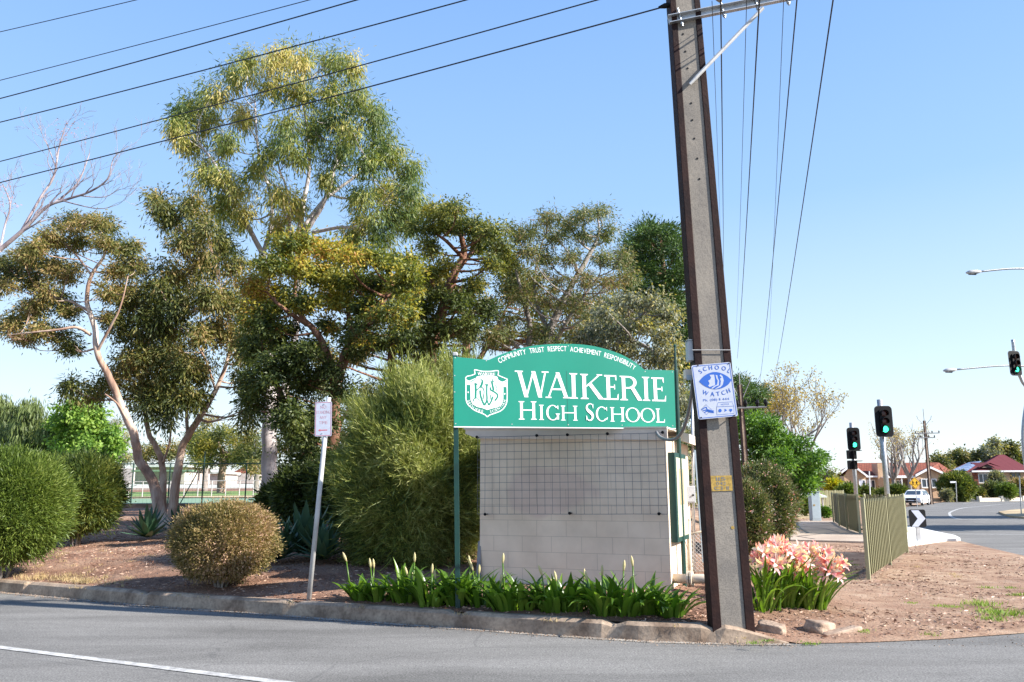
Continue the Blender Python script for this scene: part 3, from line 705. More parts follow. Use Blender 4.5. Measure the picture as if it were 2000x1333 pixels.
# wire mesh grid hung off the wall
b = MB(); d = .085
mu0, mu1 = HF.uv(938, 930)[0], HF.uv(1303, 930)[0]
vt0, vt1 = HF.uv(938, 855)[1], HF.uv(1300, 846.5)[1]; vb0, vb1 = HF.uv(940, 1004)[1], HF.uv(1300, 1004)[1]
nv, nh = 24, 10
jj = lambda a, s: .006 * noise.noise(V((a, s, 1.3)))
for i in range(nv + 1):
    t_ = i / nv; u = lerp(mu0, mu1, t_); b.tube([HF.p(u + jj(i, k), lerp(lerp(vt0, vt1, t_), lerp(vb0, vb1, t_), k / 4), d + .008 * noise.noise(V((i * .3, k, 7)))) for k in range(5)], .0032, 4)
for j in range(nh + 1):
    t_ = j / nh; b.tube([HF.p(lerp(mu0, mu1, k / 6), lerp(lerp(vt0, vt1, k / 6), lerp(vb0, vb1, k / 6), t_) + jj(k, j + 20), d + .007 + .008 * noise.noise(V((k, j * .3, 9)))) for k in range(7)], .0032 if 0 < j < nh else .0042, 4)
gr = b.build('wire_grid', 'mesh', house)
for px, py in ((937, 855), (1053, 852), (1112.5, 850.5), (1190, 848.5), (1297, 846), (953, 1004.5), (1117, 1002.5), (1290, 1003.5)):
    q = HF.uv(px, py); b = MB(); b.tube([HF.p(q[0], q[1], .002), HF.p(q[0], q[1], .11)], .008, 8); b.tube([HF.p(q[0], q[1], .096), HF.p(q[0], q[1], .104)], .02, 10); b.build('bolt', 'black', gr)
# notice board on the side wall
b = MB(); yb0, yb1 = .10, .98; z0, z1 = P(1318, 1060, 10.1).z - .3, P(1318, 884, 10.1).z - .3
nb = thing('notice_board', SD.p(yb0, z0, 0), 'green framed notice board fixed to the sunlit side of the block building', 'notice board')
b.prism([(yb0, z0), (yb1, z0), (yb1, z1), (yb0, z1)], SD, .002, .085); b.build('frame', 'dkgreen', nb, bevel=.004)
b = MB(); b.prism([(yb0 + .07, z0 + .06), (yb1 - .05, z0 + .06), (yb1 - .05, z1 - .06), (yb0 + .07, z1 - .06)], SD, .0855, .09); b.build('panel', 'noticepanel', nb)
b = MB()
b.prism([(yb0 + .25, z0 + .45), (yb1 - .3, z0 + .45), (yb1 - .3, z0 + .9), (yb0 + .25, z0 + .9)], SD, .0905, .0915)
b.build('faded_notice', 'drygrass', nb)
# grey sheet leaning at the left corner
q = HF.p(-.03, .0, .06); b = MB(); fr = Frame((q.x, q.y, .22), HF.u, (0.06, .12, 1)); b.prism([(0, 0), (.075, 0), (.04, .62), (0, .60)], fr, 0, .012)
o = b.build('leaning_board', 'conduit'); props(o, 'narrow dark grey board leaning on the left corner of the block building', 'board')
# cream pipe with a flange and an elbow
a = P(1316, 1131, 10.1); e = P(1372, 1131, 9.95)
pp = thing('cream_pipe', (e.x, e.y, .2), 'fat cream painted pipe with flange and elbow beside the block building', 'pipe')
b = MB(); el = [e + V((.0, 0, 0)), e + V((.05, -.01, -.006)), e + V((.085, -.015, -.035)), e + V((.1, -.02, -.08)), e + V((.105, -.02, -.30))]
b.tube([HF.p(HW + .01, a.z - .3, -.15), lerp(a, e, .55)] + [lerp(a, e, .8)] + el, .056, 14); b.build('pipe', 'pipe', pp, smooth=True)
b = MB(); mcen = lerp(a, e, .58); dd_ = (e - a).normalized(); b.tube([mcen - dd_ * .03, mcen - dd_ * .006], .095, 16); b.tube([mcen + dd_ * .006, mcen + dd_ * .03], .095, 16); b.build('flange', 'pipe', pp)

# ================================================================== THE BIG POLE
PY = 8.42
zc = [(P(1428, 1228, PY)), P(1404, 817, PY), P(1373, 400, PY), P(1335, 20, PY)]
lean = (zc[3].x - zc[0].x) / (zc[3].z - zc[0].z)
def pc(z):     # centre of the pole at height z
    pts_ = [(p.z, p.x) for p in zc]; 
    return zc[0].x + lean * (z - zc[0].z)
PT = 9.4
pw = lambda z: (.425 - .0115 * z) / 2
pole = thing('steel_and_concrete_pole', (pc(0), PY, .05), 'tall leaning power pole of brown steel sides and concrete core', 'power pole')
b = MB()
for s_ in (-1, 1):
    n0 = len(b.v)
    for z in (-.1, PT):
        c = pc(z); ow = pw(z); iw = ow - (.092 - .0035 * z) * 1.0
        for x, y in ((s_ * ow, -.11), (s_ * iw, -.11), (s_ * iw, .11), (s_ * ow, .11)): b.v.append((c + x, PY + y, z))
    q = [(0, 1, 5, 4), (1, 2, 6, 5), (2, 3, 7, 6), (3, 0, 4, 7), (4, 5, 6, 7)]
    b.f += [tuple(n0 + i for i in (f if s_ < 0 else f[::-1])) for f in q]
b.build('steel_channel', 'rust', pole, bevel=.006)
b = MB(); b.v = [(pc(z) + s_ * (pw(z) - (.091 - .0035 * z)), PY + y, z) for z in (-.1, PT) for s_, y in ((-1, -.098), (1, -.098), (1, .098), (-1, .098))]
b.f = [(0, 1, 5, 4), (1, 2, 6, 5), (2, 3, 7, 6), (3, 0, 4, 7), (4, 5, 6, 7)]; core = b.build('concrete_core', 'concrete', pole)
for i, (px, py) in enumerate(((1334, 67), (1338.5, 101), (1343, 134), (1350, 202), (1352, 235), (1356, 271), (1362, 310), (1366, 350))):
    q = P(px, py, PY - .1); b = MB(); b.tube([(q.x, PY - .096, q.z), (q.x, PY - .102, q.z)], .012, 10); b.build('bolt_hole', 'black', core)
def poleF(px, py, dy=.12): return P(px, py, PY - dy)
ax = Frame(poleF(1410, 945, .1), (1, 0, -lean * 0 + .0), (lean, 0, 1))
PL = Frame(P(1388, 960, PY - .1), (1, 0, .02), (lean, 0, 1))
b = MB(); b.prism([(0, 0), (.225, .0), (.225, .155), (0, .155)], PL, 0, .004); pl = b.build('number_plate', 'yellow', pole)
b = MB()
for k, s_ in enumerate(('115', '042', 'C3 11')):
    w_ = .10 if k < 2 else .15
    b.flat(text_line(s_, .112 - w_ / 2, .112 + w_ / 2, .105 - k * .046, .034), PL, .0055)
b.build('lettering', 'conduit', pl)
q = P(1431, 1031, PY - .1); b = MB(); b.tube([(q.x, PY - .097, q.z), (q.x, PY - .101, q.z)], .017, 12); b.build('paint_spot', 'yellow', pole)
# crossarm, brace, insulators
ca0, ca1 = P(1309, 38, PY - .13), P(1560, -12, PY - .13)
ca1.y -= .0
b = MB(); fr = Frame(ca0, ca1 - ca0); L_ = (ca1 - ca0).length + .5
b.prism([(-.02, -.05), (L_, -.05), (L_, .045), (-.02, .045)], fr, -.03, -.022); b.prism([(-.02, .037), (L_, .037), (L_, .045), (-.02, .045)], fr, -.022, .03); b.prism([(-.02, -.05), (L_, -.05), (L_, -.042), (-.02, -.042)], fr, -.022, .03)
arm = b.build('crossarm', 'galv', pole)
for u in (.12, .62, 1.02, 1.38):
    c = MB(); c.tube([fr.p(u, -.11, -.01), fr.p(u, .12, -.01)], .012, 8); c.tube([fr.p(u, -.09, -.01), fr.p(u, -.06, -.01)], .022, 8); c.build('bolt', 'galv', arm)
    if u > .3:
        c = MB(); c.tube([fr.p(u, .10, -.01), fr.p(u, .14, -.01), fr.p(u, .16, -.01), fr.p(u, .20, -.01), fr.p(u, .22, -.01)], [.02, .045, .03, .045, .02], 12); c.build('insulator', 'stone', arm, smooth=True)
b = MB(); br0, br1 = P(1347, 165, PY - .14), P(1490, 16, PY - .15); b.tube([br0, lerp(br0, br1, .08), br1], [.016, .022, .022], 8); b.build('brace', 'galvpale', pole)
b = MB(); c0 = V((pc(8.15), PY - .15, 8.15)); fr2 = Frame(c0 - V((.5, 0, 0)), (1, 0, .06)); b.prism([(0, -.05), (2.2, -.05), (2.2, .05), (0, .05)], fr2, -.03, .03); b.build('crossarm', 'galv', pole, bevel=.004)
b = MB(); q = P(1303, 12, PY - .05); b.tube([q + V((-.10, 0, -.02)), q + V((-.03, 0, 0)), q + V((.02, 0, .01))], [.012, .03, .03], 10); b.tube([q + V((.02, 0, .01)), q + V((.16, 0, .02))], .012, 8); b.build('wire_clamp', 'black', pole)
# strap, boxes
b = MB(); a = P(1352, 684, PY - .12); c = P(1428, 684, PY - .12); b.tube([a, c], .004, 5); b.build('strap', 'galvpale', pole)
bx = thing('pole_box', P(1349, 710, PY + .02), 'tall grey metal box strapped to the left side of the leaning pole', 'box')
b = MB(); q = P(1349.5, 687, PY); b.box(q, (.085, .14, .215)); b.build('case', 'boxgrey', bx, bevel=.008)
b = MB(); b.box(q + V((0, 0, .114)), (.095, .15, .012)); b.build('lid', 'galv', bx)
bx = thing('service_box', P(1344, 745, PY + .05), 'small cream fuse box on the left side of the leaning pole under the grey box', 'box')
b = MB(); q = P(1344, 732, PY + .02); b.box(q, (.085, .10, .10)); b.build('case', 'cream', bx, bevel=.006)
b = MB(); b.box(P(1346, 738, PY - .035), (.055, .012, .05)); b.build('label_plate', 'solar' if 0 else 'cabinet', bx)
# grey conduit from wall to pole
b = MB(); cp = [HF.p(HF.uv(1284, 845)[0], HF.uv(1284, 845)[1], .05)] + [P(px, py, Y) for px, py, Y in ((1287, 852, 9.85), (1297, 858, 9.7), (1311, 859.5, 9.5), (1324, 854, 9.3), (1336, 835, 9.05), (1346, 800, 8.8), (1351, 765, 8.6), (1353, 730, 8.47), (1355, 690, 8.42), (1352, 560, 8.42), (1349, 480, 8.42))]
cp = [V(p) for p in curve([tuple(p) for p in cp], 5)]
n_ = len(cp); b.tube(cp, [.020 if i < n_ * .72 else .012 for i in range(n_)], 8)
props(b.build('service_cable', 'conduit', smooth=True), 'thick grey cable looping from the block building wall up to the pole', 'cable')

# school watch sign on the pole
TL, TR, BR_, BL = (1354.5, 714), (1433, 708), (1441.5, 813), (1364, 820)
o_ = P(*BL, PY - .16); u_ = P(*BR_, PY - .16) - o_; v_ = P(*TL, PY - .16) - o_
WF = Frame(o_, u_, v_); w1, h1 = u_.length, v_.length
ws = thing('school_watch_sign', o_, 'white sign with blue eye emblem reading SCHOOL WATCH, tilted on the leaning pole', 'sign')
def rrect(u0, v0, u1, v1, r, n=5):
    o = []
    for cx, cy, a0 in ((u1 - r, v0 + r, -90), (u1 - r, v1 - r, 0), (u0 + r, v1 - r, 90), (u0 + r, v0 + r, 180)):
        o += [(cx + r * math.cos(R(a0 + 90 * k / n)), cy + r * math.sin(R(a0 + 90 * k / n))) for k in range(n + 1)]
    return o
b = MB(); b.prism(rrect(0, 0, w1, h1, .018), WF, -.003, 0); b.build('panel', 'offwhite', ws)
b = MB()
r_ = rrect(.012, .012, w1 - .012, h1 - .012, .016); b.flat(ribbon(r_ + r_[:2], .006), WF, .0012)
# sign px inside the 1128x1333 crop -> sheet coordinates
def wq(x, y):
    px, py = x / 10.254 + 1340, y / 10.254 + 700
    return WF.uv(px, py)
def wq_path(pts):
    q = [wq(*p) for p in curve(pts, 6)]; c = [0]
    for a, d in zip(q, q[1:]): c.append(c[-1] + math.hypot(a[0] - d[0], a[1] - d[1]))
    return lambda t: along(t, q, c)
f1 = wq_path([(262, 285), (330, 235), (410, 205), (510, 190), (625, 188), (735, 200), (810, 225), (885, 270)])
f2 = wq_path([(318, 670), (400, 700), (490, 718), (610, 716), (720, 700), (800, 670), (880, 640)])
for dx in (-.0015, .0015):
    for f_, tx, hh_ in ((f1, 'SCHOOL', .044), (f2, 'WATCH', .044)):
        b.flat([[(u + dx, v + dx * .4) for u, v in po] for po in text_path(tx, f_, hh_, .92, .22)], WF, .0014 + dx * .1)
a, c = wq(345, 868), wq(865, 835)
b.flat([[(u, v + (u - a[0]) * (c[1] - a[1]) / (c[0] - a[0])) for u, v in po] for po in text_line('Ph. (08) 11 444', a[0], c[0], a[1], .024)], WF, .0014)
eye = curve([(262, 462), (350, 365), (470, 298), (580, 278), (700, 300), (820, 360), (908, 435)], 5) + curve([(908, 440), (840, 530), (730, 595), (600, 622), (480, 605), (350, 545), (262, 468)], 5)
ep = [wq(*p) for p in eye]; cc_ = wq(585, 450); b.flat([[ep[i], cc_, ep[(i + 1) % len(ep)]] for i in range(len(ep))], WF, .0018)
# diamond with squiggle, box with three symbols
dm = [(300, 1030), (400, 930), (510, 1030), (410, 1130)]
b.flat(ribbon([wq(*p) for p in dm + dm[:2]], .003), WF, .0014)
for s_ in ([(320, 1030), (400, 980), (430, 1030), (560, 1060)], [(370, 1090), (420, 1060), (480, 1080), (560, 1090)], [(340, 1050), (400, 1040), (470, 1060), (540, 1075)]): b.flat(ribbon([wq(*p) for p in curve(s_, 4)], .010), WF, .0016)
b.flat(ribbon([wq(*p) for p in ((618, 1135), (612, 985), (640, 890), (925, 872), (955, 960), (965, 1105), (618, 1135), (612, 985))], .003), WF, .0014)
b.flat(ribbon([wq(612, 975), wq(955, 958)], .003), WF, .0014)
b.flat(text_line('NOTICE', wq(700, 940)[0], wq(860, 930)[0], wq(700, 945)[1], .016), WF, .0014)
for cx in (680, 790, 895):
    cy = 1050 - (cx - 680) * .06
    b.flat([[wq(cx + 34 * math.cos(R(-a)), cy + (36 if cx != 895 else 22) * math.sin(R(-a))) for a in range(0, 360, 40 if cx != 790 else 120)]], WF, .0014)
b.flat([[wq(870, 1040), wq(895, 1085), wq(925, 1036)]], WF, .0015)
b.build('printing', 'blue', ws)
b = MB()    # the row of faces in the eye
b.flat([[wq(*p) for p in ((470, 335), (560, 330), (575, 420), (580, 540), (510, 565), (465, 580), (442, 545), (470, 520), (460, 480), (438, 455), (480, 430), (500, 390))][::-1]], WF, .0022)
b.flat([[wq(*p) for p in ((590, 335), (625, 345), (635, 400), (660, 450), (655, 545), (600, 560), (530, 612), (500, 605), (560, 560), (620, 530), (632, 450), (605, 400))][::-1]], WF, .0022)
b.flat([[wq(*p) for p in ((690, 325), (730, 360), (752, 450), (735, 530), (690, 580), (610, 612), (575, 615), (640, 575), (685, 545), (695, 460), (680, 410), (712, 390), (670, 350))][::-1]], WF, .0022)
b.build('faces', 'offwhite', ws)
for px, py in ((1363, 714.5), (1424, 710), (1369.5, 816), (1434, 812)):
    b = MB(); q = WF.uv(px, py); b.tube([WF.p(q[0], q[1], -.06), WF.p(q[0], q[1], .006)], .007, 8); b.build('bolt', 'black', ws)

# overhead wires
def wire(p, q, r, sag, label, m='cable', grp=None):
    b = MB(); n = 24; L = (q - p).length
    b.tube([lerp(p, q, i / n) - V((0, 0, 4 * sag * (i / n) * (1 - i / n))) for i in range(n + 1)], r, 4)
    o = b.build('overhead_wire', m); props(o, label, 'wire', grp); return o
for px, py, y0, z, lab, r in ((1303, 12, 345, 7.45, 'lowest of the black wires running left from the pole', .009), (1155, 0, 305, 7.9, 'second lowest black wire running left across the big gum tree', .009), (880, 0, 228, 8.1, 'black wire running left, third from the bottom, over the crown of the big gum', .009),
                       (655, 0, 182, 8.2, 'fourth black wire from the bottom, crossing the upper left sky', .009), (565, 0, 145, 8.4, 'faint thin wire just above the four black ones at upper left', .006), (212, 0, 52, 9.0, 'thin wire cutting the top left corner of the sky', .006)):
    if px == 1303: p = P(px, py, PY - .05); z = p.z
    else: p = G(px, py, z)
    q = G(0, y0, z + .05); d = (q - p)
    far = p + d * (1.9 if px > 600 else 3.2)
    near = p if px == 1303 else p + d * ((2.4 - p.x) / d.x)
    wire(near, far, r, .12, lab)
FP = P(1450, 800, 50)
for px, py, ex, ey, z, r, lab in ((1408, 40, 1413, 545, 7.7, .011, 'leftmost dark wire hanging right of the pole'), (1481, 36, 1440, 700, 7.75, .011, 'dark wire from the brace end to the far pole'), (1556, 4, 1484, 745, 7.85, .010, 'dark wire dropping from the crossarm tip'),
                               (1627, 0, 1512, 742, 8.0, .011, 'rightmost dark wire sweeping down from the top edge'), (1530, 12, 1500, 690, 8.6, .005, 'faint thin wire between the two rightmost dark ones'), (1392, 40, 1408, 480, 8.6, .005, 'faint thin wire closest to the concrete of the pole'), (1457, 40, 1437, 660, 8.8, .005, 'faint thin wire just left of the brace end')):
    p = P(px, py, PY - .1); q = P(ex, ey, 50); d = (q - p); 
    wire(p - d * (.014 if py > 30 else .004), q, r if r > .006 else r, .25, lab)

# ================================================================== NO STANDING SIGN
def g2(px, py, zz_):   # point of the ground seen at a pixel (walk to the terrain)
    z = zz_
    for _ in range(12): p = G(px, py, z); z = .5 * z + .5 * H(p.x, p.y)
    return V((p.x, p.y, H(p.x, p.y)))
nb_ = G(603, 1172, .16); nY = nb_.y
ns = thing('no_standing_sign', (nb_.x, nY, .1), 'white parking sign reading NO STANDING ANY TIME on a leaning grey pole at the kerb', 'sign')
b = MB(); top = P(642, 779, nY); b.tube([P(602.5, 1180, nY), top], .030, 14); pst = b.build('pole', 'galvpale', ns, smooth=True)
b = MB(); b.tube([top, top + V((.0, 0, .012))], .031, 12); b.build('pole_cap', 'white', pst)
o_ = P(614.5, 853, nY - .036); u_ = P(647.5, 852, nY - .036) - o_; v_ = P(620, 785.5, nY - .036) - o_
NF = Frame(o_, u_, v_); w1, h1 = u_.length, v_.length
b = MB(); b.prism(rrect(0, 0, w1, h1, .015), NF, -.003, 0); b.build('panel', 'offwhite', ns)
b = MB(); r_ = rrect(.010, .010, w1 - .010, h1 - .010, .012); b.flat(ribbon(r_ + r_[:2], .005), NF, .0012)
b.flat([[(.045, .078), (.072, .094), (.072, .084), (w1 - .055, .084), (w1 - .055, .072), (.072, .072), (.072, .062)][::-1]], NF, .0012)
b.build('border_and_arrow', 'signred', ns)
b = MB()
for tx, k, wd_ in (('NO', 0, .36), ('STANDING', 1, .84), ('ANY', 2, .42), ('TIME', 3, .5)):
    b = MB(); b.flat(text_line(tx, w1 / 2 - w1 * wd_ / 2, w1 / 2 + w1 * wd_ / 2, h1 * (.80 - .150 * k), .040), NF, .0012); b.build('lettering', 'fadered', ns)
for py in (790, 847):
    q = NF.uv(633 if py < 800 else 629, py); b = MB(); b.tube([NF.p(q[0], q[1], -.01), NF.p(q[0], q[1], .006)], .008, 8); b.build('bolt', 'galv', ns)

# ================================================================== METAL PICKET FENCES ON THE RIGHT
def picket_fence(name, pts, label, hgt=1.22, group=None, z=.05, poff=0.0):
    root = thing(name, (pts[0][0], pts[0][1], z), label, 'fence', group)
    for i, (x, y) in enumerate(pts):
        dv = V((pts[-1][0] - pts[0][0], pts[-1][1] - pts[0][1], 0)).normalized(); b = MB(); b.box((x - dv.y * poff, y + dv.x * poff, z + hgt / 2 - .03), (.06, .06, hgt + .10), math.atan2(pts[-1][1] - pts[0][1], pts[-1][0] - pts[0][0])); b.build('post', 'fencepost', root, bevel=.006)
    for (x0, y0), (x1, y1) in zip(pts, pts[1:]):
        d = V((x1 - x0, y1 - y0, 0)); L = d.length; f = Frame((x0, y0, z), d); b = MB(); n = max(4, int((L - .1) / .105)); sp = (L - .09) / n
        for k in range(n):
            a = .045 + k * sp + .004; e = a + sp - .024; m_ = (a + e) / 2
            b.prism([(a, .07), (e, .07), (e, hgt - .05), (m_ + .022, hgt), (m_ - .022, hgt), (a, hgt - .05)], f, .004 + .016 * (k % 2), .022 + .016 * (k % 2))
        for zz_ in (.16, hgt - .16): b.prism([(.028, zz_), (L - .028, zz_), (L - .028, zz_ + .045), (.028, zz_ + .045)], f, -.03, .003)
        b.build('picket_panel', 'fence', root)
a, c = G(1697, 1134, .04), G(1772, 1080, .06)
picket_fence('picket_fence', [(a.x, a.y), (lerp(a.x, c.x, .47), lerp(a.y, c.y, .47)), (c.x, c.y)], 'two panel olive metal picket fence nearest the camera beside the path', 1.27)
fb = [gp(1632, 1022, .06), gp(1643.5, 1029.5, .06), gp(1660, 1037.5, .06), gp(1685, 1046, .06)]
picket_fence('picket_fence', fb, 'olive metal picket fence curving along the path behind the two panel fence', 1.25, poff=-.07)
picket_fence('picket_fence', [(fb[-1][0] + .1, fb[-1][1] - .1), (lerp(fb[-1][0], P(1764, 968, 25.6).x, .42), 24.7), (P(1764, 968, 25.6).x, 25.6)], 'olive metal picket fence facing the road under the nearer traffic light', 1.25)
a, c = G(1603, 999, .06), G(1632, 1001, .06)
picket_fence('picket_fence', [(a.x, a.y), (lerp(a.x, 21.5, .33), a.y + .6), (lerp(a.x, 21.5, .66), a.y + 1.0), (21.5, a.y + 1.5)], 'farthest olive picket fence behind the blue grey cabinet', 1.3)
# cabinet
q = G(1597, 1018, .08); cb = thing('service_cabinet', q, 'tall blue grey utility cabinet standing on the path by the far fence', 'cabinet')
b = MB(); b.box(q + V((0, .25, .62)), (.40, .36, 1.24)); b.build('case', 'cabinet', cb, bevel=.015)
b = MB(); b.box(q + V((.0, .25, 1.255)), (.44, .40, .03)); b.build('lid', 'cabinet', cb)
b = MB(); b.box(q + V((-.02, .066, .63)), (.32, .008, 1.08)); dr_ = b.build('door', 'cabinet', cb, bevel=.003)
b = MB(); b.box(q + V((-.08, .058, .68)), (.08, .01, .06)); b.build('plate', 'yellow', dr_)

# ================================================================== TRAFFIC LIGHTS
def rr3(cx, cz, w_, h_, r): return rrect(cx - w_ / 2, cz - h_ / 2, cx + w_ / 2, cz + h_ / 2, r)
def signal_head(root, px0, px1, py0, py1, Y, yaw=0):
    c = P((px0 + px1) / 2, (py0 + py1) / 2, Y - .18); hgt = (py1 - py0) * (Y * .985 + .2) / FPX; wd_ = (px1 - px0) * (Y * .985) / FPX
    f = Frame(c, (math.cos(yaw), math.sin(yaw), 0), (-.035, 0, 1))
    b = MB(); b.prism(rr3(0, 0, wd_, hgt, wd_ * .22), f, -.012, 0); bk = b.build('backboard', 'black', root)
    rim = rr3(0, 0, wd_ * .98, hgt * .985, wd_ * .21); b = MB(); b.flat(ribbon(rim + rim[:2], wd_ * .012), f, .002); b.build('rim', 'conduit', bk)
    b = MB(); b.prism(rr3(0, 0, wd_ * .46, hgt * .76, .05), f, -.15, -.013); b.prism(rr3(0, 0, wd_ * .48, hgt * .76, .05), f, .001, .05); b.build('housing', 'black', root)
    for k, m_ in enumerate(('deadlamp', 'deadlamp', 'greenlamp')):
        v = hgt * (.25 - .25 * k); rad = wd_ * .175
        b = MB(); b.tube([f.p(0, v, .051), f.p(0, v, .060), f.p(0, v, .066)], [rad, rad * .96, rad * .5], 20); ln_ = b.build('lamp', m_, root, smooth=True)
        b = MB()
        n0 = 0; pts2 = [R(d) for d in range(-30, 211, 15)]
        b.v = [tuple(f.p((rad + .012) * math.cos(a_), v + (rad + .012) * math.sin(a_), dd_)) for dd_ in (.05, .17) for a_ in pts2] + [tuple(f.p((rad + .022) * math.cos(a_), v + (rad + .022) * math.sin(a_), dd_)) for dd_ in (.05, .17) for a_ in pts2]
        n = len(pts2); b.f = [(i, i + 1, n + i + 1, n + i) for i in range(n - 1)] + [(2 * n + i, 3 * n + i, 3 * n + i + 1, 2 * n + i + 1) for i in range(n - 1)] + [(n + i, n + i + 1, 3 * n + i + 1, 3 * n + i) for i in range(n - 1)]
        b.build('visor', 'black', ln_)
def light_post(px0, py0, px1, py1, Y, r, label):
    t_, e = P(px0, py0, Y), P(px1, py1, Y); g = V((lerp(t_.x, e.x, (t_.z - .0) / (t_.z - e.z)), Y, 0.0))
    root = thing('traffic_light', g, label, 'traffic light', 'traffic lights on the corner')
    b = MB(); b.tube([g, t_], r, 14); b.build('pole', 'galv', root, smooth=True); return root
tr_ = light_post(1717.5, 781, 1733, 968, 27.5, .085, 'larger traffic light on a plain pole right of the smaller one')
signal_head(tr_, 1709, 1744, 793, 854, 27.5)
tr_ = light_post(1662.5, 826, 1672, 968, 37.5, .09, 'smaller traffic light with a pedestrian lantern below its black board')
signal_head(tr_, 1654.5, 1680, 835.5, 880.5, 37.5)
b = MB(); q = P(1664, 899, 37.3); pl_ = None
for dz in (.25, -.22): b.box(q + V((0, 0, dz)), (.36, .30, .40)); b.box(q + V((.18, -.2, dz + .17)), (.36, .25, .03)); b.box(q + V((-.02, -.2, dz)), (.03, .25, .36))
b.build('pedestrian_lantern', 'black', tr_, bevel=.02)
# mast arm signal
Ym = 34; bs = V((P(2012, 960, Ym).x, Ym, 0))
root = thing('traffic_light', bs, 'high traffic light on a curved mast at the right edge', 'traffic light', 'traffic lights on the corner')
b = MB(); tp = P(1978, 664, Ym); cpts = [bs, bs + V((-.05, 0, 3.4)), P(2006, 770, Ym), P(1996, 744, Ym), P(1985, 715, Ym), tp]
b.tube([V(p) for p in curve([tuple(p) for p in cpts], 6)], .07, 12); b.build('mast', 'galv', root, smooth=True)
signal_head(root, 1968, 1997, 685, 735, Ym, .25)
# street lamps
def street_lamp(hx, hy, x1, y1, x2, Y, label):
    h_ = P(hx, hy, Y); e = P(x1, y1, Y); q = P(x2, y1 + 3, Y); 
    root = thing('street_lamp', (q.x, Y, 0), label, 'street lamp')
    b = MB(); b.tube([(q.x, Y, 0), (q.x, Y, q.z * .5), (q.x - .02, Y, q.z - 1.2)] + [V(p) for p in curve([(q.x - .02, Y, q.z - 1.2), (q.x - .5, Y, q.z - .1), tuple(e), tuple(h_ + V((.35, 0, .03)))], 6)], [.11, .09, .075] + [.05] * 19, 10); b.build('pole', 'galv', root, smooth=True)
    b = MB(); b.tube([h_ + V((.40, 0, .03)), h_ + V((.2, 0, .02)), h_ + V((-.15, 0, -.01)), h_ + V((-.38, 0, -.03))], [.05, .11, .13, .04], 10); b.build('lamp_head', 'galvpale', root, smooth=True)
    b = MB(); b.tube([h_ + V((.12, 0, -.08)), h_ + V((-.25, 0, -.09))], [.08, .06], 8); b.build('diffuser', 'glass', root)
street_lamp(1901, 532, 1985, 525, 2070, 40, 'higher street lamp on a long arm entering from the right edge')
street_lamp(1855, 723.5, 1965, 714.5, 2030, 46, 'lower street lamp on a thin curved arm beside the high traffic light')
# chevron marker
q = G(1795, 1057, .12); Yc = q.y
cv = thing('chevron_marker', q, 'square black marker with white chevron arrow on a short post at the corner', 'road sign')
b = MB(); b.box((q.x, Yc, .35), (.10, .05, .60)); b.build('post', 'galvpale', cv)
o_ = P(1777.5, 1030, Yc - .04); CF = Frame(o_, (1, .05, 0), (-.03, 0, 1)); s_ = P(1811, 1030, Yc - .04).x - o_.x
b = MB(); b.prism(rrect(0, 0, s_, s_, .05), CF, -.01, 0); b.build('board', 'black', cv)
b = MB(); b.flat([[(.10 * s_, .02 * s_), (.50 * s_, .02 * s_), (.97 * s_, .48 * s_), (.60 * s_, .96 * s_), (.14 * s_, .96 * s_), (.50 * s_, .48 * s_)]], CF, .002); b.build('chevron', 'offwhite', cv)
# diamond warning sign
Yd = 62; c = P(1787, 944, Yd); gd = V((P(1791, 980, Yd).x, Yd, .05))
dg = thing('warning_sign', gd, 'yellow diamond warning sign with children symbols above the white car', 'road sign')
b = MB(); b.tube([gd, c + V((0, .05, .3))], .03, 8); b.build('post', 'galvpale', dg)
s_ = 10.5 * Yd / FPX; DF = Frame(c, (1, 0, 0)); b = MB(); s_ *= 1.08; b.prism([(-s_, 0), (0, -s_), (s_, 0), (0, s_)], DF, -.02, 0); b.build('board', 'signyellow', dg)
b = MB(); k = s_ * .88; b.flat(ribbon([(-k, 0), (0, -k), (k, 0), (0, k), (-k, 0), (0, -k)], .025), DF, .004)
for ox, sc in ((-.15, 1), (.13, .9)):
    b.flat([[(ox + .045 * math.cos(R(a)), .13 * sc + .045 * math.sin(R(a))) for a in range(0, 360, 45)]], DF, .004)
    b.flat(ribbon([(ox, .09 * sc), (ox, -.04)], .08) + ribbon([(ox, -.03), (ox - .1, -.18)], .04) + ribbon([(ox, -.03), (ox + .1, -.17)], .04) + ribbon([(ox - .11, .0), (ox, .07), (ox + .12, .02)], .035), DF, .005)
b.build('symbol', 'black', dg)
# street name sign, thin white post, thin dark posts
Yn = 84; q = P(1868, 976, Yn); q.z = .05; c = P(1867, 942, Yn)
sn = thing('street_name_sign', q, 'thin white street name blade on a post in front of the dark green bush', 'sign')
b = MB(); b.tube([q, c], .045, 8); b.build('post', 'galvpale', sn)
b = MB(); b.box(c + V((-.28, 0, .0)), (.62, .03, .16)); b.build('blade', 'white', sn)
Y_ = 60; q = P(1699, 975, Y_); b = MB(); b.tube([(q.x, Y_, .0), P(1697.5, 921, Y_)], .045, 8)
props(b.build('marker_post', 'white'), 'thin plain white post between the two traffic lights', 'post')
Y_ = 44; q = P(1994, 999, Y_); b = MB(); b.tube([(q.x, Y_, .05), P(1991, 930, Y_)], .03, 8)
props(b.build('median_post', 'galv'), 'thin grey post standing on the dry grass median at right', 'post')

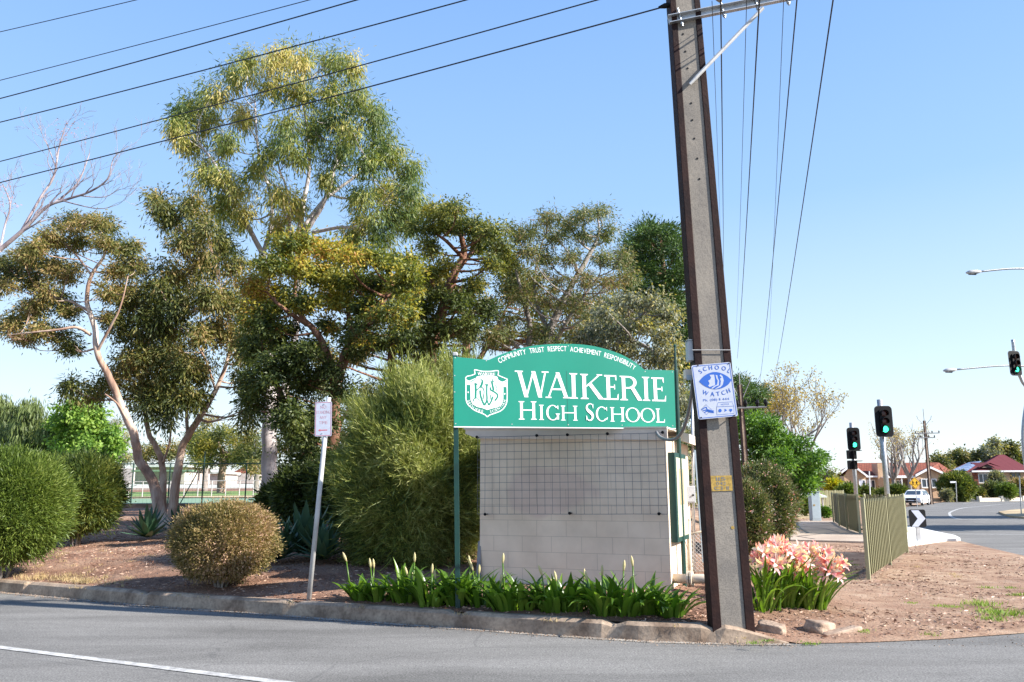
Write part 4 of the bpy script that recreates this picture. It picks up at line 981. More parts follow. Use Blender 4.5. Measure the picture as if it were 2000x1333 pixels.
# ================================================================== DISTANT POLES
def far_pole(px0, py0, px1, py1, Y, label, arms, w_=.30):
    t_ = P(px0, py0, Y); e = P(px1, py1, Y); g = V((lerp(t_.x, e.x, (t_.z) / (t_.z - e.z)), Y, 0))
    root = thing('power_pole', g, label, 'power pole')
    for s_ in (-1, 1):
        b = MB()
        for z, p in ((0, g), (1, t_)):
            k = w_ / 2 * (1.0 if z == 0 else .62)
            b.v += [(p.x + s_ * k, p.y - .08, p.z), (p.x + s_ * k * .6, p.y - .08, p.z), (p.x + s_ * k * .6, p.y + .08, p.z), (p.x + s_ * k, p.y + .08, p.z)]
        b.f = [(0, 1, 5, 4), (1, 2, 6, 5), (2, 3, 7, 6), (3, 0, 4, 7), (4, 5, 6, 7)]; b.build('steel_channel', 'rust', root)
    b = MB()
    for p, k in ((g, w_ / 2 * .6), (t_, w_ / 2 * .36)): b.v += [(p.x - k, p.y - .07, p.z), (p.x + k, p.y - .07, p.z), (p.x + k, p.y + .07, p.z), (p.x - k, p.y + .07, p.z)]
    b.f = [(0, 1, 5, 4), (1, 2, 6, 5), (2, 3, 7, 6), (3, 0, 4, 7)]; b.build('concrete_core', 'stone', root)
    for x0, y0, x1, y1, r in arms:
        b = MB(); p, q = P(x0, y0, Y - .15), P(x1, y1, Y - .15); b.tube([p, q], r, 6); am = b.build('crossarm', 'conduit', root)
        for k in (.02, .3, .7, .98):
            c = lerp(p, q, k); i_ = MB(); i_.tube([c + V((0, 0, .02)), c + V((0, 0, .12)), c + V((0, 0, .22))], [.03, .06, .03], 6); i_.build('insulator', 'black', am)
    b = MB(); b.tube([t_ - V((0, 0, .1)), t_ + V((0, 0, 1.1 * (w_ / .3) ** 2))], .03 * w_ / .3, 5)
    for s_ in (-1, 1): b.tube([t_ + V((0, -.05, -.5)), t_ + V((s_ * .6, -.05, .15)) * 1 - V((s_ * .6, 0, .15)) * (1 - w_ / .3 * .8 if w_ < .25 else 0), t_ + V((s_ * .68, -.05, .45)) - V((s_ * .68, 0, .45)) * (1 - w_ / .3 * .8 if w_ < .25 else 0)], .025 * w_ / .3, 5)
    b.build('top_bracket', 'conduit', root)
far_pole(1805, 822, 1819.5, 983, 74, 'distant brown power pole with two crossarms in front of the red roofed house', [(1787, 847, 1835, 846, .045), (1787, 856, 1826, 855, .045)])
far_pole(1444.5, 752, 1456, 910, 23, 'dark power pole with one crossarm just right of the leaning pole', [(1439, 797.5, 1497, 795, .028)], .17)

# thin posts, meter box, chain link behind the block building
Y_ = 11.6; b = MB(); q = P(1354, 1100, Y_); b.tube([(q.x, Y_, .1), P(1351, 705, Y_)], .022, 10)
props(b.build('steel_post', 'galv', smooth=True), 'tall thin galvanised post behind the school board, left of the leaning pole', 'post')
Y_ = 13; b = MB(); q = P(1373, 1080, Y_); b.box((q.x, Y_, 1.06), (.075, .04, 2.1)); b.v = [(x - (z - 1) * .03, y, z) for x, y, z in b.v]
props(b.build('flat_post', 'cabinet'), 'pale blue flat post half hidden behind the leaning pole', 'post')
q = P(1347, 966, 11.5); mb = thing('meter_box', q, 'small grey meter box on the thin galvanised post', 'box')
b = MB(); b.box(q, (.135, .14, .235)); b.build('case', 'boxgrey', mb, bevel=.008)
b = MB(); b.box(q + V((0, -.073, 0)), (.11, .006, .20)); dq = b.build('door', 'boxgrey', mb)
b = MB(); b.tube([q + V((.03, -.075, -.01)), q + V((.03, -.09, -.01))], .014, 8); b.build('latch', 'black', dq)
cf = thing('chain_link_gate', (P(1344, 1100, 11).x, 11, .3), 'low chain link fence piece with a pale post between the block building and the pole', 'fence')
b = MB(); q0 = P(1346, 1120, 11); q1 = P(1345, 1017, 11); b.tube([(q0.x, 11, .15), q1], .028, 10); b.tube([q1, q1 + V((0, 0, .02))], .02, 8); b.build('post', 'pipe', cf, smooth=True)
zt = P(1346, 1042, 11).z; zb = P(1346, 1117, 11).z; X1 = q0.x + .42
b = MB(); b.tube([(q0.x, 11, zt - .02), (X1, 11.1, zt + .06)], .016, 8); b.build('rail', 'pipe', cf, smooth=True); b = MB(); b.tube([(q0.x, 11, zb), (X1, 11.1, zb)], .010, 6); b.build('rail', 'pipe', cf, smooth=True)
b = MB(); k = -.6
while k < .42:
    for s_ in (1, -1):
        x0, x1 = (k, k + (zt - zb)) if s_ > 0 else (k + (zt - zb), k); z0_, z1_ = zb, zt
        a_, c_ = (x0, z0_), (x1, z1_)
        def clip(a, c):
            lo, hi = 0, .42
            dx = c[0] - a[0]; t0, t1 = sorted(((lo - a[0]) / dx, (hi - a[0]) / dx)); t0, t1 = max(0, t0), min(1, t1)
            return None if t0 >= t1 else ((a[0] + dx * t0, lerp(a[1], c[1], t0)), (a[0] + dx * t1, lerp(a[1], c[1], t1)))
        r_ = clip(a_, c_)
        if r_: b.tube([(q0.x + r_[0][0], 11 + r_[0][0] * .1, r_[0][1]), (q0.x + r_[1][0], 11 + r_[1][0] * .1, r_[1][1])], .0028, 3, False)
    k += .052
b.build('wire_netting', 'galvpale', cf)

# ================================================================== STONES BESIDE THE POLE
def stone(name, px, py, Y, d, rz, label, seed, m='stone', z=None):
    q = P(px, py, Y); q.z = (z if z is not None else .02) + d[2] / 2 * .8
    bm = bmesh.new(); bmesh.ops.create_cube(bm, size=1); bmesh.ops.subdivide_edges(bm, edges=bm.edges, cuts=6, use_grid_fill=True)
    for v in bm.verts:
        c = v.co.copy(); l = max(abs(c.x), abs(c.y), abs(c.z)); sph = c.normalized() * .62; c = c.lerp(sph, .35)
        c *= 1 + .16 * noise.noise(c * 2.2 + V((seed, 0, 0))) + .05 * noise.noise(c * 7 + V((seed, 3, 0)))
        v.co = V((c.x * d[0], c.y * d[1], c.z * d[2]))
    me = bpy.data.meshes.new(name); bm.to_mesh(me); bm.free(); me.materials.append(mats[m]); me.polygons.foreach_set('use_smooth', [True] * len(me.polygons))
    o = bpy.data.objects.new(name, me); COL.objects.link(o); o.location = q; o.rotation_euler = (0.1, .12 * (seed % 3 - 1), rz); props(o, label, 'rock'); return o
stone('rock', 1506, 1222, 8.62, (.27, .17, .13), -.55, 'rounded buff rock beside the base of the leaning pole', 2)
stone('broken_kerb_block', 1601, 1226, 8.72, (.32, .20, .13), .75, 'broken concrete block at the right end of the flower bed', 5)
stone('broken_kerb_block', 1640, 1243, 8.62, (.5, .10, .05), .35, 'low flat strip of broken kerb sunk in the dirt at right', 9)

# ================================================================== CAR
Yk = 68
cg = P(1790, 987, Yk); cg.z = .07
car = thing('parked_car', cg, 'white hatchback parked on the verge in front of the cream house', 'car')
CA = R(-128)     # heading: nose towards the camera, a little to the left
ca_, sa_ = math.cos(CA), math.sin(CA)
def cw(x, y, z):
    x, y, z = x * .84, y * .84, z * .84
    return V((cg.x + x * ca_ - y * sa_, cg.y + x * sa_ + y * ca_, cg.z + z))
prof = [(-2.05, .35), (-2.1, .62), (-2.02, .95), (-1.95, 1.05), (-1.45, 1.42), (-.9, 1.50), (.1, 1.48), (.45, 1.40), (1.15, 1.0), (1.75, .88), (2.05, .74), (2.12, .55), (2.08, .33), (1.8, .22), (-1.8, .22)]
b = MB(); secs = [(-.88, .90, .93), (-.80, 1, 1), (.80, 1, 1), (.88, .90, .93)]
vs = []
for y, k, _k in secs:
    for x, z in prof:
        inset = 0 if z < .98 else .18 * (z - .95) / .55 * (1 if y > 0 else -1)
        yy = y - inset; vs.append(tuple(cw(x * (1 if k == 1 else .975), yy, z if k == 1 else .22 + (z - .22) * .96)))
n = len(prof); b.v = vs
for s_ in range(3):
    for i in range(n): j = (i + 1) % n; b.f.append((s_ * n + i, s_ * n + j, (s_ + 1) * n + j, (s_ + 1) * n + i))
b.f.append(tuple(range(n))[::-1]); b.f.append(tuple(3 * n + i for i in range(n)))
b.build('body', 'carpaint', car, bevel=.03)
def quad(name, pts, m): b = MB(); b.add([cw(*p) for p in pts], [(0, 1, 2, 3)]); return b.build(name, m, car)
quad('windscreen', [(1.12, -.68, 1.04), (1.12, .68, 1.04), (.52, .60, 1.395), (.52, -.60, 1.395)], 'glass')
quad('rear_window', [(-1.92, .66, 1.10), (-1.92, -.66, 1.10), (-1.52, -.6, 1.40), (-1.52, .6, 1.40)], 'glass')
for s_ in (-1, 1):
    for x0, x1, x2, x3 in ((.95, .05, .05, .42), (-.03, -.95, -.9, -.03), (-1.03, -1.7, -1.35, -.98)): quad('side_window', [(x0, s_ * .89, 1.02), (x1, s_ * .89, 1.02), (x2, s_ * .745, 1.40), (x3, s_ * .745, 1.40)], 'glass')
    quad('headlight', [(2.10, s_ * .48, .62), (1.92, s_ * .84, .66), (1.88, s_ * .82, .80), (2.06, s_ * .5, .75)], 'headlamp')
    b = MB(); b.box(cw(.72, s_ * .98, 1.05), (.12, .2, .14), CA); b.build('mirror', 'carpaint', car)
    for x in (-1.28, 1.32):
        b = MB(); b.tube([cw(x, s_ * .72, .32), cw(x, s_ * .905, .32)], .27, 20); wh = b.build('wheel', 'rubber', car)
        b = MB(); b.tube([cw(x, s_ * .906, .32), cw(x, s_ * .915, .32)], .17, 14); b.build('rim', 'galvpale', wh)
quad('grille', [(2.135, -.45, .50), (2.135, .45, .50), (2.095, .45, .70), (2.095, -.45, .70)], 'black')
quad('air_intake', [(2.125, -.6, .30), (2.125, .6, .30), (2.15, .6, .44), (2.15, -.6, .44)], 'black')
quad('number_plate', [(2.16, -.25, .44), (2.16, .25, .44), (2.15, .25, .52), (2.15, -.25, .52)], 'white')

# ================================================================== HOUSES ON THE FAR SIDE
def planar(b, f, s_=1): b.uv = lambda v: ((v - f.o).dot(f.u) * s_, (v - f.o).dot(f.v) * s_); return b
def wall_quad(name, pts, m, root, fr=None):
    f = fr or Frame(pts[0], pts[1] - pts[0], pts[-1] - pts[0]); b = MB(); b.add(pts, [tuple(range(len(pts)))]); return planar(b, f).build(name, m, root)
def window(root, x0, x1, y0, y1, Y, bars=2, glass='glass', frame='white', blind=False):
    a, c = P(x0, y1, Y), P(x1, y0, Y); b = MB(); w_ = c.x - a.x; h_ = c.z - a.z; f = Frame((a.x, Y, a.z), (1, 0, 0))
    for u0, u1, v0, v1 in [(0, w_, 0, .09), (0, w_, h_ - .09, h_), (0, .09, .09, h_ - .09), (w_ - .09, w_, .09, h_ - .09)] + [(w_ * k / bars - .04, w_ * k / bars + .04, .09, h_ - .09) for k in range(1, bars)]:
        b.prism([(u0, v0), (u1, v0), (u1, v1), (u0, v1)], f, -.05, .05)
    o = b.build('window', frame, root)
    b = MB(); b.add([f.p(.05, .05, .0), f.p(w_ - .05, .05, .0), f.p(w_ - .05, h_ - .05, .0), f.p(.05, h_ - .05, .0)], [(0, 1, 2, 3)]); b.build('pane', glass, o)
    b = MB(); b.prism([(-.1, -.12), (w_ + .1, -.12), (w_ + .1, -.003), (-.1, -.003)], f, -.02, .14); b.build('sill', 'cream_brick' if frame == 'white' else 'white', o)
    if blind: b = MB(); b.add([f.p(.09, .25, .03), f.p(w_ * .62, .25, .03), f.p(w_ * .62, h_ - .1, .03), f.p(.09, h_ - .1, .03)], [(0, 1, 2, 3)]); b.build('blind', 'offwhite', o)
Yh = 95
h1_ = thing('brick_house', (P(1750, 975, Yh + 4).x, Yh + 4, 0), 'cream brick house with terracotta tiled roof and two front gables', 'house')
C3 = lambda x, y: (1620 + x / 5.263, 840 + y / 5.263)
def W3(x, y, Y=Yh): return P(*C3(x, y), Y)
zg = 0.0
def ground(p): return V((p.x, p.y, zg))
gl = [W3(140, 430), W3(200, 352), W3(368, 478)]
D_ = V((0, 9, 0))
# left gable block
b = MB(); p0, p1, pk = W3(150, 475), W3(370, 475), W3(215, 362)
fr0 = Frame(ground(p0), (1, 0, 0)); b.add([ground(p0), ground(p1), p1, pk, V((p0.x, p0.y, p1.z))], [(0, 1, 2, 3, 4)]); b.add([ground(p1), ground(p1) + D_, p1 + D_, p1], [(0, 1, 2, 3)]); b.add([ground(p0) + D_, ground(p0), V((p0.x, p0.y, p1.z)), V((p0.x, p0.y + 9, p1.z))], [(0, 1, 2, 3)])
planar(b, fr0).build('wall', 'cream_brick', h1_)
# middle wall, set back
b = MB(); q0, q1 = W3(340, 470, Yh + 1.5), W3(890, 470, Yh + 1.5); b.add([ground(q0), ground(q1), q1, q0], [(0, 1, 2, 3)]); planar(b, Frame(ground(q0), (1, 0, 0))).build('wall', 'cream_brick', h1_)
# right gable block
b = MB(); r0, r1, rk = W3(885, 468), W3(1190, 468), W3(1025, 392); b.add([ground(r0), ground(r1), r1, rk, r0], [(0, 1, 2, 3, 4)]); b.add([ground(r1), ground(r1) + D_, r1 + D_, r1], [(0, 1, 2, 3)]); b.add([ground(r0) + V((0, 1.5, 0)), ground(r0), r0, r0 + V((0, 1.5, 0))], [(0, 1, 2, 3)])
planar(b, Frame(ground(r0), (1, 0, 0))).build('wall', 'cream_brick', h1_)
# roofs
ridge0, ridge1 = W3(268, 340, Yh + 5), W3(1120, 335, Yh + 5)
e0, e1 = W3(240, 470, Yh + .9), W3(900, 470, Yh + .9); e2 = W3(1252, 420, Yh + 4)
def roof(name, quads, m='red_tile', root=h1_):
    b = MB(); n0 = 0
    for q in quads: b.add(q, [tuple(range(len(q)))])
    c = quads[0]; f = Frame(c[0], c[1] - c[0], c[-1] - c[0]); return planar(b, f).build(name, m, root)
roof('roof', [[e0, e1, ridge1, ridge0]]); roof('roof', [[W3(1195, 468, Yh + .3), e2, ridge1, lerp(ridge1, rk, .1)], [rk + V((0, -.35, .05)), W3(1200, 470, Yh - .35), W3(1252, 425, Yh + 6), ridge1]])
roof('roof', [[rk + V((0, -.35, .08)), W3(872, 472, Yh - .35), W3(872, 440, Yh + 3), lerp(rk, ridge1, .5)]])
roof('roof', [[pk + V((0, -.35, .1)), W3(380, 482, Yh - .35), W3(380, 470, Yh + 2), ridge0]]); roof('roof', [[W3(112, 440, Yh - .35), pk + V((0, -.35, .1)), ridge0, W3(112, 415, Yh + 5)]])
roof('roof', [[ridge0, ridge1, ridge1 + V((2, 5, -2.2)), ridge0 + V((-2, 5, -2.2))]])
b = MB()
for l in ([pk, W3(382, 486)], [W3(108, 444), pk], [rk, W3(1205, 474)], [W3(868, 476), rk]): 
    a, c = [p + V((0, -.42, .04)) for p in l]; b.add([a - V((0, 0, .13)), c - V((0, 0, .13)), c + V((0, 0, .13)), a + V((0, 0, .13))], [(0, 1, 2, 3)]); b.add([a + V((0, .1, .13)), c + V((0, .1, .13)), c + V((0, .0, .13)), a + V((0, .0, .13))], [(0, 1, 2, 3)])
b.build('bargeboard', 'white', h1_)
b = MB(); a, c = W3(375, 480, Yh + .7), W3(880, 480, Yh + .7); b.box(((a.x + c.x) / 2, a.y, a.z), (c.x - a.x, .15, .18)); b.build('gutter', 'white', h1_)
b = MB(); a, c = W3(485, 345, Yh + .6), W3(556, 345, Yh + .6); b.box(((a.x + c.x) / 2, Yh + 1.2, a.z / 2), (c.x - a.x, 1.5, a.z)); planar(b, Frame((a.x, Yh, 0), (1, 0, 0))).build('chimney', 'cream_brick', h1_)
window(h1_, *[v for v in (C3(308, 0)[0], C3(405, 0)[0], C3(0, 512)[1], C3(0, 608)[1])], Yh + 1.44, 1, blind=True) if 0 else window(h1_, C3(308, 0)[0], C3(368, 0)[0], C3(0, 512)[1], C3(0, 608)[1], Yh - .03, 1, blind=True)
window(h1_, C3(384, 0)[0], C3(468, 0)[0], C3(0, 512)[1], C3(0, 606)[1], Yh + 1.44, 2, blind=True)
window(h1_, C3(948, 0)[0], C3(1098, 0)[0], C3(0, 502)[1], C3(0, 595)[1], Yh - .03, 3, 'solar' if 0 else 'glass', blind=False)
window(h1_, C3(690, 0)[0], C3(745, 0)[0], C3(0, 515)[1], C3(0, 575)[1], Yh + 1.44, 2)
b = MB(); a, c = W3(770, 700, Yh + 1.4), W3(835, 515, Yh + 1.4); b.box(((a.x + c.x) / 2, Yh + 1.42, c.z / 2), (c.x - a.x, .06, c.z)); b.build('door', 'timber', h1_)
b = MB(); a, c = W3(560, 488, Yh - .2), W3(885, 488, Yh - .2); b.box(((a.x + c.x) / 2, Yh + .6, a.z), (c.x - a.x, 1.6, .14)); b.build('porch_roof', 'white', h1_)
for x in (600, 740): b = MB(); q = W3(x, 500, Yh - .1); b.tube([(q.x, q.y, 0), q], .07, 8); b.build('porch_post', 'white', h1_)
# garden walls
def low_wall(px0, px1, Y0, Y1, hgt, m, label):
    a, c = P(px0, 972, Y0), P(px1, 972, Y1); f = Frame((a.x, a.y, 0), V((c.x - a.x, c.y - a.y, 0))); L = math.hypot(c.x - a.x, c.y - a.y); b = MB(); b.prism([(0, 0), (L, 0), (L, hgt), (0, hgt)], f, -.2, 0); n = max(2, int(L / 3))
    o = thing('garden_wall', (a.x, a.y, 0), label, 'wall'); planar(b, f).build('wall', m, o)
    b = MB()
    for k in range(n + 1): b.prism([(L * k / n - .18, 0), (L * k / n + .18, 0), (L * k / n + .18, hgt + .18), (L * k / n - .18, hgt + .18)], f, -.28, .08)
    b.build('piers', m, o)
low_wall(1812, 1886, 84, 86, .42, 'cream_brick', 'low brick garden wall in front of the cream brick house')
low_wall(1914, 2040, 88, 92, .38, 'cream', 'low pale cream garden wall before the maroon roofed house')
# maroon roofed house
Yq = 100; h2_ = thing('brick_house', (P(1950, 975, Yq + 5).x, Yq + 5, 0), 'house with maroon sheet roof and blue solar panels at the right edge', 'house')
W4 = lambda x, y, Y=Yq: W3(x, y, Y)
ap = W4(1750, 255, Yq + 5); el_, er = W4(1462, 425, Yq), W4(2100, 420, Yq)
roof('roof', [[el_, er, ap + V((.6, 0, 0)), ap]], 'maroon', h2_); roof('roof', [[W4(1415, 432, Yq + 9), el_, ap, ap + V((-.1, .5, 0))]], 'maroon', h2_); roof('roof', [[er, er + V((1, 10, 0)), ap + V((.6, .5, 0)), ap + V((.6, 0, 0))]], 'maroon', h2_)
b = MB(); gk, ga, gb = W4(1622, 350, Yq + .8), W4(1555, 388, Yq + .3), W4(1705, 388, Yq + .3); b.add([ga, gb, gk], [(0, 1, 2)]); gq = b.build('gablet', 'timber', h2_)
b = MB(); b.add([gk + V((0, -.6, .12)), ga + V((-.5, -.6, 0)), ga + V((0, 2.2, .7)), gk + V((0, 3.6, .1))], [(0, 1, 2, 3)]); b.add([gk + V((0, -.6, .12)), gb + V((.5, -.6, 0)), gb + V((0, 2.2, .7)), gk + V((0, 3.6, .1))], [(0, 1, 2, 3)])
planar(b, Frame(ga, (1, 0, 0))).build('gablet_roof', 'maroon', gq)
s0, s1, s2, s3 = W4(1262, 418, Yq + 4), W4(1440, 430, Yq + 4), W4(1600, 330, Yq + 9), W4(1435, 345, Yq + 9)
roof('roof', [[s0 + V((-.5, 0, -.12)), s1 + V((1.8, 0, -.12)), s2 + V((1.8, 0, .0)), s3 + V((-.5, 0, -.0))]], 'maroon', h2_)
roof('solar_panel', [[s0 + V((0, -.05, .10)), s1 + V((-.3, -.05, .10)), s2 + V((-.4, 0, .15)), s3 + V((0, 0, .15))]], 'solar', h2_)
b = MB(); a, c = W4(1490, 430), W4(2100, 430); b.add([V((a.x, Yq + .6, 0)), V((c.x, Yq + .6, 0)), V((c.x, Yq + .6, a.z)), V((a.x, Yq + .6, a.z))], [(0, 1, 2, 3)]); b.add([V((a.x, Yq + 9, 0)), V((a.x, Yq + .6, 0)), V((a.x, Yq + .6, a.z)), V((a.x, Yq + 9, a.z))], [(0, 1, 2, 3)]); planar(b, Frame((a.x, Yq, 0), (1, 0, 0))).build('wall', 'cream_brick', h2_)
window(h2_, C3(1535, 0)[0], C3(1668, 0)[0], C3(0, 448)[1], C3(0, 545)[1], Yq + .52, 3); window(h2_, C3(1870, 0)[0], C3(1960, 0)[0], C3(0, 440)[1], C3(0, 520)[1], Yq + .52, 2, frame='fence')
b = MB(); b.box(((el_.x + er.x) / 2, Yq - .05, el_.z - .02), (er.x - el_.x, .12, .2)); b.build('gutter', 'white', h2_)
for x in (1500,): 
    for k in range(1): b = MB(); q = W4(x + 15, 430); b.box((q.x, Yq + .45, q.z / 2), (.5, .3, q.z)); planar(b, Frame((q.x, Yq, 0), (1, 0, 0))).build('pier', 'red_tile', h2_)
# pale shed behind bright tree
q = P(1585, 985, 46); sh = thing('garden_shed', (q.x, 48, 0), 'low pale roofed carport behind the bright green tree', 'shed')
b = MB(); b.box((q.x - .6, 48, 1.0), (3.4, 3, .08)); b.v = [(x, y, z + (.35 if y > 48 else 0)) for x, y, z in b.v]; b.build('roof', 'paleroof', sh)
for dx in (-2.1, -.6, .9): b = MB(); b.tube([(q.x + dx, 46.7, 0), (q.x + dx, 46.7, .97)], .04, 6); b.build('post', 'galvpale', sh)
b = MB(); b.box((q.x - .6, 49.3, .5), (3.2, .06, 1.0)); b.build('wall', 'palewall', sh)

# ================================================================== LEFT BACKGROUND: COURT FENCE, PAVILION, BUILDINGS
def Hp(px, Y): p = P(px, 950, Y); return V((p.x, Y, H(p.x, Y)))
cfz = thing('court_fence', Hp(400, 30), 'tall wire tennis court fence on thin dark posts behind the gum trees', 'fence')
fx = [215, 258, 330, 396, 480, 560]
tops = []
for px in fx:
    p = Hp(px, 30.2); t_ = V((p.x + .0, 30.2, P(px, 882 if px in (396,) else 906, 30.2).z)); b = MB(); b.tube([p, t_], .028, 6); b.build('post', 'dkgreen', cfz); tops.append((p, t_))
b = MB(); zz_ = P(400, 906, 30.2).z; b.tube([(tops[0][0].x, 30.2, zz_), (tops[-1][0].x, 30.2, zz_)], .018, 6); b.tube([(tops[0][0].x, 30.2, 1.25), (tops[-1][0].x, 30.2, 1.2)], .015, 6); b.build('rail', 'dkgreen', cfz)
b = MB(); a = Hp(352, 30.2); b.tube([a, V((Hp(385, 30.2).x, 30.2, 2.2))], .02, 6); b.build('stay', 'dkgreen', cfz)
b = MB(); x = tops[0][0].x
while x < tops[-1][0].x: b.tube([(x, 30.2, H(x, 30.2) + .05), (x, 30.2, zz_)], .0022, 3, False); x += .14
z = 1.3
while z < zz_: b.tube([(tops[0][0].x, 30.2, z), (tops[-1][0].x, 30.2, z)], .0022, 3, False); z += .14
b.build('wire_netting', 'dkgreen', cfz)
f2 = thing('court_fence', Hp(400, 43), 'farther low rail fence between the court and the lawn', 'fence')
for k in range(13):
    p = Hp(225 + k * 27, 46); b = MB(); b.tube([p, p + V((0, 0, .95))], .03, 6); b.build('post', 'galvpale', f2)
b = MB(); p, q = Hp(225, 46), Hp(549, 46); b.tube([p + V((0, 0, .93)), q + V((0, 0, .93))], .022, 6); b.tube([p + V((0, 0, .5)), q + V((0, 0, .5))], .015, 6); b.build('rail', 'galvpale', f2)
b = MB(); p, q = Hp(235, 29.8), Hp(560, 29.8); b.box(((p.x + q.x) / 2, 29.8, p.z + .06), (q.x - p.x, .10, .2)); props(b.build('sleeper_edging', 'timber'), 'low dark sleeper wall edging the court below the wire fence', 'edging')
pv = thing('pavilion', Hp(330, 72), 'pale flat roofed pavilion beyond the lawn between the gum trunks', 'building')
def bx3(px0, px1, py0, py1, Y, dep, m, name, root):
    a, c = P(px0, py1, Y), P(px1, py0, Y); b = MB(); b.box(((a.x + c.x) / 2, Y + dep / 2, (a.z + c.z) / 2), (c.x - a.x, dep, c.z - a.z)); return b.build(name, m, root, bevel=.02)
bx3(262, 362, 913, 946, 72, 6, 'palewall', 'wall', pv); bx3(255, 368, 908, 913, 71, 8, 'paleroof', 'roof', pv)
for x in (258, 292, 374): bx3(x, x + 1.8, 916, 946, 70, .1, 'dkgreen', 'post', pv)
bx3(256, 376, 918, 922, 69.9, 1.0, 'court', 'awning', pv)
for x in (285, 310, 335): bx3(x, x + 12, 920, 940, 71.85, .1, 'glass', 'window', pv)
bw = thing('rear_wall', Hp(230, 80), 'long pale rendered wall behind the pavilion', 'wall'); bx3(205, 262, 915, 946, 80, .3, 'palewall', 'wall', bw); bx3(372, 405, 930, 946, 80, .3, 'palewall', 'wall', bw)
ws2 = thing('white_shed', Hp(430, 86), 'white shed seen right of the pavilion under far trees', 'shed'); bx3(408, 438, 926, 947, 82, 4, 'palewall', 'wall', ws2); bx3(405, 441, 922, 926, 81.7, 4.6, 'paleroof', 'roof', ws2)
rh = thing('distant_roof', Hp(475, 90), 'red roofed distant building glimpsed among trees', 'building'); bx3(455, 495, 925, 945, 90, 5, 'palewall', 'wall', rh)
a, c = P(452, 925, 90), P(498, 925, 90); b = MB(); b.v = [(a.x, 90, a.z), (c.x, 90, a.z), (c.x, 95, a.z), (a.x, 95, a.z), (lerp(a.x, c.x, .3), 92.5, a.z + 1), (lerp(a.x, c.x, .7), 92.5, a.z + 1)]; b.f = [(0, 1, 5, 4), (1, 2, 5), (2, 3, 4, 5), (3, 0, 4)]; b.uv = lambda v: (v.x, v.z); b.build('roof', 'red_tile', rh)

# ================================================================== PLANTS
rng = np.random.default_rng(11)
def np_mesh(name, verts, nper, m, parent=None, extra=None):
    """many equal polygons with nper corners each -> one mesh"""
    o0 = np.array(root_loc(parent)) if parent else np.zeros(3)
    nv = len(verts); nf = nv // nper
    me = bpy.data.meshes.new(name); me.vertices.add(nv); me.vertices.foreach_set('co', (verts - o0).astype(np.float32).ravel())
    me.loops.add(nv); me.loops.foreach_set('vertex_index', np.arange(nv, dtype=np.int32))
    me.polygons.add(nf); me.polygons.foreach_set('loop_start', np.arange(0, nv, nper, dtype=np.int32))
    try: me.polygons.foreach_set('loop_total', np.full(nf, nper, dtype=np.int32))
    except Exception: pass
    me.update(calc_edges=True); me.materials.append(mats[m] if isinstance(m, str) else m)
    o = bpy.data.objects.new(name, me); COL.objects.link(o)
    if parent: o.parent = parent
    return o
def norm(a): return a / np.maximum(1e-9, np.linalg.norm(a, axis=1, keepdims=True))
def leaf_quads(c, d, L, W, curl=.25, face=None):
    n = len(c); d = norm(d); h = rng.normal(size=(n, 3)); h = h if face is None else norm(face) + h * .42; r = norm(np.cross(h, d)); nn = np.cross(r, d)
    L = L[:, None]; W = W[:, None]
    mid = c + d * L * .45 + nn * L * curl * .12
    tip = c + d * L - nn * L * curl * .12
    q = np.stack([c, mid + r * W / 2, tip, mid - r * W / 2], 1)
    return q.reshape(-1, 3)
def sph(n): return norm(rng.normal(size=(n, 3)))
def spray_leaves(cen, rad, per, L, W, droop, outw=None, spread=1.0, flat=.75, face=None):
    """leaves hung in small sprays: cen (k,3), rad (k,)"""
    k = len(cen); c = np.repeat(cen, per, 0); rr = np.repeat(rad, per)[:, None]
    off = rng.normal(size=(k * per, 3)) * .5; off[:, 2] *= flat
    p = c + off * rr
    d = rng.normal(size=(k * per, 3)) * .55 * spread + off * .9 + np.array([0, 0, -droop])
    if outw is not None: d = d + np.repeat(outw, per, 0)
    n = len(p); fc = None if face is None else np.repeat(face, per, 0) * 1.0 + off * .7 + np.array([0, 0, .25])
    return leaf_quads(p, d, L * rng.uniform(.6, 1.25, n), W * rng.uniform(.7, 1.3, n), face=fc)
def ellipsoid_pts(c, r, n, power=2.2):
    s = sph(n) * (rng.uniform(0, 1, n) ** (1 / power))[:, None]
    return np.array(c) + s * np.array(r), s
def clumpy(c, r, n):
    """spray centres of one clump with a lumpy outline"""
    p, s = ellipsoid_pts(c, r, n, 2.6)
    ph = rng.uniform(0, 6.28, 3)
    k = 1 + .22 * np.sin(s[:, 0:1] * 5 + ph[0]) * np.sin(s[:, 1:2] * 5 + ph[1]) + .18 * np.sin(s[:, 2:3] * 6 + ph[2])
    return np.array(c) + (p - np.array(c)) * k, s
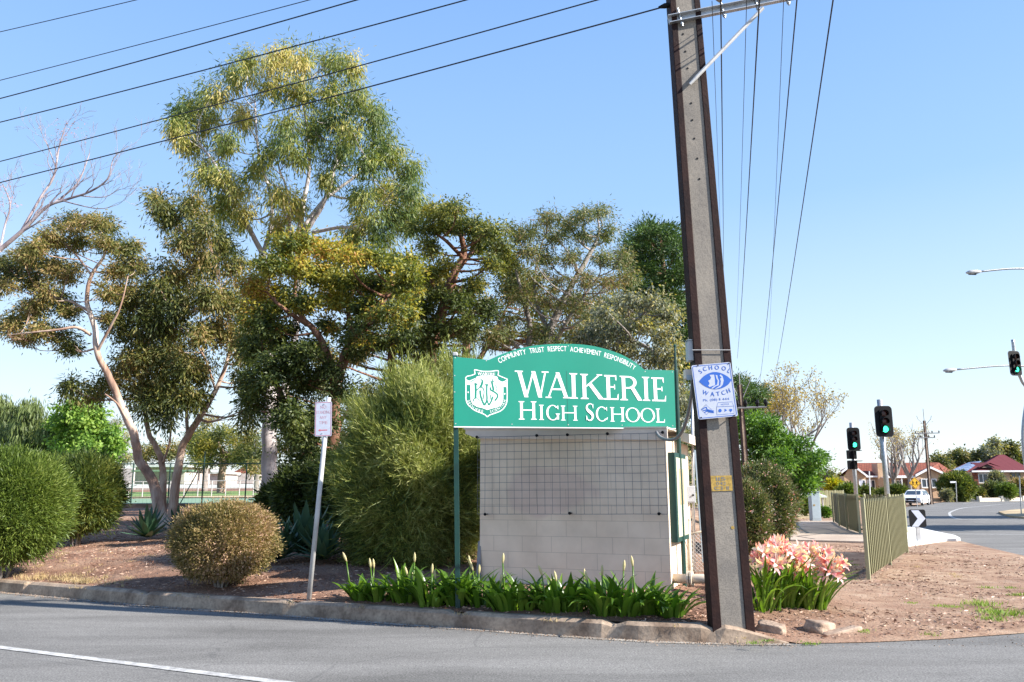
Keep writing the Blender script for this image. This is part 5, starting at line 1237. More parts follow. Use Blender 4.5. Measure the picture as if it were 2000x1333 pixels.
def build_tree(name, label, cat, Y, base, limbs, clumps, leaf=(.16, .035), per=26, srad=.36, dens=1.0, droop=.7, bark='gum', leafm='L_gum', group=None, depth=.8, twig=.012, base_z=None, double=True, outk=.0, flat=.75, lw=1.0, tw_share=.45, low=None):
    """limbs: lists of (px, py, radius m, dy); clumps: (px, py, rx px, ry px)"""
    b0 = P(base[0], base[1], Y); gz = H(b0.x, Y) if base_z is None else base_z
    root = thing(name, (b0.x, Y, gz), label, cat, group)
    tb = MB(); nodes = []
    for li in limbs:
        pts = [tuple(P(x, y, Y + dy)) + (r,) for x, y, r, dy in li]
        if li is limbs[0] or li[0][1] >= base[1] - 12: pts[0] = (pts[0][0], pts[0][1], gz - .15, pts[0][3] * 1.15)
        pts = curve(pts, 5)
        pts = [(x + .10 * r * math.sin(i * 1.7), y, z, r) for i, (x, y, z, r) in enumerate(pts)]
        tb.tube([p[:3] for p in pts], [max(.01, p[3]) for p in pts], 9 if max(p[3] for p in pts) > .08 else 6)
        nodes += [(V(p[:3]), p[3]) for p in pts[2:]]
    sc = Y / FPX; allc = []; alls = []
    med = np.median([c[2] for c in clumps]) * sc
    cl2 = []
    for c in clumps:
        px, py, rx, ry = c[:4]; dy = c[4] if len(c) > 4 else random.uniform(-1, 1) * depth * 1.2
        cl2.append((px, py, rx, ry, dy))
        if double:
            s2 = -1 if dy > 0 else 1
            cl2.append((px + random.uniform(-.25, .25) * rx, py + random.uniform(-.1, .3) * ry, rx * .85, ry * .85, dy + s2 * random.uniform(1.0, 2.0) * depth))
    for px, py, rx, ry, dy in cl2:
        c = P(px, py, Y + dy); k = (Y + dy) / FPX; R3 = (rx * k, (rx + ry) * .5 * k, ry * k)
        n = max(5, int(dens * 7.8 * (R3[0] * R3[2] * 3.14) / (srad * srad * 3.0)))
        cen, s = clumpy(c, [v * .92 for v in R3], n)
        allc.append(cen); alls.append(s)
        # a bough from the nearest lower limb to the clump, then twigs
        if nodes:
            best = min(nodes, key=lambda q: (q[0] - c).length + 1.2 * max(0, q[0].z - c.z + R3[2] * .3))
            a = best[0]; mid = lerp(a, c, .5) + V((random.uniform(-.12, .12), random.uniform(-.12, .12), -.10)) * (c - a).length
            r0 = min(best[1] * .6, .012 + .02 * (c - a).length)
            pts = curve([tuple(a), tuple(mid), tuple(c)], 4); tb.tube(pts, [lerp(r0, .010, i / (len(pts) - 1)) for i in range(len(pts))], 5, False)
            for q in cen[rng.uniform(size=len(cen)) < tw_share]:
                q = V(q); m_ = lerp(V(pts[len(pts) // 2 + random.randint(0, 4) if len(pts) > 6 else -1]), q, .55) + V((random.uniform(-.1, .1), random.uniform(-.1, .1), .12 * (q - c).length))
                tb.tube([pts[min(len(pts) - 1, len(pts) // 2 + random.randint(0, len(pts) // 2))], m_, q], [twig, twig * .7, twig * .3], 3, False)
    tb.build('trunk', bark, root, smooth=True)
    cen = np.concatenate(allc); s = np.concatenate(alls)
    rad = srad * rng.uniform(.6, 1.3, len(cen))
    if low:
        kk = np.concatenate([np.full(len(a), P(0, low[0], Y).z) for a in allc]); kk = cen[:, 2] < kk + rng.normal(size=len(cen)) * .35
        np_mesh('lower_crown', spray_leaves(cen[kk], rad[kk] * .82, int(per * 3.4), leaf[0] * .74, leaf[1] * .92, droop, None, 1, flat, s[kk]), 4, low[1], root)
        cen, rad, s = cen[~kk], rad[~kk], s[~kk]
    q = spray_leaves(cen, rad * .82, int(per * 3.4), leaf[0] * .74, leaf[1] * .92, droop, s * outk if outk else None, 1, flat, s)
    np_mesh('crown', q, 4, leafm, root)
    return root
def bare_branches(tb, p, d, L, r, depth, up=.12, fork=3, tips=None, wig=.28, minr=.004):
    n = 5; pts = [p]; dd = d.normalized()
    for i in range(n):
        dd = (dd + V((random.uniform(-1, 1), random.uniform(-1, 1), random.uniform(-1, 1))) * wig * .5 + V((0, 0, up * .4))).normalized(); pts.append(pts[-1] + dd * L / n)
    tb.tube(pts, [max(minr, lerp(r, r * .55, i / n)) for i in range(n + 1)], 7 if r > .05 else 4 if r > .015 else 3, False)
    if depth == 0:
        if tips is not None: tips.append(tuple(pts[-1]))
        return
    for k in range(fork):
        i = random.randint(2, n) if k else n; ax = V((random.uniform(-1, 1), random.uniform(-1, 1), random.uniform(-.5, 1))).normalized()
        bare_branches(tb, pts[i], (dd + ax * random.uniform(.45, .9)), L * random.uniform(.55, .8), max(minr, r * (.55 if k == 0 else .42)), depth - 1, up, fork, tips, wig, minr)

# ---- the big gum behind the sign
t1_l = [[(524, 988, 0.264, 0), (526, 930, 0.238, 0), (526, 850, 0.220, 0), (528, 760, 0.202, .1), (524, 640, 0.176, .2), (520, 560, 0.150, .2), (512, 495, 0.114, .2)],
        [(528, 850, 0.141, 0), (548, 790, 0.123, .2), (572, 690, 0.114, .4), (580, 580, 0.106, .4), (584, 470, 0.097, .4), (592, 400, 0.079, .4), (604, 330, 0.053, .3), (598, 240, 0.035, 0), (585, 170, 0.018, 0)],
        [(512, 495, 0.088, .2), (488, 450, 0.070, 0), (455, 400, 0.053, -.3), (425, 330, 0.040, -.5), (385, 275, 0.026, -.6)],
        [(512, 500, 0.079, .2), (530, 440, 0.070, .5), (528, 380, 0.053, .7), (505, 300, 0.044, .8), (498, 200, 0.026, .8)],
        [(584, 470, 0.088, .4), (606, 440, 0.079, .3), (635, 390, 0.066, .1), (655, 320, 0.053, -.2), (668, 250, 0.035, -.4), (690, 180, 0.018, -.4)],
        [(590, 450, 0.079, .4), (625, 400, 0.062, .9), (660, 370, 0.053, 1.2), (715, 330, 0.040, 1.4), (760, 290, 0.018, 1.4)],
        [(610, 455, 0.062, .3), (660, 445, 0.053, 0), (710, 440, 0.044, -.5), (745, 400, 0.026, -.8), (790, 350, 0.018, -.9)],
        [(560, 470, 0.062, .3), (566, 420, 0.053, .1), (560, 370, 0.044, -.2), (545, 330, 0.026, -.4)]]
t1_c = [(545, 108, 38, 28), (590, 118, 36, 28), (640, 120, 34, 24), (682, 130, 28, 26), (492, 122, 32, 24), (462, 150, 34, 28), (530, 160, 44, 32), (590, 180, 42, 34), (650, 178, 40, 32), (700, 190, 36, 34), (728, 225, 30, 34),
        (420, 178, 32, 22), (385, 205, 34, 24), (352, 222, 28, 20), (400, 240, 36, 24), (345, 258, 32, 22), (375, 285, 34, 20), (440, 285, 36, 28), (480, 225, 32, 28), (400, 330, 30, 26), (430, 345, 34, 26),
        (560, 240, 38, 26), (610, 250, 34, 28), (540, 290, 40, 28), (500, 330, 34, 28), (590, 300, 34, 24), (640, 240, 36, 30), (690, 255, 38, 34), (740, 275, 34, 34), (665, 300, 36, 28), (715, 320, 36, 30), (765, 300, 30, 28),
        (800, 330, 26, 26), (790, 370, 36, 28), (745, 370, 34, 26), (700, 380, 30, 24), (460, 375, 36, 26), (480, 420, 30, 24), (545, 375, 34, 26), (575, 400, 30, 22), (640, 350, 26, 22), (545, 440, 22, 20),
        (810, 395, 26, 28), (770, 415, 36, 24), (720, 430, 32, 20), (690, 465, 30, 20), (800, 430, 22, 26), (750, 460, 30, 20), (430, 400, 30, 20)]
build_tree('gum_tree', 'tallest gum tree with smooth pale trunk and a wide crown of drooping leaves', 'tree', 24, (524, 985), t1_l, t1_c, (.27, .036), 32, .42, .60, 1.5, 'whitegum', 'L_gum', flat=1.25, depth=1.3, twig=.012, tw_share=.35)
# ---- forked gum at the left, three stems from one foot
t2_l = [[(338, 976, 0.125, 0), (352, 890, 0.104, 0), (372, 845, 0.094, 0), (400, 800, 0.078, 0), (425, 755, 0.062, .1), (445, 700, 0.047, .1), (452, 640, 0.031, .2), (430, 560, 0.021, .2)],
        [(322, 976, 0.104, .1), (318, 920, 0.088, .2), (308, 880, 0.078, .3), (290, 845, 0.068, .3), (284, 790, 0.057, .3), (280, 720, 0.047, .4), (300, 640, 0.031, .4), (330, 560, 0.021, .4)],
        [(366, 850, 0.052, 0), (364, 790, 0.047, .2), (362, 720, 0.036, .4), (352, 650, 0.026, .5), (370, 560, 0.021, .5), (380, 480, 0.010, .5)],
        [(318, 905, 0.036, .2), (330, 870, 0.031, -.1), (335, 830, 0.021, -.2)],
        [(420, 760, 0.036, 0), (400, 700, 0.031, -.3), (368, 650, 0.026, -.5), (345, 620, 0.016, -.6)]]
t2_c = [(310, 395, 26, 24), (340, 420, 34, 28), (372, 395, 26, 24), (400, 440, 36, 30), (360, 470, 36, 28), (430, 470, 32, 32), (455, 520, 28, 32), (400, 510, 36, 30), (350, 530, 40, 32), (310, 560, 34, 30), (290, 600, 36, 30),
        (345, 590, 42, 34), (400, 580, 36, 32), (440, 590, 30, 34), (250, 590, 24, 24), (330, 640, 36, 28), (280, 655, 36, 26), (240, 640, 26, 22), (390, 650, 34, 26), (455, 650, 28, 24), (300, 700, 36, 24), (250, 705, 30, 24), (340, 720, 36, 26),
        (220, 745, 28, 24), (270, 755, 34, 26), (320, 770, 34, 26), (360, 770, 26, 20), (400, 720, 24, 24), (470, 690, 26, 24), (180, 765, 30, 18), (140, 755, 22, 14), (290, 800, 22, 18), (480, 740, 22, 26), (470, 590, 22, 24), (310, 745, 34, 28), (330, 810, 22, 24), (275, 700, 34, 26), (370, 700, 34, 28), (420, 640, 34, 30), (480, 640, 28, 28), (390, 770, 20, 24), (330, 680, 34, 26), (480, 800, 22, 26), (300, 620, 32, 26)]
build_tree('gum_tree', 'three stemmed gum tree forking from one foot left of the kerb sign', 'tree', 22, (330, 976), t2_l, t2_c, (.20, .042), 28, .36, .85, .95, 'gum', 'L_dark', flat=1.15, depth=1.0)
t3_l = [[(328, 978, 0.144, -.3), (298, 940, 0.125, -.3), (272, 900, 0.112, -.4), (262, 850, 0.105, -.5), (240, 800, 0.095, -.6), (215, 740, 0.085, -.7), (190, 690, 0.072, -.8), (185, 640, 0.066, -.8), (170, 590, 0.056, -.8), (178, 540, 0.046, -.8), (205, 495, 0.033, -.8), (195, 455, 0.020, -.8)],
        [(178, 655, 0.046, -.8), (150, 640, 0.036, -1), (110, 645, 0.030, -1.2), (60, 650, 0.020, -1.3), (15, 655, 0.010, -1.3)],
        [(176, 610, 0.039, -.8), (140, 590, 0.033, -.6), (105, 580, 0.023, -.4), (70, 560, 0.013, -.3)],
        [(180, 540, 0.033, -.8), (150, 500, 0.026, -.6), (120, 470, 0.020, -.5)], [(188, 690, 0.039, -.8), (215, 640, 0.033, -1), (235, 600, 0.023, -1.1), (250, 540, 0.013, -1.1)],
        [(250, 825, 0.033, -.6), (230, 790, 0.026, -.8), (205, 770, 0.020, -.9)]]
t3_c = [(130, 435, 34, 18), (170, 430, 34, 16), (205, 440, 30, 18), (105, 462, 34, 20), (75, 480, 32, 20), (45, 500, 30, 22), (15, 520, 28, 24), (150, 470, 32, 20), (215, 475, 30, 20), (250, 480, 26, 22), (265, 515, 28, 24), (235, 525, 28, 22),
        (90, 520, 34, 24), (60, 545, 30, 22), (125, 530, 32, 24), (100, 575, 34, 24), (130, 600, 28, 20), (70, 600, 30, 22), (85, 640, 30, 20), (120, 655, 28, 18), (50, 660, 26, 12), (15, 640, 22, 14), (8, 550, 20, 18), (140, 680, 26, 12), (215, 570, 24, 22), (255, 570, 26, 24), (220, 620, 24, 20), (25, 625, 18, 10)]
build_tree('gum_tree', 'leaning gum tree at far left with pinkish trunk and rusty flat topped crown', 'tree', 21, (328, 978), t3_l, t3_c, (.15, .034), 30, .30, .95, .55, 'gum', 'L_dark', depth=1.0)
# ---- mallee and other trees of the middle
t5_l = [[(648, 1000, .16, 0), (645, 940, .15, 0), (652, 860, .13, 0), (655, 780, .12, 0), (672, 700, .11, 0), (700, 650, .09, -.1), (738, 600, .07, -.2), (770, 560, .04, -.2)],
        [(655, 760, .09, 0), (642, 700, .08, -.2), (618, 650, .07, -.4), (590, 620, .055, -.5), (575, 580, .045, -.5), (580, 530, .025, -.5)],
        [(625, 1000, .12, .4), (600, 900, .10, .5), (560, 800, .08, .6), (520, 700, .06, .6), (500, 600, .03, .6)],
        [(690, 660, .06, 0), (680, 600, .05, .3), (700, 540, .035, .5)], [(600, 635, .05, -.4), (550, 600, .04, -.6), (520, 570, .02, -.6)], [(640, 900, .07, .3), (660, 840, .05, .2), (680, 800, .03, .1)]]
t5_c = [(560, 478, 36, 22), (600, 470, 38, 20), (640, 490, 34, 22), (680, 495, 34, 20), (720, 505, 36, 22), (765, 510, 34, 22), (800, 520, 30, 24), (530, 520, 36, 26), (580, 520, 38, 28), (630, 535, 38, 28), (680, 545, 38, 28), (730, 555, 38, 28), (785, 560, 36, 28),
        (500, 560, 30, 30), (545, 580, 36, 30), (590, 590, 32, 26), (650, 590, 36, 28), (705, 600, 34, 26), (755, 610, 36, 26), (800, 610, 28, 26), (505, 620, 32, 30), (550, 650, 34, 30), (500, 680, 30, 32), (600, 680, 26, 24), (540, 720, 36, 32), (500, 750, 28, 30),
        (590, 745, 30, 30), (560, 800, 36, 34), (610, 820, 28, 30), (600, 880, 30, 32), (590, 930, 24, 28), (620, 930, 26, 30), (690, 680, 26, 22), (740, 660, 32, 24), (790, 650, 26, 24), (640, 640, 22, 20), (670, 760, 20, 26), (600, 960, 30, 24), (600, 995, 18, 16), (670, 980, 20, 26), (660, 900, 18, 30), (495, 790, 22, 24), (590, 850, 30, 30), (640, 820, 22, 28), (600, 970, 26, 24), (520, 640, 30, 30), (570, 700, 34, 30), (640, 720, 28, 24), (700, 640, 30, 24)]
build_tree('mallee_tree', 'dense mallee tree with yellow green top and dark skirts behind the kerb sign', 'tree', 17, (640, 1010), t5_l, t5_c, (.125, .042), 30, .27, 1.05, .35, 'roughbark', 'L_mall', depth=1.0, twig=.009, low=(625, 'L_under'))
t6_l = [[(840, 1000, .2, 0), (835, 800, .17, 0), (842, 680, .15, 0), (862, 610, .13, 0), (885, 540, .11, 0), (905, 500, .09, 0), (900, 460, .06, -.2), (885, 430, .03, -.3)],
        [(895, 525, .07, 0), (925, 490, .06, .3), (950, 470, .03, .4)], [(870, 590, .06, 0), (845, 560, .05, -.3), (850, 520, .02, -.4)], [(905, 505, .05, 0), (870, 470, .04, -.6), (840, 450, .02, -.6)], [(780, 1000, .14, .5), (770, 800, .12, .5), (765, 690, .10, .4), (780, 600, .06, .3)]]
t6_c = [(850, 415, 30, 18), (885, 405, 28, 14), (830, 445, 24, 20), (875, 440, 32, 22), (920, 440, 30, 20), (955, 450, 28, 20), (980, 480, 22, 22), (940, 475, 32, 20), (990, 510, 20, 18), (960, 510, 26, 18), (840, 480, 26, 20), (870, 520, 22, 16), (830, 530, 30, 22), (850, 570, 28, 20), (820, 600, 30, 26), (800, 640, 30, 24),
        (890, 590, 30, 24), (930, 560, 28, 24), (860, 640, 34, 24), (780, 670, 32, 22), (830, 680, 32, 24), (910, 640, 32, 24), (950, 610, 26, 24)]
build_tree('mallee_tree', 'gnarled olive green tree with forked brown trunk rising above the left end of the sign', 'tree', 19, (835, 1005), t6_l, t6_c, (.13, .042), 30, .28, .95, .4, 'roughbark', 'L_olive', depth=.9, twig=.010, low=(560, 'L_under'))
t7_l = [[(1065, 1000, .15, 0), (1062, 800, .13, 0), (1068, 680, .11, 0), (1085, 620, .10, 0), (1115, 560, .08, 0), (1150, 500, .06, .2), (1170, 455, .035, .2), (1165, 420, .02, .2)],
        [(1070, 690, .08, 0), (1095, 650, .06, -.3), (1125, 600, .045, -.5), (1170, 540, .03, -.6)], [(1075, 650, .06, 0), (1050, 600, .05, .4), (1045, 540, .035, .6), (1060, 470, .02, .6)],
        [(990, 1000, .12, .8), (1000, 780, .10, .8), (1035, 660, .08, .8), (1020, 580, .05, .7), (1000, 500, .03, .6)], [(1020, 690, .06, .6), (980, 640, .05, .4), (960, 580, .03, .3)]]
t7_c = [(1140, 420, 30, 20), (1170, 415, 26, 16), (1110, 435, 28, 18), (1070, 425, 24, 16), (1040, 450, 30, 20), (1010, 455, 24, 18), (1085, 465, 34, 22), (1140, 460, 34, 22), (1185, 455, 26, 22), (1025, 490, 32, 24), (1070, 505, 34, 24), (1120, 500, 32, 22), (1175, 500, 30, 22), (1215, 500, 22, 26), (1040, 540, 34, 24),
        (1090, 550, 32, 22), (1140, 545, 30, 22), (1195, 550, 30, 24), (1230, 540, 18, 22), (1020, 580, 32, 24), (1070, 590, 30, 22), (1120, 590, 30, 22), (1180, 590, 28, 22), (1000, 620, 30, 22), (1050, 640, 28, 22), (1130, 640, 32, 22), (990, 660, 30, 20), (960, 660, 26, 20), (1150, 615, 26, 18), (1100, 670, 26, 16)]
build_tree('gum_tree', 'open fine leaved gum with slender forking stems above the middle of the sign', 'tree', 20, (1065, 1005), t7_l, t7_c, (.15, .026), 26, .30, .62, .6, 'greybark', 'L_fine', depth=1.1, twig=.011, tw_share=.7)
t8_l = [[(1215, 1000, .14, 0), (1210, 820, .12, 0), (1195, 720, .10, 0), (1215, 660, .08, 0), (1250, 620, .05, 0), (1275, 600, .03, 0)], [(1200, 720, .06, 0), (1165, 680, .05, .3), (1150, 640, .03, .3)], [(1215, 660, .05, 0), (1265, 680, .04, -.3), (1300, 720, .03, -.4)], [(1290, 1000, .1, .4), (1300, 860, .08, .4), (1295, 760, .06, .3), (1310, 700, .03, .2)]]
t8_c = [(1185, 610, 26, 18), (1230, 590, 30, 18), (1275, 590, 28, 18), (1305, 610, 22, 20), (1160, 640, 26, 20), (1205, 640, 30, 20), (1255, 635, 32, 22), (1295, 650, 28, 22), (1175, 675, 28, 20), (1225, 680, 32, 20), (1275, 690, 30, 22), (1315, 690, 20, 24), (1250, 730, 34, 22), (1300, 740, 30, 24), (1325, 780, 22, 30), (1330, 840, 20, 30), (1140, 665, 22, 18), (1330, 900, 16, 30), (1340, 970, 16, 30)]
build_tree('silver_gum_tree', 'grey leaved gum dotted with yellow blossom behind the right end of the sign', 'tree', 16, (1215, 1010), t8_l, t8_c, (.11, .040), 26, .25, .9, .7, 'greybark', 'L_grey', depth=.7, twig=.010, tw_share=.6)
# filler tree of the grove behind (dark, seen between the others)
t9_l = [[(900, 990, .2, 0), (905, 800, .17, 0), (910, 650, .13, 0), (900, 560, .06, 0)], [(905, 760, .1, 0), (960, 660, .08, .5), (990, 600, .04, .5)]]
t9_c = [(x + random.uniform(-12, 12), y + random.uniform(-10, 10), 36, 30) for x, y in [(1010, 520), (1000, 565), (1240, 600), (1205, 650), (825, 545), (760, 560), (1180, 600), (740, 600), (800, 580), (880, 570), (940, 580), (1000, 570), (1060, 580), (1120, 600), (770, 650), (840, 650), (910, 650), (980, 650), (1050, 650), (1120, 660), (800, 710), (880, 710), (700, 690), (720, 760), (760, 820), (1180, 660), (690, 850), (700, 930), (620, 760), (560, 760), (560, 860), (620, 900), (600, 960), (560, 940), (640, 700), (690, 980), (650, 960)]]
build_tree('dark_gum_tree', 'shadowy dark gum filling the gap between the trees behind the sign', 'tree', 27, (900, 975), t9_l, t9_c, (.19, .05), 26, .42, .7, .7, 'roughbark', 'L_dark', depth=1.5)
# ---- pine
pn = [(1265, 450, 30, 22), (1300, 455, 26, 22), (1240, 480, 26, 24), (1280, 490, 32, 26), (1320, 490, 24, 28), (1250, 525, 30, 26), (1300, 535, 34, 28), (1335, 530, 18, 30), (1260, 575, 32, 26), (1310, 585, 32, 28), (1340, 600, 20, 30), (1290, 625, 34, 28), (1330, 650, 26, 30), (1345, 720, 26, 34), (1320, 700, 26, 34), (1340, 790, 26, 36), (1310, 780, 22, 36), (1335, 870, 28, 40), (1225, 510, 14, 16), (1240, 560, 20, 18), (1250, 610, 22, 18), (1345, 940, 30, 36), (1372, 620, 22, 34), (1378, 700, 26, 36), (1384, 780, 28, 36), (1388, 860, 30, 36), (1385, 940, 30, 30), (1362, 545, 12, 24)]
build_tree('pine_tree', 'dark green dense pine tree standing immediately left of the leaning pole', 'tree', 33, (1310, 975), [[(1310, 975, .35, 0), (1305, 700, .25, 0), (1290, 460, .06, 0)]], pn, (.26, .05), 30, .50, 1.3, -.1, 'roughbark', 'L_pine', depth=1.4, outk=.8, flat=.55)
# ---- casuarina-like bush: long strands growing up and out
def strand_bush(name, label, c, r, n, L, m, lean=(0, 0, .55), gz=None, cat='bush', nseg=3, w_=.012, stems=8, per=7):
    gz = H(c[0], c[1]) if gz is None else gz
    root = thing(name, (c[0], c[1], gz), label, cat)
    s = sph(n); s[:, 2] = np.abs(s[:, 2]) * 1.0 - .35 * (rng.uniform(size=n) < .62) * rng.uniform(0, 3.6, n); s = norm(s)
    rr_ = np.array(r)[None, :] * np.stack([.90 + .12 * s[:, 2], .90 + .12 * s[:, 2], np.ones(n)], 1)
    rad = rng.uniform(.35, 1, n) ** .5
    lump = 1 + .17 * np.sin(s[:, 0] * 7 + 1) * np.sin(s[:, 1] * 6) + .15 * np.sin(s[:, 2] * 9 + s[:, 0] * 6)
    p = np.array(c) + s * rr_ * (rad * lump)[:, None]
    p[:, 2] = np.maximum(p[:, 2], gz + .05)
    d0 = norm(s * .8 + np.array(lean) + rng.normal(size=(n, 3)) * .38)
    quads = []
    # every strand carries a feather of short needles along its length
    ll = L * rng.uniform(.4, 1.1, n) * (1 + .9 * (rng.uniform(size=n) < .12))
    sag = rng.uniform(.0, .35, n)
    def at(t): q = p + d0 * (ll * t)[:, None]; q[:, 2] -= sag * ll * t * t; return q
    for k in range(nseg):
        a, b_ = at(k / nseg), at((k + 1) / nseg); sd_ = norm(np.cross(b_ - a, s + .4 * rng.normal(size=(n, 3)))) * w_ * .5
        quads.append(np.stack([a + sd_, b_ + sd_ * .7, b_ - sd_ * .7, a - sd_], 1).reshape(-1, 3))
    for k in range(per):
        t = (k + rng.uniform(0, 1)) / per; a = at(t); dd_ = norm(d0 + rng.normal(size=(n, 3)) * .6)
        quads.append(leaf_quads(a, dd_, L * .38 * rng.uniform(.5, 1.2, n), np.full(n, w_ * .9), face=s + np.array([0, 0, .2])))
    np_mesh('foliage', np.concatenate(quads), 4, m, root)
    b = MB()
    for k in range(stems):
        a = R(360 * k / stems + random.uniform(-20, 20)); e = V(c) + V((math.cos(a) * r[0] * .55, math.sin(a) * r[1] * .55, r[2] * random.uniform(-.1, .5)))
        b.tube(curve([(c[0] + .08 * math.cos(a), c[1] + .08 * math.sin(a), gz - .05), tuple(lerp(V((c[0], c[1], gz)), e, .5) + V((0, 0, .1))), tuple(e)], 3), [.035, .032, .028, .025, .02, .015, .01], 5)
    b.build('stems', 'greybark', root); return root
c = P(800, 905, 12.4)
strand_bush('feathery_bush', 'large feathery yellow green bush left of the block building, dark below', (c.x + .05, 13.0, 1.55), (1.26, 1.1, 1.62), 21000, .36, 'L_cas', w_=.010, per=8, stems=12)
c = P(905, 760, 13.8)
strand_bush('feathery_bush', 'paler feathery bush top showing above the left corner of the green sign', (c.x, 14.2, 1.9), (1.35, 1.0, 1.75), 10000, .38, 'L_cas', w_=.010, per=7, stems=10)
# ---- rounded bushes
def round_bush(name, label, c, r, n, leaf, m, droop=-.25, stems=7, cat='bush', outk=.9, group=None, per=22, srad=.11, gz=None, lump=.1, extra=None):
    gz = H(c[0], c[1]) if gz is None else gz
    root = thing(name, (c[0], c[1], gz), label, cat, group)
    s = sph(n); keep = (c[2] + s[:, 2] * r[2]) > gz + .02; s = s[keep]; k = len(s)
    rad = rng.uniform(.45, 1, k) ** .35
    lp = 1 + lump * (np.sin(s[:, 0] * 7 + c[0]) * np.sin(s[:, 1] * 6) + .7 * np.sin(s[:, 2] * 8 + s[:, 0] * 5 + c[1])) 
    lp = lp + rng.normal(size=k) * .035 + .05 * np.sin(s[:, 0] * 17 + s[:, 1] * 11) * np.sin(s[:, 2] * 15)
    p = np.array(c) + s * np.array(r) * (rad * lp)[:, None]
    q = spray_leaves(p, srad * rng.uniform(.6, 1.5, k), per, leaf[0], leaf[1], droop, s * outk, 1, .9, s)
    i_ = rng.integers(0, k, max(30, k // 9)); q = np.concatenate([q, leaf_quads((p[i_]), s[i_] + rng.normal(size=(len(i_), 3)) * .45 + np.array([0, 0, .5]), leaf[0] * rng.uniform(2, 4.2, len(i_)), np.full(len(i_), leaf[1] * .7), face=s[i_])])
    np_mesh('foliage', q, 4, m, root)
    if extra:
        a = (p + s * srad * .8)[rng.uniform(size=k) < extra[1]]; a = np.repeat(a, 4, 0) + rng.normal(size=(len(a) * 4, 3)) * .02; n4 = len(a)
        np_mesh('flowers', leaf_quads(a, sph(n4), np.full(n4, extra[2]), np.full(n4, extra[2] * .8)), 4, extra[0], root)
    b = MB()
    for k in range(stems):
        a = R(360 * k / stems + random.uniform(-20, 20)); e = V((c[0] + math.cos(a) * r[0] * .6, c[1] + math.sin(a) * r[1] * .6, max(gz + .1, c[2] + r[2] * random.uniform(-.3, .4))))
        b.tube([(c[0] + .05 * math.cos(a), c[1] + .05 * math.sin(a), gz - .05), tuple(lerp(V((c[0], c[1], gz)), e, .5) + V((0, 0, .05))), tuple(e)], [.02, .016, .008], 5)
    b.build('stems', 'greybark', root); return root
def pb(px, py, rx, ry, Y): c = P(px, py, Y); k = Y * .985 / FPX; return (c.x, Y, c.z), (rx * k, (rx + ry) / 2 * k, ry * k)
c, r = pb(18, 990, 104, 100, 12.9); round_bush('clipped_bush', 'big soft green rounded bush at the left edge of the picture', c, r, 5200, (.085, .013), 'L_bush', -.4, srad=.12, per=26, lump=.04)
c, r = pb(155, 965, 72, 68, 16.8); round_bush('dark_bush', 'darker green bush behind the big rounded bush at left', c, r, 4200, (.10, .018), 'L_bush2', -.4, srad=.14, per=24, lump=.08)
c, r = pb(437, 1056, 95, 68, 11.35); round_bush('rusty_bush', 'round rusty olive bush standing alone on the bare bed', c, r, 4300, (.042, .013), 'L_brown', -.2, srad=.075, per=24, lump=.05, extra=('L_brown', .3, .02))
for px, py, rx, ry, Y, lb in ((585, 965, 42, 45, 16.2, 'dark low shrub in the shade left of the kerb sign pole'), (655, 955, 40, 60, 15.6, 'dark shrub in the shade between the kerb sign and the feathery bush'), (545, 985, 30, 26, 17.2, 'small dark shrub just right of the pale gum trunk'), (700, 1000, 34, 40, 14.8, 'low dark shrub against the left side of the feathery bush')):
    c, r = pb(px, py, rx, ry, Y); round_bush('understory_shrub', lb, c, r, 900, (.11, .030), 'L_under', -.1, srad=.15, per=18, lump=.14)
# ---- agaves
def agave(name, px, py, Y, s_, n, label):
    c = P(px, py, Y); g = H(c.x, Y); root = thing(name, (c.x, Y, g), label, 'succulent', 'agaves under the trees'); b = MB()
    for i in range(n):
        a = i * 2.39996; t_ = i / n; el = lerp(1.35, .25, t_) ; d = V((math.cos(a) * math.cos(el), math.sin(a) * math.cos(el), math.sin(el))); sd_ = V((-math.sin(a), math.cos(a), 0)); up = d.cross(sd_) * -1
        L = s_ * random.uniform(.8, 1.1); b0 = V((c.x, Y, g + .12 * s_ + .15 * s_ * (1 - t_)))
        prev = None
        for k in range(6):
            u = k / 5; w_ = s_ * .105 * (math.sin(math.pi * min(1, .28 + u * .72)) ** .8) * (1 if u < .95 else .05); p = b0 + d * L * u + V((0, 0, -.10 * L * u * u * (1 - el / 1.6)))
            row = [p - sd_ * w_ + up * w_ * .35, p, p + sd_ * w_ + up * w_ * .35]
            n0 = len(b.v); b.v += [tuple(x) for x in row]
            if k: b.f += [(n0 - 3, n0 - 2, n0 + 1, n0), (n0 - 2, n0 - 1, n0 + 2, n0 + 1)]
    b.build('leaves', 'L_agave', root, smooth=True)
    return root
agave('agave', 292, 1000, 17.5, .62, 34, 'small agave rosette at the foot of the three stemmed gum')
agave('agave', 352, 1003, 18.2, .55, 30, 'smaller agave rosette half hidden by the rusty bush')
agave('agave', 545, 1030, 13.2, .62, 36, 'dark agave touching the right side of the rusty bush')
agave('agave', 600, 1035, 13.6, .78, 40, 'largest agave rosette just left of the kerb sign pole')
agave('agave', 632, 1050, 13.0, .55, 34, 'agave rosette with sunlit leaves behind the kerb sign pole')
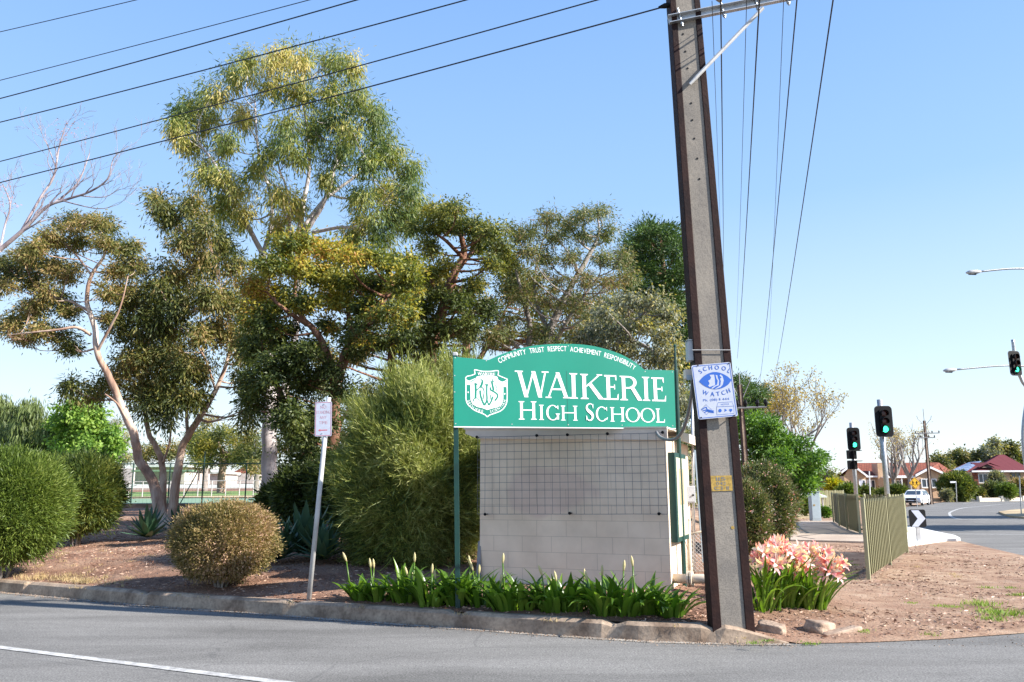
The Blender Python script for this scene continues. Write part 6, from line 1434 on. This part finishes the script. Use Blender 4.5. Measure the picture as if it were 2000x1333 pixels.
# ---- background trees left
def blob_tree(name, label, px, base, Y, cl, leaf, srad, m, bark='greybark', dens=1.0, droop=.2, cat='tree', per=24, group=None, depth=1.5, tr=.2, top=None, outk=.0, twig=.015, tw_share=.3, gz=None):
    top = top or min(c[1] for c in cl) + 20
    return build_tree(name, label, cat, Y, (px, base), [[(px, base, tr, 0), (px + 3, (base + top) / 2, tr * .8, 0), (px, top + 10, tr * .3, 0)]], cl, leaf, per, srad, dens, droop, bark, m, group, depth, outk=outk, twig=twig, tw_share=tw_share, base_z=gz)
blob_tree('willow_tree', 'weeping dark olive willow at the left edge behind the rounded bush', 40, 960, 42, [(20, 800, 34, 22), (60, 800, 30, 20), (90, 830, 30, 24), (15, 840, 36, 30), (55, 845, 36, 30), (105, 865, 26, 26), (30, 880, 36, 24), (80, 885, 34, 20), (0, 800, 24, 24)], (.55, .06), .6, 'L_willow', dens=1.0, droop=3.2)
blob_tree('ash_tree', 'bright lime green leafy tree between the willow and the gums', 165, 960, 38, [(140, 800, 26, 20), (175, 805, 26, 22), (120, 825, 22, 20), (155, 835, 28, 24), (195, 840, 26, 22), (210, 870, 22, 20), (170, 870, 32, 22), (130, 860, 24, 22), (215, 850, 16, 16), (150, 895, 30, 16), (195, 890, 26, 18)], (.22, .13), .45, 'L_lime', dens=1.1)
blob_tree('gum_tree', 'low spreading olive gum beyond the tennis court right of the pavilion', 432, 945, 62, [(390, 880, 22, 16), (420, 865, 24, 18), (455, 855, 24, 16), (480, 870, 18, 18), (410, 895, 26, 14), (445, 890, 28, 16), (475, 900, 20, 14), (390, 900, 18, 12), (430, 845, 20, 12), (400, 860, 18, 14)], (.38, .09), .8, 'L_olive', 'gum', dens=1.0, tr=.3)
blob_tree('gum_tree', 'distant brownish gum showing between the stems of the three stemmed gum', 400, 945, 75, [(385, 850, 18, 18), (400, 825, 18, 16), (375, 870, 18, 14), (410, 855, 14, 14)], (.4, .09), .9, 'L_dark', dens=.9, tr=.25)
blob_tree('gum_tree', 'grey green distant tree above the pavilion roof', 300, 945, 85, [(300, 880, 22, 14), (325, 890, 20, 12), (340, 878, 18, 14), (280, 892, 14, 10)], (.45, .12), 1.0, 'L_dark', dens=1.2, tr=.25)
blob_tree('gum_tree', 'distant tree left of the pale gum trunk', 500, 950, 58, [(490, 850, 16, 20), (500, 890, 18, 20), (480, 880, 16, 16), (498, 915, 16, 14)], (.35, .09), .7, 'L_dark', dens=1.0, tr=.2)
blob_tree('gum_tree', 'thin greyish distant tree between the lime tree and the leaning trunk', 235, 945, 70, [(225, 830, 12, 16), (240, 860, 14, 16), (228, 885, 12, 14), (245, 895, 12, 12)], (.35, .08), .8, 'L_grey', dens=.7, tr=.15)
# dead tree at the upper left
root = thing('dead_tree', (P(-150, 900, 20).x, 20, H(P(-150, 900, 20).x, 20)), 'bare bleached tree reaching in from the left edge above the gums', 'tree')
tb = MB(); tips = []
def limb(pts, Y=20):
    q = [tuple(P(x, y, Y + dy)) + (r,) for x, y, r, dy in pts]; q = curve(q, 5); tb.tube([p[:3] for p in q], [p[3] * .62 for p in q], 8, False)
    for i in range(4, len(q), 3):
        p = V(q[i][:3]); d = (V(q[i][:3]) - V(q[i - 1][:3])).normalized()
        bare_branches(tb, p, d + V((random.uniform(-.6, .6), random.uniform(-.6, .6), random.uniform(-.2, .5))), (.42 + .25 * random.random()), max(.006, q[i][3] * .35), 2, .15, 3, tips, .5, .0035)
gz_ = root.location.z
tb.tube(curve([(root.location.x, 20, gz_ - .1, .22)[:3], tuple(P(-120, 650, 20)), tuple(P(-40, 525, 20)), tuple(P(0, 488, 20))], 5), [.15 - .006 * i for i in range(16)], 10)
limb([(0, 488, .10, 0), (45, 450, .085, 0), (90, 405, .07, 0), (130, 390, .055, 0), (175, 375, .045, -.1), (210, 350, .03, -.2), (222, 310, .02, -.2), (250, 285, .01, -.2)])
limb([(40, 455, .06, 0), (80, 385, .05, .2), (105, 345, .045, .3), (115, 290, .035, .3), (130, 240, .012, .3)])
limb([(100, 400, .04, 0), (150, 360, .035, .2), (175, 300, .02, .3)]); limb([(110, 330, .03, .3), (95, 290, .02, .3), (85, 270, .01, .3)]); limb([(120, 392, .03, 0), (190, 408, .02, -.2), (230, 400, .01, -.2)])
limb([(0, 488, .05, 0), (10, 440, .04, .3), (20, 400, .03, .3), (5, 360, .02, .3)]); limb([(150, 382, .03, 0), (205, 385, .02, .3), (235, 365, .01, .3)])
tb.build('trunk', 'deadbark', root, smooth=True)
cc = np.array([tuple(P(x, y, 20)) for x, y in ((8, 350), (12, 375), (-5, 365), (20, 400), (5, 395), (130, 250), (150, 262), (110, 265))])
np_mesh('crown', spray_leaves(cc, np.full(8, .32), 38, .06, .02, .3), 4, 'L_pink', root)

# ---- right side vegetation
c, r = pb(1495, 985, 46, 72, 15.5); round_bush('flowering_shrub', 'dark shrub speckled with pink flowers right of the leaning pole', (c[0], c[1], c[2]), r, 2600, (.07, .014), 'L_bottle', -.6, srad=.12, per=22, extra=('petal', .22, .03))
c, r = pb(1462, 1010, 30, 60, 14.5); round_bush('flowering_shrub', 'lower pink speckled shrub tucked against the leaning pole', c, r, 1500, (.07, .014), 'L_bottle', -.6, srad=.12, per=22, extra=('petal', .15, .03))
blob_tree('cape_lilac_tree', 'rounded bright green tree right of the leaning pole', 1510, 1010, 27, [(1455, 835, 30, 26), (1490, 830, 28, 22), (1480, 870, 34, 28), (1520, 855, 28, 22), (1555, 880, 30, 24), (1520, 900, 34, 28), (1470, 920, 32, 28), (1565, 915, 28, 24), (1590, 900, 18, 22), (1530, 945, 32, 24), (1575, 945, 22, 18), (1540, 975, 20, 20), (1500, 890, 28, 24)], (.17, .06), .34, 'L_bright', dens=1.25, droop=.3, outk=.5, depth=1.0)
blob_tree('pine_tree', 'dark pine tree top beyond the bright green tree at the leaning pole', 1450, 985, 46, [(1440, 745, 22, 18), (1455, 770, 24, 20), (1435, 790, 30, 26), (1470, 785, 18, 14), (1450, 815, 34, 22), (1480, 770, 12, 10), (1420, 840, 30, 30)], (.32, .06), .6, 'L_pine', dens=1.1, outk=.7, droop=0)
def bare_tree(name, label, px, base, Y, height_px, spread, m, cols, seed, ncl=26, rx=20, leaf=(.18, .07), bark='greybark', depth=4, srad=.35, gz=0, tr=.16, per=12, share=.8):
    random.seed(seed); b0 = P(px, base, Y); b0.z = gz; root = thing(name, b0, label, 'tree'); tb = MB(); tips = []; Hh = height_px * Y / FPX
    bare_branches(tb, b0, V((0, 0, 1)), Hh * .30, tr, 0, .3, 1, tips, .1); t0 = V(tips.pop())
    for k in range(5): a = R(72 * k + random.uniform(-20, 20)); bare_branches(tb, t0, V((math.cos(a) * spread, math.sin(a) * spread, 1)), Hh * .30, tr * .62, depth, .22, 3, tips, .32, .012)
    tb.build('trunk', bark, root, smooth=True); tips = np.array(tips); k = rng.uniform(size=len(tips)) < share
    np_mesh('crown', spray_leaves(tips[k], np.full(k.sum(), srad), per, leaf[0], leaf[1], .3), 4, m, root); return root
bare_tree('autumn_tree', 'half bare yellowing tree beyond the bright green tree', 1552, 975, 52, 250, 1.0, 'L_autumn', None, 5, per=9, tr=.22)
bare_tree('autumn_tree', 'smaller yellowing tree at the left of the half bare yellow one', 1505, 975, 56, 235, .7, 'L_autumn', None, 8, per=9, tr=.2)
bare_tree('bare_tree', 'wispy nearly bare tree in front of the terracotta roof', 1748, 975, 82, 150, 1.1, 'L_autumn', None, 14, per=6, leaf=(.22, .08), srad=.5, tr=.3, depth=3)
bare_tree('bare_tree', 'second wispy tree near the front door of the cream brick house', 1780, 975, 85, 150, .6, 'L_autumn', None, 21, per=8, leaf=(.22, .08), srad=.5, tr=.28, depth=3)
bare_tree('autumn_tree', 'small olive yellow tree left of the cream brick house', 1618, 975, 62, 75, .9, 'L_olive', None, 31, per=16, leaf=(.2, .08), srad=.5, tr=.14, depth=3)
def far_bush(label, px, py, rx, ry, Y, m, n=700, leaf=(.24, .10), srad=.32, name='garden_bush'):
    sh_ = srad * 1.15 * FPX / Y; c, r = pb(px, py + sh_ * .4, max(4, rx - sh_), max(4, ry - sh_ * .8), Y); round_bush(name, label, c, r, n, leaf, m, -.2, 4, srad=srad, per=16, gz=0, lump=.09)
far_bush('large dark green round bush before the maroon roofed house', 1868, 949, 36, 30, 86, 'L_bush2', 1500)
far_bush('dark hedge bush below the wispy tree', 1752, 961, 25, 16, 80, 'L_bush2', 800)
far_bush('dark bush left of the larger traffic light pole', 1722, 964, 12, 9, 80, 'L_bush2', 400)
far_bush('yellow leaved bush left of the smaller traffic light', 1628, 950, 14, 14, 60, 'L_yellow', 500)
far_bush('green bush under the smaller traffic light', 1655, 958, 16, 12, 58, 'L_bush', 500)
far_bush('light green low bush in front of the maroon roofed house', 1966, 957, 20, 14, 90, 'L_bush', 500)
far_bush('reddish grey bush in front of the maroon roofed house', 1938, 955, 20, 16, 92, 'L_bottle', 500)
far_bush('silvery bush left of the maroon house window', 1946, 935, 14, 18, 94, 'L_grey', 400)
far_bush('tan bush at the right edge before the maroon house', 1990, 950, 20, 18, 95, 'L_brown', 500)
far_bush('small dark bush beside the pale garden wall', 1912, 962, 10, 10, 90, 'L_dark', 300)
far_bush('small white flowered bush by the brick garden wall', 1850, 964, 9, 8, 84, 'L_grey', 200)
far_bush('green shrub behind the far picket fence', 1572, 985, 18, 14, 42, 'L_bush', 600, (.12, .06), .2)
far_bush('dark shrub under the bright green tree', 1550, 975, 16, 20, 40, 'L_bush2', 600, (.12, .06), .2)
far_bush('yellow green weedy bush beside the cabinet', 1612, 998, 8, 8, 40, 'L_bright', 200, (.10, .05), .15)
far_bush('dark low bush right of the yellow bush', 1690, 958, 12, 9, 75, 'L_bush2', 300)
for i, (px, w_, top, Y, lab) in enumerate(((1838, 22, 892, 125, 'low dark gum behind the roof ridge left of the pair of houses'), (1875, 24, 878, 130, 'broad dark gum behind the solar panels'), (1905, 24, 882, 132, 'broad dark gum beyond the solar panels, right of another'), (1935, 16, 862, 128, 'taller pale gum behind the maroon roof apex'), (1985, 28, 866, 130, 'large dark gum at the right edge behind the maroon roof'), (1925, 20, 885, 134, 'dark gum directly left of the maroon roof apex'))):
    cl = [(px + random.uniform(-.6, .6) * w_, top + 10 + k * 9 + random.uniform(-3, 3), w_ * .5, 10) for k in range(6)]
    blob_tree('gum_tree', lab, px, 965, Y, cl, (.6, .26), 1.1, 'L_dark' if i != 3 else 'L_grey', dens=2.2, tr=.3, per=22, depth=2.5, gz=0, tw_share=.1)
# trees off the right edge whose shadows cross the road
for i, (x, y, s_) in enumerate(((24.6, 28.4, 1.0), (31.5, 39.4, 1.0), (30.5, 28.9, 1.0), (38.5, 40.2, 1.0))):
    px = 1000 + FPX * x / y; k = FPX / y
    def zy(z): return 666.5 - (V((x, y, z - EYE)).dot(U0) / V((x, y, z - EYE)).dot(F_)) * FPX
    cl = [(px + random.uniform(-2.6, 2.6) * k * s_, lerp(zy(0), zy(9), .62) + random.uniform(-1, 1) * .8 * k, 1.3 * k * s_, .8 * k * s_) for _ in range(16)]
    blob_tree('gum_tree', 'gum tree standing by the crossroad right of the picture', px, zy(0), y, cl, (.28, .09), .6, 'L_dark', dens=1.0, tr=.25, gz=0, group='gums by the crossroad outside the picture', depth=.7)

# ---- strap leaved lilies along the kerb
def blade(b, p, a, L, w_, el, bend):
    """one arching strap leaf with a folded midrib"""
    d = V((math.cos(a), math.sin(a), 0)); sd_ = V((-math.sin(a), math.cos(a), 0)); n = 7; q = V(p); e = el; st = L / n; n0 = None
    for k in range(n + 1):
        u = k / n; ww = w_ * (.55 + .6 * math.sin(math.pi * min(1, u * .8 + .15))) * (1 if u < .75 else max(.03, (1 - u) / .25)); t_ = d * math.cos(e) + V((0, 0, math.sin(e))); up = V((0, 0, math.cos(e))) - d * math.sin(e)
        m0 = len(b.v); b.v += [tuple(q - sd_ * ww / 2 + up * ww * .25), tuple(q), tuple(q + sd_ * ww / 2 + up * ww * .25)]
        if n0 is not None: b.f += [(n0, n0 + 1, m0 + 1, m0), (n0 + 1, n0 + 2, m0 + 2, m0 + 1)]
        n0 = m0; q = q + t_ * st; e -= bend / n * (.4 + 1.3 * u)
def lily(x, y, n, L, label, buds, group, spread=.16, stems_h=(.35, .6)):
    g = H(x, y); root = thing('lily_plant', (x, y, g), label, 'lily', group)
    b = MB()
    for i in range(n):
        a = random.uniform(0, 6.283); r = spread * math.sqrt(random.random()); blade(b, (x + r * math.cos(a), y + .7 * r * math.sin(a), g - .02), a + random.uniform(-.5, .5), L * random.uniform(.75, 1.4), random.uniform(.038, .066), random.uniform(.85, 1.52), random.uniform(.5, 2.1))
    b.build('leaves', 'L_lily', root, smooth=True)
    for i in range(buds):
        a = random.uniform(0, 6.283); r = spread * random.random(); h_ = random.uniform(stems_h[0] * .7, stems_h[1] * 1.02); lx, ly = random.uniform(-.30, .12) * h_, random.uniform(-.1, .05) * h_
        p0 = V((x + r * math.cos(a), y + .6 * r * math.sin(a), g)); p1 = p0 + V((lx, ly, h_)); s_ = MB(); s_.tube([p0, lerp(p0, p1, .5) + V((lx * .2, 0, 0)), p1], [.012, .010, .008], 6)
        st = s_.build('stem', 'L_lily', root, smooth=True)
        d = (p1 - p0).normalized() + V((random.uniform(-.2, .2), 0, 0)); c = MB(); c.tube([p1 - d * .01, p1 + d * .02, p1 + d * .05, p1 + d * .085, p1 + d * .11], [.007, .014, .017, .012, .002], 7); c.build('bud', 'bud', st, smooth=True)
    return root
row = [(705, 1178, 22, .30, 2), (738, 1182, 22, .32, 2), (792, 1188, 34, .40, 3), (842, 1192, 34, .42, 2), (893, 1196, 36, .42, 2), (945, 1199, 30, .40, 2), (990, 1202, 30, .38, 2), (1030, 1204, 26, .36, 1), (1085, 1208, 34, .40, 3), (1120, 1210, 26, .38, 1), (1180, 1212, 34, .40, 3), (1222, 1214, 30, .40, 2), (1265, 1216, 30, .36, 1), (1308, 1218, 30, .30, 0)]
row = [(a_, b_, c_, d_, max(0, e_ - (k_ % 3 == 1))) for k_, (a_, b_, c_, d_, e_) in enumerate(row)]
lab = ['leftmost small lily plant of the row along the kerb', 'second small lily plant from the left end of the kerb row', 'lily plant with tall cream buds under the feathery bush', 'fourth lily plant from the left along the kerb', 'lily plant right of the green left sign post', 'lily plant at the left corner of the block building', 'lily plant under the lower left of the wire mesh', 'short lily plant before the block wall, without tall stems', 'lily plant with three pale buds at the middle of the block wall', 'lily plant right of the three budded one before the wall', 'lily plant with buds at the right part of the block wall', 'third lily plant from the right end of the kerb row', 'second lily plant from the right end of the kerb row', 'pale low lily plant at the right end of the row, nearest the pole']
for (px, py, n, L, nb2), lb in zip(row, lab):
    q = G(px, py, .2); y = max(q.y, kerb_y(q.x) + .42); lily(q.x * y / q.y, y + random.uniform(-.04, .12), int(n * 1.35), L, lb, nb2, 'lilies planted in a row behind the kerb', .17 if n > 25 else .12, (.30, .50))
def petal_flower(b, c, d, s_):
    d = d.normalized(); u = d.orthogonal().normalized(); w_ = d.cross(u)
    for k in range(6):
        a = math.pi / 3 * k + random.uniform(-.1, .1); r = u * math.cos(a) + w_ * math.sin(a); t_ = d.cross(r); n0 = None
        for i, (al, ou, wd_) in enumerate(((0, .02, .03), (.35, .12, .12), (.7, .32, .17), (.92, .60, .13), (.95, .90, .015))):
            p = c + d * al * s_ + r * ou * s_; m0 = len(b.v); b.v += [tuple(p - t_ * wd_ * s_), tuple(p - d * .03 * s_ * (i in (1, 2, 3))), tuple(p + t_ * wd_ * s_)]
            if n0 is not None: b.f += [(n0, n0 + 1, m0 + 1, m0), (n0 + 1, n0 + 2, m0 + 2, m0 + 1)]
            n0 = m0
def pink_lily(x, y, n, label, stems, hh_):
    g = H(x, y); root = thing('flowering_lily', (x, y, g), label, 'lily', 'pink flowering lilies beside the pole'); b = MB()
    for i in range(n):
        a = random.uniform(0, 6.283); r = .20 * math.sqrt(random.random()); blade(b, (x + r * math.cos(a), y + r * .8 * math.sin(a), g - .02), a + random.uniform(-.4, .4), .66 * random.uniform(.6, 1.15), random.uniform(.030, .048), random.uniform(.95, 1.5), random.uniform(.4, 1.8))
    b.build('leaves', 'L_lily', root, smooth=True)
    for i in range(stems):
        a = random.uniform(0, 6.283); r = .12 * random.random(); h_ = random.uniform(*hh_); p0 = V((x + r * math.cos(a), y + r * math.sin(a), g)); p1 = p0 + V((math.cos(a) * .22 * random.random() + .07, math.sin(a) * .14 * random.random() - .02, h_))
        s_ = MB(); s_.tube([p0, lerp(p0, p1, .5), p1], [.011, .009, .008], 6); st = s_.build('stem', 'L_lily', root, smooth=True); f = MB()
        m_ = random.randint(4, 7)
        for k in range(m_):
            aa = k * 6.283 / m_ + random.uniform(-.3, .3); d = V((math.cos(aa), math.sin(aa) , random.uniform(-.1, .75))); petal_flower(f, p1 + d * .03, d, random.uniform(.085, .12))
        f.build('flower_head', 'petal', st, smooth=True)
for px, py, n, lb, st, hh_ in ((1492, 1198, 40, 'flowering lily clump nearest the pole with cream pink trumpets', 5, (.44, .64)), (1535, 1192, 44, 'middle flowering lily clump with dense pink trumpets', 8, (.46, .67)), (1583, 1192, 42, 'rightmost flowering lily clump with deepest pink trumpets', 8, (.32, .56)), (1560, 1172, 30, 'flowering lily clump at the back of the pink group', 6, (.44, .60)), (1510, 1178, 30, 'flowering lily clump behind the one nearest the pole', 6, (.44, .62))):
    q = G(px, py, .1); pink_lily(q.x, q.y, n, lb, st, hh_)

# ---- ground cover: bark and leaf litter, weeds, dry grass
def on_land(n, x0, x1, y0, y1, fn=None):
    x = rng.uniform(x0, x1, n); y = y0 + (y1 - y0) * rng.uniform(0, 1, n) ** 1.5; ky = np.interp(np.minimum(x, 2.8), [k[0] for k in KERB], [k[1] for k in KERB]) + .2; k = y > ky
    k &= ~((x > 2.8) & (y < 8.2 + .14 * (x - 2.6) ** 1.6)); x, y = x[k], y[k]
    # patchy: keep more where the noise is high
    pn = np.array([noise.noise(V((a * .6, b_ * .9, 2.2))) for a, b_ in zip(x, y)]); kk = rng.uniform(-.45, .5, len(x)) < pn + (fn(x, y) if fn else 0); x, y = x[kk], y[kk]
    z = np.array([max(.012, H(a, b_)) for a, b_ in zip(x, y)]); return np.stack([x, y, z], 1)
pts_ = on_land(70000, -13, 10.5, 8.3, 21, lambda x, y: np.where(x < 2.6, .25, np.where(y < 9.6, .05, -.12))); n = len(pts_)
d = rng.normal(size=(n, 3)); d[:, 2] *= .18; pts_[:, 2] += .006
q = leaf_quads(pts_, d, rng.uniform(.02, .07, n) * (1 + pts_[:, 1] * .02), rng.uniform(.006, .022, n)); o = np_mesh('leaf_litter', q, 4, 'L_litter'); props(o, 'fallen bark strips and dry leaves strewn over the red brown bed', 'leaf litter', kind='stuff')
def tufts(name, spots, m, label, h_, per, sp, w_=.006):
    qs = []
    for x, y, s_ in spots:
        k = int(per * s_); p = np.stack([x + rng.normal(size=k) * sp * s_, y + rng.normal(size=k) * sp * s_ * .8, np.full(k, max(.01, H(x, y)) - .01)], 1); d = rng.normal(size=(k, 3)) * .5; d[:, 2] = 1 + 0 * d[:, 2]
        qs.append(leaf_quads(p, d, h_ * s_ * rng.uniform(.4, 1.2, k), np.full(k, w_)))
    o = np_mesh(name, np.concatenate(qs), 4, m); props(o, label, 'grass', kind='stuff')
sp_ = []
for px, py, s_ in ((1930, 1150, .7), (1918, 1185, 1.3), (1935, 1198, 1.1), (1940, 1212, .9), (1975, 1205, 1.5), (1990, 1165, .8), (1975, 1150, .6), (1860, 1188, .7), (1836, 1186, .6), (1780, 1180, .5), (1686, 1234, .6), (1585, 1252, .5), (1812, 1236, .5), (1655, 1098, .6), (1670, 1105, .5), (1560, 1198, .5), (1500, 1250, .4), (1470, 1262, .4), (1180, 1160, .1)):
    p = G(px, py, .04); sp_.append((p.x, p.y, s_))
tufts('weeds', sp_, 'L_weed', 'small bright green weed tufts on the dirt verge and by the kerb', .07, 120, .09, .009)
sp_ = []
for k in range(46):
    px = 80 + 170 * random.random() + (random.random() < .3) * 90; x = G(px, 1120, .2).x; sp_.append((x, kerb_y(x) + .3 + .5 * random.random() ** 1.5, random.uniform(.5, 1)))
for k in range(60): x = random.uniform(-11, -6); sp_.append((x, kerb_y(x) + random.uniform(.2, 3), random.uniform(.3, .7)))
for k in range(26): x = random.uniform(-10, 2.3); sp_.append((x, kerb_y(x) - random.uniform(-.02, .05), random.uniform(.25, .5)))
for px, py in ((1860, 1125), (1870, 1130), (1790, 1110), (1640, 1130)): p = G(px, py, .04); sp_.append((p.x, p.y, .6))
tufts('dry_grass', sp_, 'L_straw', 'wisps of straw coloured dry grass behind the kerb at left', .12, 40, .07, .005)
qs = []
for k in range(4200):
    x = random.uniform(-13, 2.7); y = kerb_y(x) - abs(random.gauss(0, .10)); qs.append((x, y, .008))
for k in range(9000):
    x = random.uniform(2.4, 11); y = random.uniform(8, 16); qs.append((x, y, max(.012, H(x, y)) + .004 if y > 8.3 + .14 * max(0, x - 2.6) ** 1.6 else .006))
qs = np.array(qs); n = len(qs); d = rng.normal(size=(n, 3)); d[:, 2] *= .3; o = np_mesh('gravel', leaf_quads(qs, d, rng.uniform(.008, .022, n), rng.uniform(.006, .016, n)), 4, 'sand'); props(o, 'fine gravel and grit along the kerb edge and over the dirt corner', 'gravel', kind='stuff')
